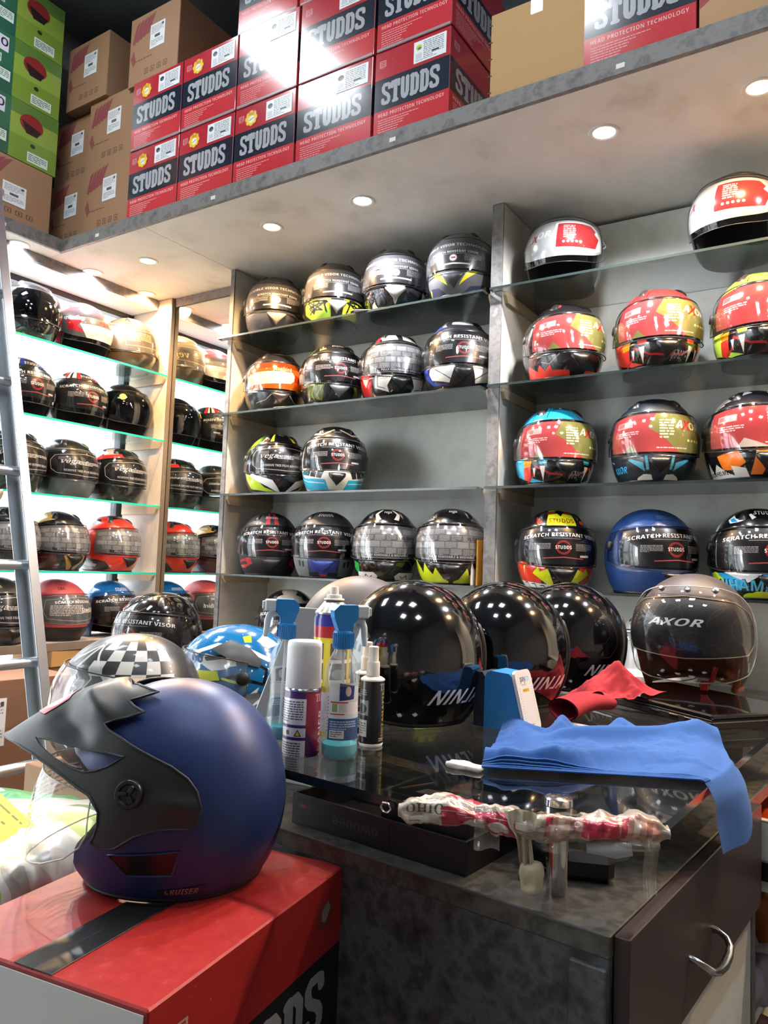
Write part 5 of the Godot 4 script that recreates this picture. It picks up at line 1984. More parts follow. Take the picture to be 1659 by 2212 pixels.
func on_shell(o: Node3D, S: Dictionary, az: float, phi: float, off := 0.006) -> void:
	var p := at(S, az, phi, off)
	var out := (at(S, az, phi, off + 0.01) - p).normalized()
	var x := Vector3.UP.cross(out).normalized()
	o.transform = Transform3D(Basis(x, out, x.cross(out)), p)


# ink in shell coordinates
func shell_ink(base: Color, wide := 768) -> Ink:
	return Ink.new(self, wide, int(wide * 300 / 768.0), base)


func sx(ink: Ink, az: float) -> float:
	return (az + 180) / 360.0 * ink.w


func sy(ink: Ink, phi: float) -> float:
	return (90 - phi) / 138.0 * ink.h


# what is printed: each entry is [kind, colour, numbers ...]; kinds p (shape, both sides), o (shape, as given), l (line, both sides), m (line as given), t (text), b (band), c (oval, both sides), n (noisy flecks)
func paint(ink: Ink, ops: Array) -> void:
	for op in ops:
		var c := Color(op[1])
		match op[0]:
			"p", "o", "l", "m":
				for side in ([1, -1] if op[0] in ["p", "l"] else [1]):
					var q := []
					for i in range(0, op[2].size(), 2):
						q.append(sx(ink, op[2][i] * side))
						q.append(sy(ink, op[2][i + 1]))
					if op[0] in ["p", "o"]:
						ink.poly(q, c)
					else:
						ink.line(q, op[3] * ink.w / 360.0, c)
			"b":
				ink.rect(0, sy(ink, op[2]), ink.w, sy(ink, op[3]) - sy(ink, op[2]), c)
			"c":
				for side in [1, -1]:
					ink.oval(sx(ink, op[2] * side), sy(ink, op[3]), op[4] * ink.w / 360.0, op[5] * ink.h / 138.0, c)
			"t":
				var o: Dictionary = op[6] if op.size() > 6 else {}
				if not o.has("mid"):
					o["mid"] = true
				ink.text(op[2], sx(ink, op[3]), sy(ink, op[4]), op[5] * ink.h / 138.0, c, o)
			"n":
				var r := RandomNumberGenerator.new()
				r.seed = 5 + op[2]
				for i in op[2]:
					var a := r.randf_range(op[3], op[4])
					var f := r.randf_range(op[5], op[6])
					ink.oval(sx(ink, a), sy(ink, f), r.randf_range(0.4, op[7]) * ink.w / 360.0, r.randf_range(0.4, op[7]) * ink.h / 138.0, c, r.randf() * 3)


func shell_mat(base: String, ops: Array, rough := 0.25, coat := 0.6, wide := 768) -> StandardMaterial3D:
	var ink := shell_ink(Color(base), wide)
	paint(ink, ops)
	return mat(Color.WHITE, rough, 0.0, {"tex": ink.tex(), "coat": coat})


# films that are stuck inside the visors
func make_films() -> void:
	# black film: arched line of white capitals, red ring, small print
	for kind in ["scratch", "double"]:
		var grey: bool = kind == "double"
		var k := Ink.new(self, 640, 240, Color("#4a4a4d") if grey else Color("#0e0d10"))
		var w := Color("#c9c9cb") if grey else Color("#e4e2e4")
		if grey:
			k.text("DOUBLE VISOR TECHNOLOGY", 320, 66, 24, w, {"mid": true, "sx": 1.25, "bend": 0.00022})
			k.poly([90, 240, 110, 160, 200, 112, 320, 96, 440, 112, 530, 160, 550, 240], Color("#232326"))
		k.text("SCRATCH RESISTANT VISOR", 320, 62 if not grey else 122, 26 if not grey else 17, w, {"mid": true, "sx": 1.2 if not grey else 1.15, "bend": 0.0002})
		k.rect(190, 74 if not grey else 130, 250, 3, Color(w, 1) * 0.7)
		var cy := 136.0 if not grey else 163.0
		if grey:
			k.oval(320, cy, 29, 27, Color("#8d8c8e"))
			k.oval(320, cy, 23, 21, Color("#dcd7d6"))
			k.rect(304, cy - 7, 32, 13, Color("#9c4a4a"))
		else:
			k.oval(320, cy, 50, 46, Color("#8e2b2a"))
			k.oval(320, cy, 36, 33, Color("#1a1113"))
			k.text("STUDDS", 320, cy + 11, 22, Color("#f3efee"), {"mid": true, "sx": 0.92})
		for i in 2:
			k.small(118 if i == 0 else 400, cy - 24, 122, 6, 8, w * 0.72, 3 + i)
		if grey:
			k.poly([200, 205, 320, 198, 440, 205, 440, 215, 320, 209, 200, 215], Color("#d7d2cc"))
		else:
			k.poly([190, 203, 320, 194, 450, 203, 450, 209, 320, 200, 190, 209], Color("#b2565a"))
			k.rect(428, 184, 66, 13, Color("#c8c4c4"))
		M["film_" + kind] = mat(Color.WHITE, 0.3, 0, {"tex": k.tex()})
	# outlined film with a script word
	var v := Ink.new(self, 640, 240, Color("#0f0e10"))
	var wh := Color("#c4c2c4")
	v.line([60, 40, 320, 22, 580, 40, 610, 90, 600, 180, 560, 212, 320, 222, 80, 212, 40, 180, 30, 90, 60, 40], 4, wh)
	v.text("vega", 96, 122, 44, wh, {"skew": 0.35, "font": "serif", "sx": 1.1})
	v.small(250, 96, 300, 3, 12, wh, 4)
	v.rect(86, 56, 92, 30, Color("#5b5a5c"))
	v.text("REMOVE THIS FILM BEFORE RIDING", 330, 192, 17, wh, {"mid": true})
	M.film_script = mat(Color.WHITE, 0.3, 0, {"tex": v.tex()})
	# silvered film printed with a wall of panels
	var q := Ink.new(self, 640, 240, Color("#77777a"))
	for r in 4:
		for c in 7:
			var x := 20 + c * 84 + (r % 2) * 38
			q.rect(x, 26 + r * 47, 80, 43, [Color("#8e8f91"), Color("#6a6a6d"), Color("#a3a4a5"), Color("#7e7f81")][(r * 3 + c * 2) % 4])
			q.small(x + 5, 30 + r * 47, 70, 5, 8, Color("#b9b9ba"), r * 9 + c)
	q.rect(120, 208, 400, 24, Color("#38373a"))
	q.text("FULLY REMOVABLE & WASHABLE", 320, 226, 15, Color("#d6d6d6"), {"mid": true})
	q.text("WARNING", 512, 108, 26, Color("#404043"), {"mid": true})
	M.film_panels = mat(Color.WHITE, 0.16, 0.35, {"tex": q.tex(), "coat": 0.8})
	# red and olive film split by a large X
	for kind in ["cross", "crossred", "crossorange"]:
		var a := Ink.new(self, 640, 240, Color("#83854c"))
		a.poly([0, 0, 300, 0, 250, 96, 330, 150, 430, 240, 190, 240, 150, 196, 110, 240, 0, 240], Color("#b44a4c"))
		if kind != "cross":
			a.poly([0, 0, 520, 0, 470, 100, 560, 240, 0, 240], Color("#ae4446"))
		if kind == "crossorange":
			a.poly([470, 60, 640, 30, 640, 240, 400, 170], Color("#c8a27e"))
			a.poly([160, 240, 200, 190, 330, 240], Color("#c9b9ae"))
		a.rect(52, 44, 110, 44, Color("#e8a7a5"))
		a.rect(60, 50, 44, 30, Color("#cf6d6c"))
		a.small(70, 116, 130, 3, 13, Color("#f1c6c4"), 6)
		a.small(318, 44, 84, 7, 18, Color("#dfe0c8"), 8)
		a.text("A", 408, 96, 50, Color("#ece9dd"), {"skew": 0.35})
		a.text("X", 440, 108, 68, Color("#c8302f"), {"skew": 0.35})
		a.text("OR", 494, 100, 50, Color("#ece9dd"), {"skew": 0.1})
		for i in 4:
			a.oval(490 + i * 26, 170, 9, 8, Color("#e6e79a"))
		a.small(300, 214, 260, 1, 10, Color("#eedad0"), 2)
		M["film_" + kind] = mat(Color.WHITE, 0.12, 0.1, {"tex": a.tex(), "coat": 1.0})
	# silver and red film of the open helmets
	var s := Ink.new(self, 640, 300, Color("#a9abab"))
	s.poly([300, 26, 560, 14, 600, 60, 628, 150, 628, 280, 290, 262], Color("#e8dedb"))
	s.poly([316, 44, 550, 34, 580, 86, 560, 116, 600, 160, 570, 250, 304, 240], Color("#a8282c"))
	s.text("A", 84, 160, 50, Color("#d9dada"), {"skew": 0.4})
	s.text("X", 122, 170, 62, Color("#a02f33"), {"skew": 0.4})
	s.text("OR", 170, 152, 52, Color("#dfe0e0"), {"skew": 0.2})
	s.small(350, 64, 76, 7, 17, Color("#f0cfcb"), 9)
	for i in 5:
		s.oval(352 + i * 26, 206, 8, 8, Color("#f6e4e2"))
	M.film_shield = mat(Color.WHITE, 0.22, 0.1, {"tex": s.tex(), "coat": 0.8})
	# clear film with red print
	var h := Ink.new(self, 640, 240, Color("#57585b"))
	h.rect(0, 0, 640, 70, Color("#3a3335"))
	h.text("STAR LINE", 120, 104, 26, Color("#e8e4e2"), {"mid": true})
	h.poly([60, 110, 200, 110, 150, 160, 210, 200, 80, 200], Color("#b3222a"))
	h.poly([170, 140, 640, 120, 640, 240, 230, 240], Color("#ded8d4"))
	h.text("HBO", 380, 116, 34, Color("#b3202a"), {"mid": true})
	h.small(300, 180, 250, 2, 14, Color("#c8a49e"), 2)
	M.film_red_print = mat(Color.WHITE, 0.2, 0, {"tex": h.tex(), "coat": 0.8})
	# orange mirror film with a cream swoosh
	var e := Ink.new(self, 640, 240, Color("#d8601c"))
	e.rect(0, 0, 640, 60, Color("#8d3c16"))
	e.poly([0, 120, 120, 96, 420, 90, 450, 150, 400, 190, 0, 216], Color("#efdfc4"))
	e.poly([440, 110, 560, 130, 540, 190, 430, 170], Color("#c22a14"))
	e.poly([470, 126, 530, 136, 520, 170, 465, 160], Color("#4a3626"))
	e.text("Steelbird", 330, 84, 34, Color("#f0e4b4"), {"mid": true, "sx": 0.8})
	e.poly([500, 60, 640, 90, 640, 150, 560, 110], Color("#a08c2c"))
	M.film_orange = mat(Color.WHITE, 0.15, 0.2, {"tex": e.tex(), "coat": 1.0})
	# film with small white print and an outlined word
	var g := Ink.new(self, 640, 240, Color("#151315"))
	g.line([50, 34, 320, 18, 600, 30, 620, 120, 590, 210, 320, 226, 70, 210, 40, 150, 50, 34], 4, Color("#98898a"))
	g.text("SCRATCH RESISTANT", 300, 72, 24, Color("#d9d2d0"), {"mid": true, "sx": 1.1, "bend": 0.0001})
	g.small(90, 90, 280, 7, 14, Color("#a79c9b"), 7)
	g.text("Steelbird", 450, 160, 44, Color("#ddd6d2"), {"mid": true, "sx": 0.72})
	M.film_print = mat(Color.WHITE, 0.25, 0, {"tex": g.tex()})
	# bronze film with gold print
	var z := Ink.new(self, 640, 240, Color("#3c2a17"))
	z.line([80, 50, 560, 40, 590, 190, 110, 210, 80, 50], 5, Color("#b89055"))
	z.small(120, 70, 230, 6, 17, Color("#c8a060"), 3)
	z.text("vega", 400, 166, 62, Color("#d9b36d"), {"skew": 0.2, "font": "serif"})
	M.film_bronze = mat(Color.WHITE, 0.2, 0.1, {"tex": z.tex(), "coat": 0.6})


# one shelf helmet with all its parts
func helmet(called: String, kind: String, label: String, pos: Vector3, yaw: float, shell: Material, film := "", o := {}) -> Node3D:
	var k := kit(kind)
	var S: Dictionary = k.S
	var t := thing(called, label, "helmet", pos + Vector3(0, 0.0035, 0), yaw, o.get("group", ""))
	put(k.shell, "shell", shell, t)
	put(k.lining, "lining", M.lining, t)
	put(k.rim, "edge_trim", M.rubber, t)
	if S.port:
		if film:
			put(k.film, "visor_film", M["film_" + film], t)
		put(k.visor, "visor", M.get(o.get("visor", "visor")), t)
		put(k.visor_trim, "visor_seal", M.rubber, t)
		if o.get("chin", "black") != "":
			put(k.chin_vent, "chin_vent", M.get("vent_" + o.get("chin", "black")), t)
		if o.get("top", true):
			for q in k.side_vent:
				put(q, "top_vent", M.get("vent_" + o.get("vent", "black")), t)
	else:
		if film:
			put(k.film, "visor_film", M["film_" + film], t)
		if o.get("shield", true):
			put(k.shield, "visor", M.get(o.get("visor", "visor")), t)
			put(k.shield_trim, "visor_seal", M.rubber, t)
	for s in [-1, 1]:
		var p := put(k.pivot, "visor_pivot", M.get(o.get("pivot", "rubber")), t)
		on_shell(p, S, 92.0 * s, 10 if S.port else 14, 0.002 if S.port else 0.004)
	if o.has("tilt"):
		t.rotation.x = deg_to_rad(o.tilt)
	return t


# ---------------------------------------------------------------- the helmets on the shelves
func brand(word: String, col: String, phi := 52.0, size := 8.0, o := {}) -> Array:
	return ["t", col, word, 0.0, phi, size, o]


func stock() -> void:
	var silver := "#c4c0b8"
	var rows := "helmets on the back wall shelves"
	# --- back wall, left bay, top row
	var grf := []
	var r := RandomNumberGenerator.new()
	r.seed = 12
	for i in 9:
		grf.append(["l", "#15150f", [r.randf_range(14, 62), r.randf_range(-16, -40), r.randf_range(14, 62), r.randf_range(-16, -40), r.randf_range(14, 62), r.randf_range(-16, -40)], 2.2])
	helmet("full_face_helmet", "full", "matte charcoal helmet with beige chin triangle, leftmost on the top back wall shelf", Vector3(0.175, A1, -0.1), 45, shell_mat("#37363a", [brand("STUDDS", "#8f8e90", 66, 7, {"sx": 1.2}), ["p", "#2a292c", [28, -30, 95, -22, 110, -34, 40, -44]], ["l", "#8d8c90", [86, -32, 104, -26, 120, -30], 1.2]], 0.5, 0.1), "double", {"chin": "beige", "group": rows})
	helmet("full_face_helmet", "full", "dark helmet with yellow and green graffiti chin, on the top back wall shelf", Vector3(0.497, A1, -0.1), 42, shell_mat("#2a2a2c", [brand("POWER", "#c9c33c", 70, 8, {"sx": 1.3}), ["p", "#d8d62a", [12, -16, 64, -12, 84, -30, 60, -46, 12, -46]], ["o", "#9fc63a", [-12, -16, -64, -12, -84, -30, -60, -46, -12, -46]]] + grf, 0.35, 0.4), "double", {"chin": "silver", "group": rows})
	helmet("full_face_helmet", "full", "glossy black helmet with silver chin spike, third on the top left shelf", Vector3(0.795, A1, -0.1), 33, shell_mat("#101012", [brand("STUDDS", "#bdbdbd", 68, 7, {"sx": 1.2}), ["p", "#b9b5ae", [0, -14, 22, -14, 8, -24, 3, -40, 0, -44]], ["n", "#5a4a78", 40, -70, -25, -38, -26, 1.1]], 0.15, 0.9), "double", {"chin": "silver", "group": rows})
	helmet("full_face_helmet", "full", "grey helmet with two yellow chin wedges beside the concrete-look post", Vector3(1.09, A1, -0.1), 15, shell_mat("#57585c", [brand("STUDDS", "#a8a7a8", 68, 8, {"sx": 1.2}), ["p", "#e4d422", [26, -14, 44, -14, 10, -36]], ["p", "#2b2d44", [30, -36, 80, -26, 110, -34, 60, -46, 18, -46]], ["p", "#d8c42a", [54, -34, 60, -30, 66, -40]]], 0.45, 0.2), "double", {"chin": "dark", "group": rows})
	# second row
	helmet("full_face_helmet", "full", "black helmet with orange mirrored visor film on the second back wall shelf", Vector3(0.195, A2, -0.1), 51, shell_mat("#19181b", [brand("Steelbird", "#b8b0a6", 62, 7), ["p", "#2c1a12", [30, 40, 100, 34, 130, 52, 60, 66]], ["l", "#c9b8ae", [14, -20, 30, -32, 52, -36], 1.0]], 0.3, 0.5), "orange", {"chin": "mesh", "group": rows})
	helmet("full_face_helmet", "full", "black helmet with olive streaks and a white top badge, second shelf", Vector3(0.503, A2, -0.1), 49, shell_mat("#18181a", [brand("STUDDS", "#d9d6d4", 54, 7), ["p", "#6f7426", [30, 44, 46, 40, 60, 66, 46, 66]], ["l", "#8b8f3a", [60, 60, 70, 40, 90, 30], 2.0], ["p", "#5c6420", [28, -18, 62, -16, 70, -34, 34, -44]], ["l", "#a8b33a", [32, -20, 44, -34, 40, -42], 1.2], ["l", "#a8b33a", [46, -18, 56, -32, 52, -42], 1.2], ["l", "#c9cf6a", [92, -20, 108, -16, 126, -20], 1.4]], 0.25, 0.7), "scratch", {"chin": "silverdark", "group": rows})
	helmet("full_face_helmet", "full", "black and white helmet with silvery panel visor and red flank, second shelf", Vector3(0.795, A2, -0.1), 46, shell_mat("#161517", [["p", "#e6dfd2", [6, 44, 40, 40, 52, 62, 10, 64]], ["p", "#c22228", [46, 40, 56, 38, 62, 66, 54, 64]], ["p", "#efe8dc", [16, -17, 46, -15, 50, -34, 22, -42, 26, -32]], ["p", "#b0282a", [52, -15, 92, -8, 96, -40, 60, -46]], ["p", "#d9cfc4", [60, -20, 80, -16, 72, -30]], ["l", "#1a1a1a", [20, -20, 42, -18, 44, -32, 30, -36], 1.0]], 0.2, 0.8), "panels", {"chin": "black", "group": rows})
	helmet("full_face_helmet", "sport", "black, white and blue helmet with a grey visor film beside the post", Vector3(1.083, A2, -0.1), 34, shell_mat("#17171a", [brand("STUDDS", "#cfcfd2", 58, 9, {"sx": 1.1}), ["p", "#7f8084", [0, 66, 30, 62, 26, 50, 0, 48]], ["p", "#2638a0", [34, 44, 70, 38, 76, 60, 44, 66]], ["p", "#e4e4de", [14, -18, 56, -14, 70, -30, 24, -40]], ["p", "#2d3f9e", [70, -12, 92, -14, 60, -40, 20, -44, 56, -36]], ["l", "#18181a", [20, -36, 50, -18], 1.0]], 0.3, 0.6), "scratch", {"chin": "black", "group": rows})
	# third row
	helmet("full_face_helmet", "full", "black helmet with lime and green side stripes, third shelf by left panel", Vector3(0.22, A3, -0.1), 56, shell_mat("#151416", [brand("vega", "#c9c6c4", 62, 8, {"skew": 0.3, "font": "serif"}), ["p", "#c8da2c", [24, 42, 32, 41, 30, 70, 24, 70]], ["p", "#e05a28", [48, 40, 54, 39, 50, 66, 46, 66]], ["p", "#c4dd30", [64, 36, 100, 20, 104, 44, 66, 60]], ["p", "#3aa83c", [58, 37, 64, 36, 62, 62, 56, 62]], ["p", "#b8d433", [60, -20, 96, -12, 80, -40, 24, -48, 10, -48, 40, -38]], ["p", "#eceaea", [24, -26, 70, -14, 74, -18, 14, -46, 6, -46]], ["o", "#1a1a1a", [62, -24, 70, -22, 66, -34, 58, -36]]], 0.2, 0.8), "script", {"chin": "", "group": rows})
	helmet("full_face_helmet", "sport", "white and sky-blue helmet with black gold-edged crown, third shelf", Vector3(0.53, A3, -0.1), 42, shell_mat("#dcd8cc", [["b", "#1c1b1d", 90, 34], ["p", "#c8b48a", [10, 58, 34, 44, 62, 48, 66, 44, 34, 40, 6, 54]], ["p", "#2ea8cc", [16, -46, 22, -30, 70, -26, 96, -14, 100, -36, 60, -48]], ["p", "#1d1d1f", [22, -16, 70, -10, 84, -18, 30, -28]], ["l", "#e6e1d6", [34, -15, 40, -26], 1.4], ["l", "#e6e1d6", [46, -13, 54, -24], 1.4], ["l", "#e9e6dc", [24, -36, 60, -32, 90, -24], 1.2], ["t", "#38b4d6", "TROOPER", 72.0, -21.0, 5.0], ["t", "#38b4d6", "TROOPER", -72.0, -21.0, 5.0], brand("SPORT", "#8f8a80", 46, 5)], 0.3, 0.5), "scratch", {"chin": "black", "group": rows})
	# fourth row
	helmet("full_face_helmet", "full", "matte black helmet with red crown stripes, fourth shelf by left panel", Vector3(0.205, A4, -0.1), 46, shell_mat("#1d1b1e", [["p", "#b3242a", [5, 38, 16, 38, 14, 72, 5, 74]], brand("STUDDS", "#d8d4d2", 52, 6, {"sx": 1.2}), ["p", "#b0232a", [42, -18, 96, -26, 110, -36, 60, -36, 38, -28]], ["p", "#1c1b1d", [54, -24, 90, -28, 84, -32, 50, -29]], ["t", "#a8a4a4", "THUNDER", -74.0, -35.0, 3.4]], 0.55, 0.1), "scratch", {"chin": "matte", "group": rows})
	helmet("full_face_helmet", "modular", "dark grey flip-front helmet with blue chin panel and red catch", Vector3(0.506, A4, -0.1), 35, shell_mat("#47494d", [["b", "#232226", 90, 30], brand("STUDDS", "#c9c7c6", 56, 8, {"sx": 1.1}), ["o", "#2b3a8c", [-27, -19, 27, -19, 22, -48, -22, -48]], ["o", "#c23a24", [-7, -42, 7, -42, 6, -48, -6, -48]], ["p", "#6c7072", [28, -17, 78, -12, 96, -44, 30, -47]], ["p", "#19191b", [36, -22, 41, -22, 41, -30, 36, -30]], ["p", "#19191b", [44, -21, 49, -21, 49, -29, 44, -29]], ["l", "#161618", [28, -16, 24, -47], 1.2], ["p", "#1f1f22", [10, -38, 30, -40, 30, -48, 8, -48]]], 0.5, 0.2), "scratch", {"chin": "grille", "group": rows})
	helmet("full_face_helmet", "sport", "black helmet with white crown forks and green and white chin patches", Vector3(0.795, A4, -0.1), 34, shell_mat("#141315", [brand("vega", "#eae7e2", 60, 8, {"skew": 0.3, "font": "serif"}), ["p", "#e9e4dc", [14, 44, 24, 42, 34, 56, 26, 72, 18, 72, 26, 57]], ["p", "#2fae4a", [52, -22, 66, -18, 74, -30, 56, -40]], ["p", "#efeeec", [16, -40, 24, -34, 60, -34, 66, -42, 50, -47, 20, -47]], ["l", "#171717", [28, -40, 34, -44, 40, -38, 46, -45], 1.2], ["p", "#d8d4d0", [80, -14, 96, -10, 92, -28, 84, -26]], ["l", "#807d7c", [40, -18, 52, -26], 1.0]], 0.2, 0.8), "panels", {"chin": "black", "group": rows})
	helmet("full_face_helmet", "sport", "black helmet with jagged neon yellow chin beside the folded envelopes", Vector3(1.075, A4, -0.1), 29, shell_mat("#141416", [brand("vega", "#e6e4e2", 60, 8, {"skew": 0.3, "font": "serif"}), ["p", "#3a97a8", [0, 84, 14, 82, 12, 76, 0, 76]], ["p", "#6d6e70", [38, 42, 70, 36, 96, 50, 60, 62]], ["p", "#d3e420", [4, -44, 14, -40, 26, -24, 32, -34, 40, -26, 46, -18, 52, -32, 60, -22, 70, -16, 92, -12, 84, -42, 40, -48, 4, -48]], ["l", "#d3e420", [66, -20, 84, -16], 3.0]], 0.2, 0.8), "panels", {"chin": "black", "group": rows})
	# lowest row, mostly hidden behind the counter goods
	helmet("full_face_helmet", "full", "white crowned helmet with black visor on the lowest shelf behind spray bottles", Vector3(0.33, A5, -0.1), 40, shell_mat("#b9b6b2", [["b", "#1b1a1c", 40, -48], ["p", "#1b1a1c", [20, 60, 60, 44, 130, 50, 60, 80]]], 0.3, 0.5), "scratch", {"group": rows})
	helmet("full_face_helmet", "sport", "black and white helmet beside the white crowned one on the lowest shelf", Vector3(0.63, A5, -0.1), 40, shell_mat("#1a181a", [["p", "#efece8", [20, 60, 60, 40, 110, 46, 120, 66, 70, 80]], ["p", "#e8e4e0", [30, -20, 80, -14, 70, -40]]], 0.3, 0.6), "scratch", {"chin": "black", "group": rows})
	# --- back wall, right bay
	helmet("open_face_helmet", "open", "open-face helmet with silver and red visor film beside the wide post", Vector3(1.47, A1, -0.12), 12, shell_mat("#1f2124", [["b", "#2c2f33", 44, 38], ["l", "#9aa0a4", [0, 42, 60, 38, 110, 28], 1.0], ["t", "#c9cccd", "X", 0.0, 74.0, 8.0]], 0.2, 0.7), "shield", {"pivot": "chrome", "group": rows})
	helmet("open_face_helmet", "open", "open-face helmet with glaring red visor film, far right of top shelf", Vector3(2.02, A1, -0.1), -14, shell_mat("#2b2727", [["b", "#3a3434", 44, 38], ["l", "#8d7c74", [0, 42, 60, 38, 110, 28], 1.0]], 0.2, 0.7), "shield", {"pivot": "chrome", "group": rows})
	helmet("full_face_helmet", "sport", "black and red helmet with red top scoop and crossed visor film", Vector3(1.477, A2, -0.1), 40, shell_mat("#161517", [["t", "#d9d9d9", "X", 0.0, 64.0, 9.0], ["o", "#d23224", [-52, 48, -30, 50, -28, 62, -48, 60]], ["p", "#d63226", [14, -40, 40, -38, 44, -30, 52, -38, 60, -28, 66, -36, 84, -24, 96, -40, 60, -48, 12, -47]], ["l", "#8c8888", [30, -20, 44, -30, 56, -26], 1.2], ["p", "#55312c", [60, -14, 80, -10, 84, -26, 66, -28]]], 0.22, 0.8), "cross", {"chin": "black", "group": rows})
	# fanged chins in three colourways
	for d in [["#c32a2a", "#d8402c", "red helmet with fanged mouth graphic and crossed visor film, second shelf", Vector3(1.787, A2, -0.1), 24, "cross", "#7d1e1e"], ["#9cc83c", "#bfe04a", "lime green fanged helmet with red visor film at far right of second shelf", Vector3(2.08, A2, -0.1), 17, "crossred", "#4c6a1c"], ["#1f94c4", "#35b2dc", "cyan fanged helmet with crossed visor film beside the wide post, third shelf", Vector3(1.455, A3, -0.1), 34, "cross", "#1b5a78"]]:
		helmet("full_face_helmet", "sport", d[2], d[3], d[4], shell_mat("#141214", [["p", d[0], [0, 38, 70, 32, 120, 40, 100, 66, 40, 74, 0, 78]], ["p", d[6], [0, 60, 24, 56, 20, 80, 0, 84]], ["t", "#e8e6e4", "X", 0.0, 62.0, 9.0], ["l", "#141214", [30, 40, 26, 74], 1.4], ["l", "#141214", [56, 36, 60, 70], 1.2], ["c", "#2a1c1c", 50.0, 54.0, 8.0, 6.0], ["c", "#c98a80", 50.0, 54.0, 5.0, 3.6], ["p", d[1], [64, -12, 112, -14, 110, -30, 84, -36, 50, -46, 30, -46, 60, -36]], ["p", "#e8961c", [48, -15, 66, -13, 64, -24, 52, -24]], ["p", "#d0382a", [52, -24, 66, -24, 74, -40, 56, -42]], ["p", d[1], [26, -16, 40, -15, 38, -22, 28, -22]], ["l", "#b4242a", [0, -36, 24, -34, 44, -24, 50, -36, 66, -44], 2.6], ["p", "#eee8e0", [30, -24, 38, -24, 34, -44]], ["p", "#d9d2cc", [44, -26, 49, -26, 48, -38]], ["n", "#8d8788", 40, 6, 30, -42, -30, 1.4], ["b", "#1a191b", -45, -48]], 0.2, 0.9), d[5], {"chin": "black", "vent": "tint", "group": rows})
	helmet("full_face_helmet", "sport", "dark navy helmet with pale blue flashes and crossed film, third shelf", Vector3(1.78, A3, -0.1), 20, shell_mat("#152029", [["t", "#2f9fd0", "AXOR", -62.0, -36.0, 8.0, {"skew": 0.3}], ["t", "#7fb0c0", "AXOR", 72.0, -30.0, 8.0, {"skew": 0.3}], ["p", "#58aac0", [16, -18, 20, -18, 18, -34, 14, -34]], ["p", "#4aa2bc", [22, -26, 40, -20, 42, -22, 20, -36]], ["p", "#d8d4c8", [8, -48, 11, -40, 22, -39, 32, -44, 34, -48]], ["b", "#111a20", 90, 36], ["p", "#2a86b0", [60, 44, 74, 40, 80, 54, 66, 58]], ["p", "#2a86b0", [84, 40, 94, 36, 98, 46]], ["l", "#9fb8c0", [74, -22, 86, -18, 92, -24], 1.4]], 0.35, 0.5), "cross", {"chin": "black", "group": rows})
	helmet("full_face_helmet", "sport", "black, orange and white helmet with a red visor film, third shelf right end", Vector3(2.06, A3, -0.1), 22, shell_mat("#17161a", [["p", "#f07a1c", [18, -15, 34, -16, 26, -30, 40, -38, 56, -36, 62, -20, 46, -18]], ["o", "#e9781c", [8, -14, -14, -16, -20, -44, -4, -44]], ["p", "#e3ded4", [50, -40, 66, -28, 76, -40, 84, -24, 96, -48, 30, -48]], ["p", "#dcd8d0", [26, -36, 44, -32, 40, -46, 20, -48]], ["t", "#1b1a1b", "AXORHELMETS", -66.0, -42.0, 5.0], ["p", "#d6d4d4", [16, 60, 40, 52, 60, 56, 30, 70]], ["p", "#a7a6a8", [50, 46, 80, 36, 96, 44, 70, 56]], ["l", "#d6d6d6", [60, 40, 96, 28], 1.6]], 0.2, 0.9), "crossorange", {"chin": "black", "group": rows})
	# fourth row, right bay
	helmet("full_face_helmet", "full", "red, neon yellow and black racing helmet beside the wide post, fourth shelf", Vector3(1.465, A4, -0.1), 30, shell_mat("#161518", [["o", "#d4e01e", [-26, 36, 26, 36, 30, 58, 8, 62, 0, 54, -8, 62, -30, 58]], ["p", "#8c2a1e", [12, 62, 40, 58, 44, 66, 14, 72]], ["p", "#cfd922", [10, 72, 40, 68, 36, 78, 8, 80]], ["t", "#9c5420", "STUDDS", 0.0, 41.0, 8.0, {"sx": 1.2}], ["p", "#d63a22", [36, 40, 44, 38, 56, 52, 40, 50]], ["p", "#d2371f", [24, -17, 90, -12, 84, -38, 34, -40]], ["p", "#d8e021", [22, -20, 34, -24, 36, -18, 46, -26, 40, -30, 20, -44, 12, -44]], ["p", "#d6cf24", [58, -15, 64, -15, 62, -26]], ["p", "#e3e2e0", [14, -42, 60, -38, 84, -36, 80, -46, 20, -48]], ["l", "#2a2a2a", [28, -47, 30, -43, 36, -43], 1.4], ["l", "#2a2a2a", [44, -47, 46, -41, 52, -41], 1.4], ["l", "#2a2a2a", [60, -46, 62, -39, 68, -39], 1.4], ["p", "#38a83c", [92, -14, 104, -16, 100, -40, 88, -40]]], 0.2, 0.9), "scratch", {"chin": "black", "group": rows})
	helmet("full_face_helmet", "full", "plain matte blue full-face helmet on the fourth shelf", Vector3(1.77, A4, -0.1), 42, shell_mat("#1c3f78", [["l", "#12294f", [-26, 52, -20, 57, 20, 57, 26, 52, 20, 46, -20, 46, -26, 52], 0.8], brand("STUDDS", "#4a6690", 48, 7, {"sx": 1.1}), ["l", "#15325f", [20, -28, 60, -22, 100, -24], 0.8], ["l", "#15325f", [16, -40, 60, -34, 110, -36], 0.8], ["b", "#191a1d", -46, -48]], 0.42, 0.25), "scratch", {"chin": "black", "top": false, "group": rows})
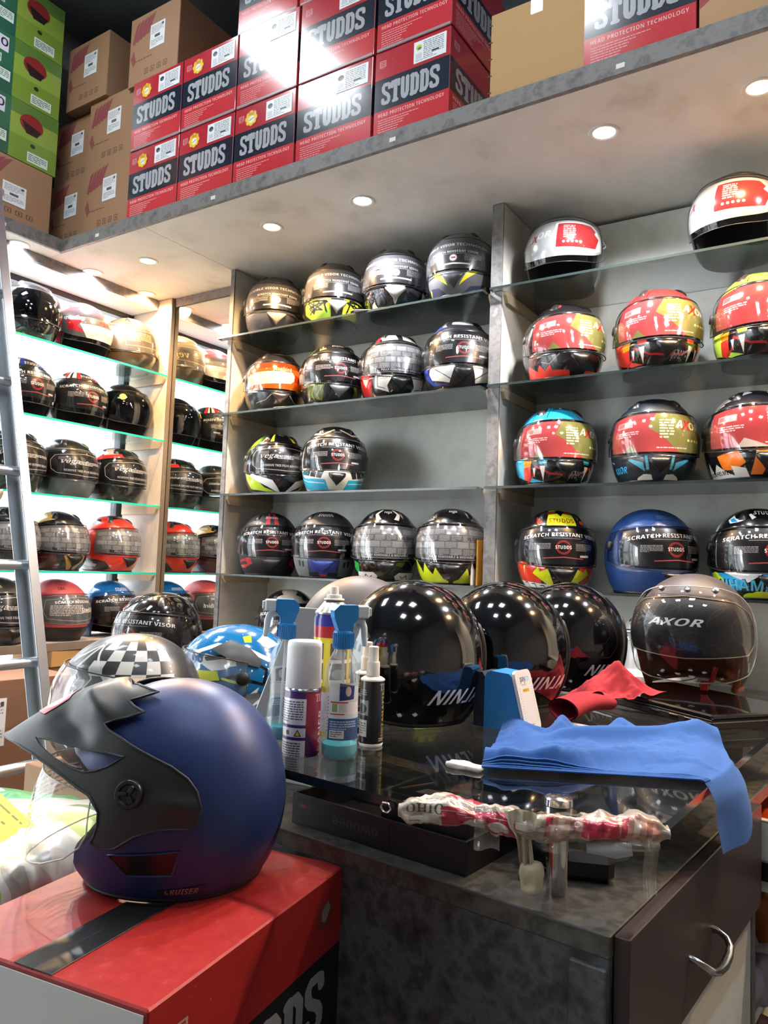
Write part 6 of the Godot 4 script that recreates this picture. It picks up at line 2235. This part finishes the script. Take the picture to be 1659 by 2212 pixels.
	helmet("full_face_helmet", "full", "comic-book helmet with blue WHAM! lettering and yellow clouds", Vector3(2.074, A4, -0.1), 23, shell_mat("#121216", [["b", "#2a9cd4", -18, -48], ["p", "#10131a", [14, -16, 40, -16, 30, -30, 60, -46, 10, -48]], ["o", "#dfe2e4", [-12, -17, -60, -17, -30, -28]], ["o", "#dfe2e4", [30, -44, 60, -38, 50, -47]], ["c", "#c6dc1e", 78.0, -24.0, 10.0, 7.0], ["c", "#c6dc1e", 70.0, -28.0, 8.0, 7.0], ["c", "#c6dc1e", 12.0, -44.0, 16.0, 7.0], ["c", "#c6dc1e", 26.0, -46.0, 12.0, 6.0], ["c", "#c6dc1e", 98.0, -40.0, 8.0, 7.0], ["t", "#10131a", "WHAM!", -40.0, -38.0, 13.5, {"sx": 1.15}], ["t", "#52b4d8", "WHAM!", -40.0, -37.5, 12.5, {"sx": 1.12}], ["p", "#e9eef0", [46, 42, 60, 40, 70, 46, 66, 56, 54, 48, 36, 46]], ["p", "#2f9ad2", [48, 43, 58, 42, 66, 47, 60, 50]], ["p", "#e9eef0", [26, 46, 34, 56, 30, 58, 20, 50]], ["p", "#b9cfd8", [84, 30, 96, 26, 104, 40, 92, 44]], brand("STUDDS", "#d9d9d9", 56, 9, {"sx": 1.1}), ["p", "#1d5f92", [104, -18, 120, -20, 112, -34]]], 0.18, 0.9), "scratch", {"chin": "black", "top": true, "group": rows})
	helmet("full_face_helmet", "full", "white helmet with black print on the lowest shelf between counter helmets", Vector3(1.79, A5, -0.12), 10, shell_mat("#dedcd8", [["l", "#1a1a1a", [20, 40, 70, 36, 120, 44], 2.0], ["t", "#161616", "SE", 0.0, -30.0, 10.0], ["p", "#1a1a1a", [40, 60, 60, 50, 100, 60]]], 0.3, 0.5), "", {"chin": "", "group": rows})
	# --- left wall by the window
	var left := "helmets on the window wall shelves"
	helmet("full_face_helmet", "modular", "all black helmet at the ladder end of the top window shelf", Vector3(-0.68, B1, 0.525), 84, shell_mat("#0f1013", [["p", "#4c1a18", [60, 60, 110, 50, 130, 70]]], 0.15, 0.9), "", {"chin": "", "visor": "visor_dark", "group": left})
	helmet("open_face_helmet", "open", "red and white helmet with a white printed film on the top window shelf", Vector3(-0.68, B1, 0.255), 86, shell_mat("#b52a30", [["p", "#d8cfd0", [0, 46, 30, 48, 44, 70, 0, 80]], ["p", "#d9d3d4", [60, 40, 100, 20, 130, 40, 84, 60]], ["l", "#efeaea", [20, 40, 60, 60, 110, 56], 3.0], ["l", "#8a1a20", [30, 74, 70, 66, 120, 70], 2.0], ["p", "#4a1216", [86, -6, 130, -6, 130, -46, 80, -46]]], 0.2, 0.9), "red_print", {"group": left})
	helmet("full_face_helmet", "full", "bronze brown helmet with gold printed visor film on the top window shelf", Vector3(-0.68, B1, 0.004), 92, shell_mat("#3a2c1e", [["l", "#8d6c42", [20, 46, 70, 38, 120, 46], 1.4], ["p", "#5a4228", [0, 50, 30, 52, 26, 76, 0, 80]]], 0.28, 0.7), "bronze", {"chin": "", "visor": "visor_clear", "group": left})
	helmet("open_face_helmet", "open", "black helmet with blue crown bands on the second window shelf", Vector3(-0.68, B2, 0.525), 86, shell_mat("#15161a", [["p", "#28389c", [18, 40, 60, 36, 64, 78, 20, 82]], ["p", "#cfd3dc", [32, 40, 38, 40, 38, 80, 32, 80]], ["t", "#c9c9cc", "STUDDS", 0.0, 44.0, 8.0]], 0.2, 0.8), "scratch", {"group": left})
	helmet("open_face_helmet", "open", "black helmet with red and white crown bands on the second window shelf", Vector3(-0.68, B2, 0.258), 86, shell_mat("#121214", [["p", "#b5262a", [20, 40, 30, 40, 30, 80, 18, 80]], ["p", "#e8e4e2", [32, 40, 42, 40, 42, 80, 32, 80]], ["p", "#e8e4e2", [48, 40, 54, 39, 54, 78, 48, 78]], ["p", "#b5262a", [56, 39, 64, 38, 64, 76, 56, 77]], ["t", "#d9d7d6", "STUDDS", 0.0, 46.0, 8.0]], 0.2, 0.8), "scratch", {"group": left})
	var yd := helmet("open_face_helmet", "open", "glossy black open-face helmet with a round yellow sticker by the left wall panel", Vector3(-0.68, B2, 0.004), 92, shell_mat("#141011", [], 0.12, 1.0), "", {"visor": "visor_dark", "group": left})
	var st := bd()
	st.lathe([Vector2(0, 0.0012), Vector2(0.015, 0.0012), Vector2(0.0155, -0.001)], 20)
	on_shell(put(st, "round_sticker", mat(Color("#e3c11c"), 0.5), yd, "yellow round sticker"), OPEN, -40, 20, 0.0165)
	helmet("full_face_helmet", "modular", "black and lime helmet half behind the ladder on the third window shelf", Vector3(-0.68, B3, 0.55), 86, shell_mat("#131416", [["p", "#9ccc22", [84, 20, 120, 30, 110, -30, 70, -44, 96, -10]], ["o", "#b8dc22", [-6, 62, 8, 62, 2, 52]], ["l", "#cfcfcf", [20, 40, 60, 36, 96, 20], 1.0]], 0.2, 0.8), "script", {"chin": "", "group": left})
	helmet("full_face_helmet", "modular", "silver and black helmet in the middle of the third window shelf", Vector3(-0.68, B3, 0.3), 94, shell_mat("#4d5355", [["p", "#8d9496", [70, 40, 110, 34, 150, 50, 90, 70]], ["p", "#17181a", [0, 40, 60, 38, 70, 66, 0, 84]], ["p", "#2a2f31", [60, -14, 110, -10, 120, -46, 70, -47]]], 0.3, 0.6), "script", {"chin": "", "pivot": "grey", "group": left})
	helmet("full_face_helmet", "modular", "black helmet with a red brow stripe on the third window shelf", Vector3(-0.68, B3, 0.03), 95, shell_mat("#121214", [["p", "#9fa0a2", [36, 44, 70, 40, 74, 62, 40, 70]], ["p", "#c8252a", [26, 37, 90, 30, 92, 38, 30, 46]], ["p", "#0e0e10", [0, 46, 30, 50, 40, 84, 0, 88]]], 0.18, 0.9), "script", {"chin": "", "group": left})
	helmet("full_face_helmet", "full", "dark metallic helmet behind the ladder on the fourth window shelf", Vector3(-0.68, B4, 0.55), 90, shell_mat("#1b1d20", [["p", "#59656c", [30, 44, 90, 38, 120, 56, 50, 70]], ["p", "#3a3438", [40, -18, 90, -14, 80, -40]]], 0.2, 0.9), "panels", {"chin": "black", "group": left})
	helmet("full_face_helmet", "full", "gold and maroon helmet with a black chin on the fourth window shelf", Vector3(-0.68, B4, 0.315), 90, shell_mat("#15121a", [["p", "#b89a4e", [40, 44, 100, 30, 130, 56, 60, 68]], ["p", "#e4dccc", [60, 50, 90, 46, 88, 56, 66, 58]], ["p", "#4d171c", [36, -18, 100, -10, 120, -46, 30, -47]], ["p", "#a8803c", [14, -18, 24, -20, 12, -46, 4, -48, 2, -44]], ["l", "#8d4a44", [50, -24, 90, -24, 100, -36], 0.9]], 0.2, 0.9), "panels", {"chin": "black", "group": left})
	helmet("full_face_helmet", "full", "bright red helmet with black lower flank by the left wall panel", Vector3(-0.68, B4, 0.035), 92, shell_mat("#d02f22", [["p", "#19181a", [0, 62, 40, 56, 60, 74, 0, 84]], ["p", "#18181a", [50, -28, 110, -18, 130, -44, 60, -47, 36, -44]], ["p", "#8d9a98", [66, -34, 104, -28, 110, -36, 70, -40]], ["p", "#19181a", [64, 44, 96, 38, 104, 50, 72, 58]]], 0.2, 0.8), "panels", {"chin": "black", "vent": "dark", "group": left})
	helmet("full_face_helmet", "full", "matte coral red flip-front helmet on the wooden window counter", Vector3(-0.68, B5, 0.29), 92, shell_mat("#b8474a", [["l", "#8d2f33", [10, 60, 26, 56, 44, 60], 2.0], ["b", "#171618", -22, -48], ["p", "#b3474a", [70, -20, 130, -16, 130, -48, 80, -48]], ["t", "#3a1a1c", "SBA", -30.0, 44.0, 7.0]], 0.55, 0.1), "print", {"chin": "", "top": false, "visor": "visor_clear", "group": left})
	helmet("open_face_helmet", "open", "glossy bright blue helmet with black visor on the wooden window counter", Vector3(-0.68, B5, 0.02), 92, shell_mat("#1662a8", [["t", "#b9c6d0", "STUDDS", 0.0, 42.0, 8.0], ["b", "#1b62a6", -34, -48]], 0.15, 1.0), "scratch", {"group": left})
	helmet("full_face_helmet", "sport", "olive and black helmet behind the ladder on the wooden window counter", Vector3(-0.68, B5, 0.57), 90, shell_mat("#2a2a26", [["p", "#8d8768", [20, 46, 90, 38, 130, 60, 40, 76]], ["p", "#c9bd92", [36, 54, 66, 48, 90, 58, 60, 66]], ["b", "#1d1c1e", 36, -48]], 0.3, 0.6), "script", {"chin": "black", "group": left})


# ---------------------------------------------------------------- the helmets on and before the counter
const HERO := {"rx": 0.120, "zf": 0.148, "zb": 0.141, "yt": 0.149, "yl": 0.1363, "yc": 0.1013, "pw": 0.69, "pu": 1.0, "n": 2.15, "chin": 0.0, "rim": -48.0, "port": false, "brow": 26.0, "a0": 40.0, "a1": 60.0}
const NIN := {"rx": 0.129, "zf": 0.145, "zb": 0.143, "yt": 0.148, "yl": 0.146, "yc": 0.1085, "pw": 0.66, "pu": 1.0, "n": 2.1, "chin": 0.0, "rim": -48.0, "port": false, "brow": 26.0, "a0": 40.0, "a1": 62.0}
const RETRO := {"rx": 0.131, "zf": 0.134, "zb": 0.138, "yt": 0.142, "yl": 0.158, "yc": 0.118, "pw": 0.62, "pu": 0.95, "n": 2.1, "chin": 0.0, "rim": -48.0, "port": false, "brow": 34.0, "a0": 44.0, "a1": 64.0}


# a shape given in (az, phi) laid on a surface f(az, phi) in fine cells, holes left out
func laid(outline: Array, f: Callable, step := 3.0, holes := []) -> Build:
	var b := bd()
	var ring := PackedVector2Array()
	for i in range(0, outline.size(), 2):
		ring.append(Vector2(outline[i], outline[i + 1]))
	var lo := ring[0]
	var hi := ring[0]
	for p in ring:
		lo = lo.min(p)
		hi = hi.max(p)
	var cuts := []
	for hole in holes:
		var c := PackedVector2Array()
		for i in range(0, hole.size(), 2):
			c.append(Vector2(hole[i], hole[i + 1]))
		cuts.append(c)
	var span := hi - lo
	var y := lo.y
	while y < hi.y:
		var x := lo.x
		while x < hi.x:
			var cell := PackedVector2Array([Vector2(x, y), Vector2(x + step, y), Vector2(x + step, y + step), Vector2(x, y + step)])
			var pieces := Geometry2D.intersect_polygons(cell, ring)
			for c in cuts:
				var next: Array[PackedVector2Array] = []
				for piece in pieces:
					next.append_array(Geometry2D.clip_polygons(piece, c))
				pieces = next
			for piece in pieces:
				var tr := Geometry2D.triangulate_polygon(piece)
				var s := b.v.size()
				for p in piece:
					var q: Vector3 = f.call(p.x, p.y)
					var du: Vector3 = f.call(p.x + 0.4, p.y) - f.call(p.x - 0.4, p.y)
					var dv: Vector3 = f.call(p.x, p.y - 0.4) - f.call(p.x, p.y + 0.4)
					b.v.append(q)
					b.n.append(dv.cross(du).normalized())
					b.uv.append(Vector2((p.x - lo.x) / span.x, (hi.y - p.y) / span.y))
				for i in range(0, tr.size(), 3):
					var a := piece[tr[i]]
					var ccw: bool = (piece[tr[i + 1]] - a).cross(piece[tr[i + 2]] - a) > 0
					if ccw:
						b.ix.append_array(PackedInt32Array([s + tr[i], s + tr[i + 2], s + tr[i + 1]]))
					else:
						b.ix.append_array(PackedInt32Array([s + tr[i], s + tr[i + 1], s + tr[i + 2]]))
			x += step
		y += step
	return b


func edge_of(b: Build, outline: Array, f: Callable, rad: float) -> void:
	var path := []
	var n := outline.size() / 2
	for i in n:
		var p := Vector2(outline[2 * i], outline[2 * i + 1])
		var q := Vector2(outline[(2 * i + 2) % outline.size()], outline[(2 * i + 3) % outline.size()])
		var k := maxi(1, int(p.distance_to(q) / 4.0))
		for j in k:
			var m := p.lerp(q, float(j) / k)
			path.append(f.call(m.x, m.y))
	b.tube(path, rad, 6, true)


func hero(pos: Vector3, yaw: float) -> void:
	var S := HERO
	var t := thing("open_face_helmet", "matte dark blue open-face helmet with black peak standing on the red carton", "helmet", pos, yaw)
	# the shell ends in a face opening whose cheeks reach forward below
	var cut := [110, -48, 60, -48, 41, -47, 34, -44, 31, -38, 36, -31, 46, -22, 58, -12, 65, -4, 67, 4, 64, 12, 56, 18, 40, 23, 20, 25]
	var ring := [-180, 89.6, 180, 89.6, 180, -43]
	ring.append_array(cut)
	for i in range(cut.size() - 2, -1, -2):
		ring.append_array([-cut[i], cut[i + 1]])
	ring.append_array([-180, -43])
	put(laid(ring, func(a, p): return at(S, a, p), 4.0), "shell", mat(Color("#213566"), 0.42, 0.2), t)
	put(laid(ring, func(a, p): return at(S, a, p, -0.020), 6.0), "lining", M.lining, t)
	var face := cut.slice(2)
	var mir := []
	for i in range(face.size() - 2, -1, -2):
		mir.append_array([-face[i], face[i + 1]])
	face.append_array(mir)
	var pad := bd()
	edge_of(pad, face, func(a, p): return at(S, a, p, -0.010), 0.0095)
	put(pad, "cheek_padding", M.lining, t)
	put(rim_mesh({"rx": S.rx, "zf": S.zf, "zb": S.zb, "yt": S.yt, "yl": S.yl, "yc": S.yc, "pw": S.pw, "pu": S.pu, "n": S.n, "chin": 0.0, "rim": -48.0, "port": true}, 0.003, 120), "edge_trim", M.rubber, t)
	# peak and side arms in one black piece
	var half := [0, 61.5, 10, 65, 30, 67, 52, 66.5, 74, 64, 62, 59, 54, 55, 63, 52.5, 74, 50, 64, 46, 57, 43, 53, 40, 57, 38, 66, 36, 85, 29, 98, 24, 106, 19, 110.5, 13.5, 113, 6, 111, 0, 106, -2.5, 99, -2.5, 93, -3, 88, -4.5, 83, -6.5, 74, -13, 67, -14, 62, -12, 64, -8, 65.5, -3, 65.5, 3, 60, 9, 48, 12.5, 40, 14, 30, 14.5, 20, 13.5, 12, 12]
	var full := half.duplicate()
	full.append_array([0, 11])
	for i in range(half.size() - 2, 1, -2):
		full.append_array([-half[i], half[i + 1]])
	var f := func(az: float, phi: float) -> Vector3:
		var p := at(S, az, phi, 0.007)
		var g := clampf((63.0 - phi) / 53.0, 0.0, 1.15)
		var fall := pow(cos(deg_to_rad(minf(absf(az) * 90.0 / 66.0, 90.0))), 2)
		p.z += 0.084 * pow(g, 1.66) * fall
		p.y += 0.040 * pow(g, 0.4) * fall * (1.0 if phi < 63 else 0.0)
		var out := Vector3(sin(deg_to_rad(az)), 0.5, cos(deg_to_rad(az)))
		var r1 := 50.0 - absf(az) * 0.10
		p += out * 0.009 * exp(-pow((phi - r1) / 5.0, 2)) * sstep(8, 26, absf(az)) * sstep(62, 40, absf(az))
		var r2 := 34.0 - absf(az) * 0.06
		p -= out * 0.007 * exp(-pow((phi - r2) / 5.0, 2)) * sstep(8, 26, absf(az)) * sstep(56, 38, absf(az))
		p += Vector3(signf(az), 0.2, 0) * 0.004 * exp(-pow((phi - 9 + (absf(az) - 92) * 0.12) / 4.0, 2)) * sstep(84, 96, absf(az))
		return p
	var slot := [26, 20, 34, 23, 48, 26.5, 62, 28, 73, 27.5, 66, 22.5, 60, 19.5, 55, 17.5, 49, 17.2, 41, 17.6, 32, 18.6]
	var slot2 := []
	for i in range(slot.size() - 2, -1, -2):
		slot2.append_array([-slot[i], slot[i + 1]])
	var pk := laid(full, f, 3.0, [slot, slot2])
	edge_of(pk, full, f, 0.0016)
	edge_of(pk, slot, f, 0.0014)
	edge_of(pk, slot2, f, 0.0014)
	put(pk, "peak", mat(Color("#202325"), 0.46, 0.0, {"spec": 0.5}), t, "matte black peak with side arms")
	# round screw covers with a Y-shaped grip
	for s in [-1, 1]:
		var c := bd()
		c.lathe([Vector2(0, 0.003), Vector2(0.010, 0.003), Vector2(0.012, 0.0055), Vector2(0.0155, 0.0055), Vector2(0.0168, 0.004), Vector2(0.017, -0.004)], 26)
		for k in 3:
			c.box(Vector3(0, 0.0045, 0.0065), Vector3(0.005, 0.004, 0.010), 0.001, Transform3D(Basis(Vector3.UP, k * TAU / 3 + 0.5), Vector3.ZERO))
		on_shell(put(c, "visor_screw", mat(Color("#15171a"), 0.32), t), S, 80 * s, 12, 0.0085)
	# clear face shield under the peak
	var sf := func(az: float, phi: float) -> Vector3:
		var k := pow(absf(az) / 60.0, 2)
		return at(S, az, phi, lerpf(0.030 + 0.022 * (12 - phi) / 37.0, 0.004 + 0.008 * (12 - phi) / 37.0, minf(k, 1.0)))
	var so := [-60, 10, -40, 12, 0, 14, 40, 12, 60, 10, 60, -8, 57, -14, 50, -19, 38, -22, 20, -24, 0, -25, -20, -24, -38, -22, -50, -19, -57, -14, -60, -8]
	var sh := laid(so, sf, 4.0)
	put(sh, "face_shield", M.visor_bare, t, "clear face shield")
	var se := bd()
	edge_of(se, so, sf, 0.0011)
	put(se, "shield_edge", M.clear_edge, t)
	var pr := Ink.new(self, 512, 256, Color(1, 1, 1, 0), true)
	for i in 6:
		pr.small(20, 20 + i * 20, 470, 1, 12, Color(0.92, 0.94, 0.95, 0.85), 20 + i)
	for i in 4:
		pr.small(230, 150 + i * 22, 250, 1, 14, Color(0.85, 0.92, 0.9, 0.6), 40 + i)
	put(laid([-48, 8, 48, 8, 48, -14, 30, -20, -30, -20, -48, -14], func(a: float, p: float): return sf.call(a, p) * 0.9985, 4.0), "shield_print", mat(Color.WHITE, 0.5, 0, {"tex": pr.tex(), "alpha": true}), t, "small white print")
	# dark air outlets low on both sides, and a badge
	var vent := [69, -18, 104, -14.5, 101, -28, 77, -29]
	for s in [-1, 1]:
		var vo := []
		for i in range(0, vent.size(), 2):
			vo.append_array([vent[i] * s, vent[i + 1]])
		var on := func(a: float, p: float): return at(S, a, p, 0.0012)
		var vb := laid(vo, on, 4.0)
		for k in 3:
			edge_of(vb, [(82 + 7 * k) * s, -19.0 + k, (83 + 7 * k) * s, -26 + k * 0.4], on, 0.0012)
		put(vb, "air_outlet", mat(Color("#101014"), 0.3), t)
		var fr := bd()
		edge_of(fr, vo, on, 0.0015)
		put(fr, "outlet_frame", mat(Color("#22305f"), 0.4, 0.1), t)
	var bi := Ink.new(self, 256, 64, Color("#171a2c"))
	bi.text("CRUISER", 128, 46, 32, Color("#8d7f80"), {"mid": true, "skew": 0.25, "sx": 1.05})
	put(laid([93, -38.8, 119, -35.5, 119, -40.8, 93, -44.1], func(a: float, p: float): return at(S, a, p, 0.0009), 4.0), "name_badge", mat(Color.WHITE, 0.4, 0, {"tex": bi.tex()}), t)
	# red sticker on the ridge of the peak
	var ri := Ink.new(self, 160, 96, Color("#c5484d"))
	ri.oval(80, 48, 66, 34, Color("#d9a9ac"))
	ri.text("X", 80, 64, 34, Color("#c5484d"), {"mid": true, "skew": 0.3})
	put(laid([-15, 27, -13, 37, 0, 41, 13, 37, 15, 27, 0, 24], func(a: float, p: float): return f.call(a, p) + Vector3(0, 0.0008, 0.0006), 4.0), "round_sticker", mat(Color.WHITE, 0.35, 0, {"tex": ri.tex()}), t, "worn red and pink sticker")


func open_shell(S: Dictionary, t: Node3D, shell: Material, rim: Material, rim_rad := 0.0045, lining: Material = null) -> void:
	put(shell_mesh(S, 128, 52), "shell", shell, t)
	put(lining_mesh(S, 110), "lining", lining if lining else M.lining, t)
	put(rim_mesh(S, rim_rad, 140), "edge_trim", rim, t)


func counter_helmets() -> void:
	hero(Vector3(1.596, BOX_TOP + 0.004, 1.620), -57)
	# glossy black open-face helmets with slanted lettering
	var ink := shell_ink(Color("#08080a"), 2048)
	for side in [1, -1]:
		var x := sx(ink, -88.0 * side)
		# slanted capitals cut from bars
		var u := 1.35
		var w := Color("#dcdcde")
		var y := sy(ink, -17.0)
		var x0 := x - 135
		for g in [[0, 0, 0, 62, 10, 62, 10, 20, 34, 62, 44, 62, 44, 0, 34, 0, 34, 42, 10, 0], [56, 0, 68, 0, 68, 62, 56, 62], [80, 0, 80, 62, 90, 62, 90, 20, 114, 62, 124, 62, 124, 0, 114, 0, 114, 42, 90, 0], [150, 0, 162, 0, 162, 62, 134, 62, 134, 52, 150, 52], [172, 62, 190, 0, 204, 0, 222, 62, 210, 62, 206, 46, 188, 46, 184, 62]]:
			var q := []
			for i in range(0, g.size(), 2):
				q.append(x0 + g[i] * u + (62 - g[i + 1]) * 0.75)
				q.append(y + g[i + 1] * 1.05)
			ink.poly(q, w)
	ink.oval(sx(ink, -76), sy(ink, -36), 12, 11, Color("#23264a"))
	ink.oval(sx(ink, 76), sy(ink, -36), 12, 11, Color("#23264a"))
	var gloss := mat(Color.WHITE, 0.1, 0, {"tex": ink.tex(), "coat": 1.0, "coat_rough": 0.01})
	var spots := [[Vector3(1.625, G_TOP, 1.075), 158.0, "glossy black open-face helmet with slanted white lettering, nearest the spray bottles"], [Vector3(1.685, G_TOP, 0.785), 154.0, "middle of three glossy black open-face helmets, behind the blue sound box"], [Vector3(1.715, G_TOP, 0.455), 150.0, "farthest of three glossy black open-face helmets, behind the red cloth"]]
	for sp in spots:
		var t := thing("open_face_helmet", sp[2], "helmet", sp[0] + Vector3(0, 0.004, 0), sp[1], "black open-face helmets in a row on the glass counter")
		open_shell(NIN, t, gloss, M.rubber)
	var sb := thing("open_face_helmet", "satin grey-brown helmet half hidden behind the black glossy helmet", "helmet", Vector3(1.40, G_TOP + 0.004, 0.93), 124)
	open_shell(NIN, sb, mat(Color("#4a4342"), 0.5, 0.2), M.rubber)
	# retro helmet on the laptop
	var a := thing("open_face_helmet", "matte brown-black retro helmet with bubble visor on the closed laptop", "helmet", Vector3(2.005, G_TOP + 0.0335, 0.415), 4)
	open_shell(RETRO, a, mat(Color("#3a3231"), 0.5, 0.1), M.leather, 0.008, M.leather)
	var bf := func(az: float, phi: float, k: float) -> Vector3:
		var e := (1 - pow(absf(az) / 80.0, 2.4)) * (1 - pow(absf(phi - 6) / 46.0, 3))
		return at(RETRO, az, phi, 0.006 + k + 0.022 * e)
	var bo := [-78, 24, -62, 38, -40, 45, 0, 48, 40, 45, 62, 38, 78, 24, 78, -14, 66, -28, 40, -34, 0, -36, -40, -34, -66, -28, -78, -14]
	put(laid(bo, func(p: float, q: float): return bf.call(p, q, 0.0), 4.0), "bubble_visor", M.visor_smoke, a)
	var be := bd()
	edge_of(be, bo, func(p: float, q: float): return bf.call(p, q, 0.0), 0.0014)
	put(be, "visor_edge", M.clear_edge, a)
	var fi := Ink.new(self, 1024, 512, Color("#17181a"))
	var ln := Color("#505254")
	var rr := RandomNumberGenerator.new()
	rr.seed = 3
	for k in 9:
		var pts := []
		var c := Vector2(rr.randf_range(60, 960), rr.randf_range(60, 470))
		var r0 := rr.randf_range(60, 190)
		var a0 := rr.randf() * TAU
		for i in 14:
			var q := c + Vector2.from_angle(a0 + i * 0.3) * (r0 * (1 - i * 0.035))
			pts.append_array([q.x, q.y])
		fi.line(pts, 2.2, ln)
	for l in [[180, 330, 520, 60, 760, 110, 640, 220], [180, 330, 420, 460], [260, 300, 700, 470], [330, 60, 300, 200, 180, 300]]:
		fi.line(l, 2.2, ln)
	fi.text("AXOR", 440, 268, 62, Color("#f2f2f2"), {"mid": true, "skew": 0.5, "sx": 1.45})
	var fo := [-68, 10, -62, 22, -46, 30, 0, 34, 46, 30, 62, 22, 68, 10, 66, -4, 56, -11, 0, -14, -56, -11, -66, -4]
	put(laid(fo, func(p: float, q: float): return bf.call(p, q, -0.0022), 4.0), "visor_film", mat(Color.WHITE, 0.45, 0, {"tex": fi.tex()}), a)
	var fe := bd()
	edge_of(fe, fo, func(p: float, q: float): return bf.call(p, q, -0.0015), 0.0013)
	put(fe, "film_border", mat(Color("#9a8d70"), 0.4), a)
	for az in [-30, 0, 30]:
		var sn := bd()
		sn.lathe([Vector2(0, 0.004), Vector2(0.005, 0.0035), Vector2(0.007, 0.001), Vector2(0.007, -0.004)], 16)
		on_shell(put(sn, "snap_button", M.chrome_dark, a), RETRO, az, 42, 0.018)
	var st := bd()
	st.tube([Vector3(0.055, 0.05, 0.07), Vector3(0.05, 0.025, 0.09), Vector3(0.035, 0.006, 0.10)], 0.006, 6)
	st.box(Vector3(0.035, 0.012, 0.10), Vector3(0.016, 0.022, 0.008), 0.002)
	put(st, "chin_strap", mat(Color("#b3221c"), 0.5), a, "red strap with buckle")
	# three helmets standing lower, between counter and window
	var ck := shell_ink(Color("#2b2c2e"), 1536)
	for i in 6:
		for j in 5:
			if (i + j) % 2 == 0:
				ck.poly([sx(ck, 62 + i * 13 - j * 2), sy(ck, 66 - j * 12), sx(ck, 75 + i * 13 - j * 2), sy(ck, 66 - j * 12), sx(ck, 73 + i * 13 - j * 2), sy(ck, 54 - j * 12), sx(ck, 60 + i * 13 - j * 2), sy(ck, 54 - j * 12)], Color("#b9bab8"))
	paint(ck, [["m", "#c2c3c0", [56, 82, 52, 66, 58, 50, 74, 20, 96, 6, 120, 2, 150, 4], 2.4], ["m", "#c2c3c0", [50, 60, 40, 48, 30, 40], 2.6], ["m", "#a9aaa8", [52, 58, 46, 40, 38, 22, 34, 8], 3.0], ["m", "#a9aaa8", [60, 34, 52, 20, 50, 8, 62, 12], 1.6], ["m", "#c2c3c0", [66, 6, 54, 2, 80, -4], 1.4], ["o", "#8a8b8b", [14, 24, 34, 30, 44, 18, 30, 4, 12, 6]], ["n", "#d0d2d2", 60, 6, 44, -30, 30, 3.0], ["n", "#555759", 40, 6, 44, -30, 30, 2.4], ["m", "#d0d2d2", [20, -6, 40, -22, 60, -16], 2.0], ["m", "#d0d2d2", [16, 14, 30, -10, 46, -28], 2.0]])
	var ch := helmet("full_face_helmet", "full", "black helmet with white chequered crown behind the blue open-face helmet", Vector3(0.975, 0.755, 1.195), -48, mat(Color.WHITE, 0.35, 0, {"tex": ck.tex(), "coat": 0.3}), "", {"chin": "", "visor": "visor_clear", "top": false})
	ch.scale = Vector3.ONE * 1.06
	var bw := shell_ink(Color("#0f66a0"), 1536)
	paint(bw, [["b", "#dfe3e6", -30, -48], ["n", "#e8ecee", 36, 30, 170, -20, 60, 1.5], ["m", "#efefef", [40, 34, 62, 44, 96, 40, 120, 28], 5.0], ["o", "#f4f6f6", [44, 26, 52, 34, 84, 30, 86, 22, 60, 18]], ["m", "#121318", [52, 30, 90, 34, 116, 18, 112, 4, 84, 12, 60, 6], 3.0], ["o", "#e6f020", [40, 18, 66, 18, 70, 8, 48, 6]], ["m", "#dce82a", [72, 10, 96, 4], 2.6], ["o", "#d9dcdf", [124, 20, 150, 30, 170, 20, 168, 0, 140, 4]], ["o", "#d9dcdf", [112, 50, 132, 60, 146, 44, 124, 40]], ["o", "#0f66a0", [136, 16, 150, 18, 148, 8, 134, 8]], ["o", "#dfe4e6", [96, -6, 108, 2, 104, -8, 120, 0, 116, -10, 134, -2, 130, -14, 150, -6, 146, -20, 100, -18]], ["o", "#dfe4e6", [80, -22, 96, -14, 94, -22, 120, -16, 130, -26, 80, -30]], ["o", "#c9e022", [104, -34, 136, -30, 136, -48, 100, -48]], ["m", "#15171a", [110, -34, 104, -46], 1.6], ["m", "#15171a", [118, -33, 112, -46], 1.6], ["o", "#dce82a", [92, 56, 106, 58, 104, 48, 94, 48]], ["o", "#f4f6f6", [64, 4, 80, -2, 76, -12, 56, -8]]])
	var bl := helmet("full_face_helmet", "full", "blue and white splash graphic helmet with neon yellow bars behind the grey board", Vector3(1.0, 0.775, 0.888), -44, mat(Color.WHITE, 0.15, 0, {"tex": bw.tex(), "coat": 1.0}), "", {"chin": "", "visor": "visor_clear", "vent": "dark", "top": false})
	bl.scale = Vector3.ONE * 1.02
	var sv := bd()
	sv.append_from(laid([58, 38, 84, 26, 108, 20, 112, 26, 100, 40, 76, 50], func(p: float, q: float): return at(FULL, p, q, 0.004), 4.0))
	put(sv, "visor_cover", mat(Color("#4b4d4f"), 0.3), bl, "grey visor side cover")
	helmet("full_face_helmet", "full", "glossy black helmet with red ring film in front of the mirror", Vector3(0.40, 0.83, 0.63), 14, shell_mat("#100c0e", [["t", "#3a3438", "STUDDS", 0.0, 58.0, 7.0]], 0.1, 1.0), "scratch", {"chin": "black"})
	var orange := helmet("full_face_helmet", "sport", "black helmet with a bright orange crown scoop behind the blue and white helmet", Vector3(0.90, 0.79, 0.52), -40, shell_mat("#1b1a1c", [["o", "#e0481c", [20, 62, 150, 62, 160, 86, 10, 86]], ["p", "#e8e4e2", [90, 30, 110, 36, 104, 26]]], 0.25, 0.7), "scratch", {"chin": "black", "top": false})
	orange.scale = Vector3.ONE * 0.9
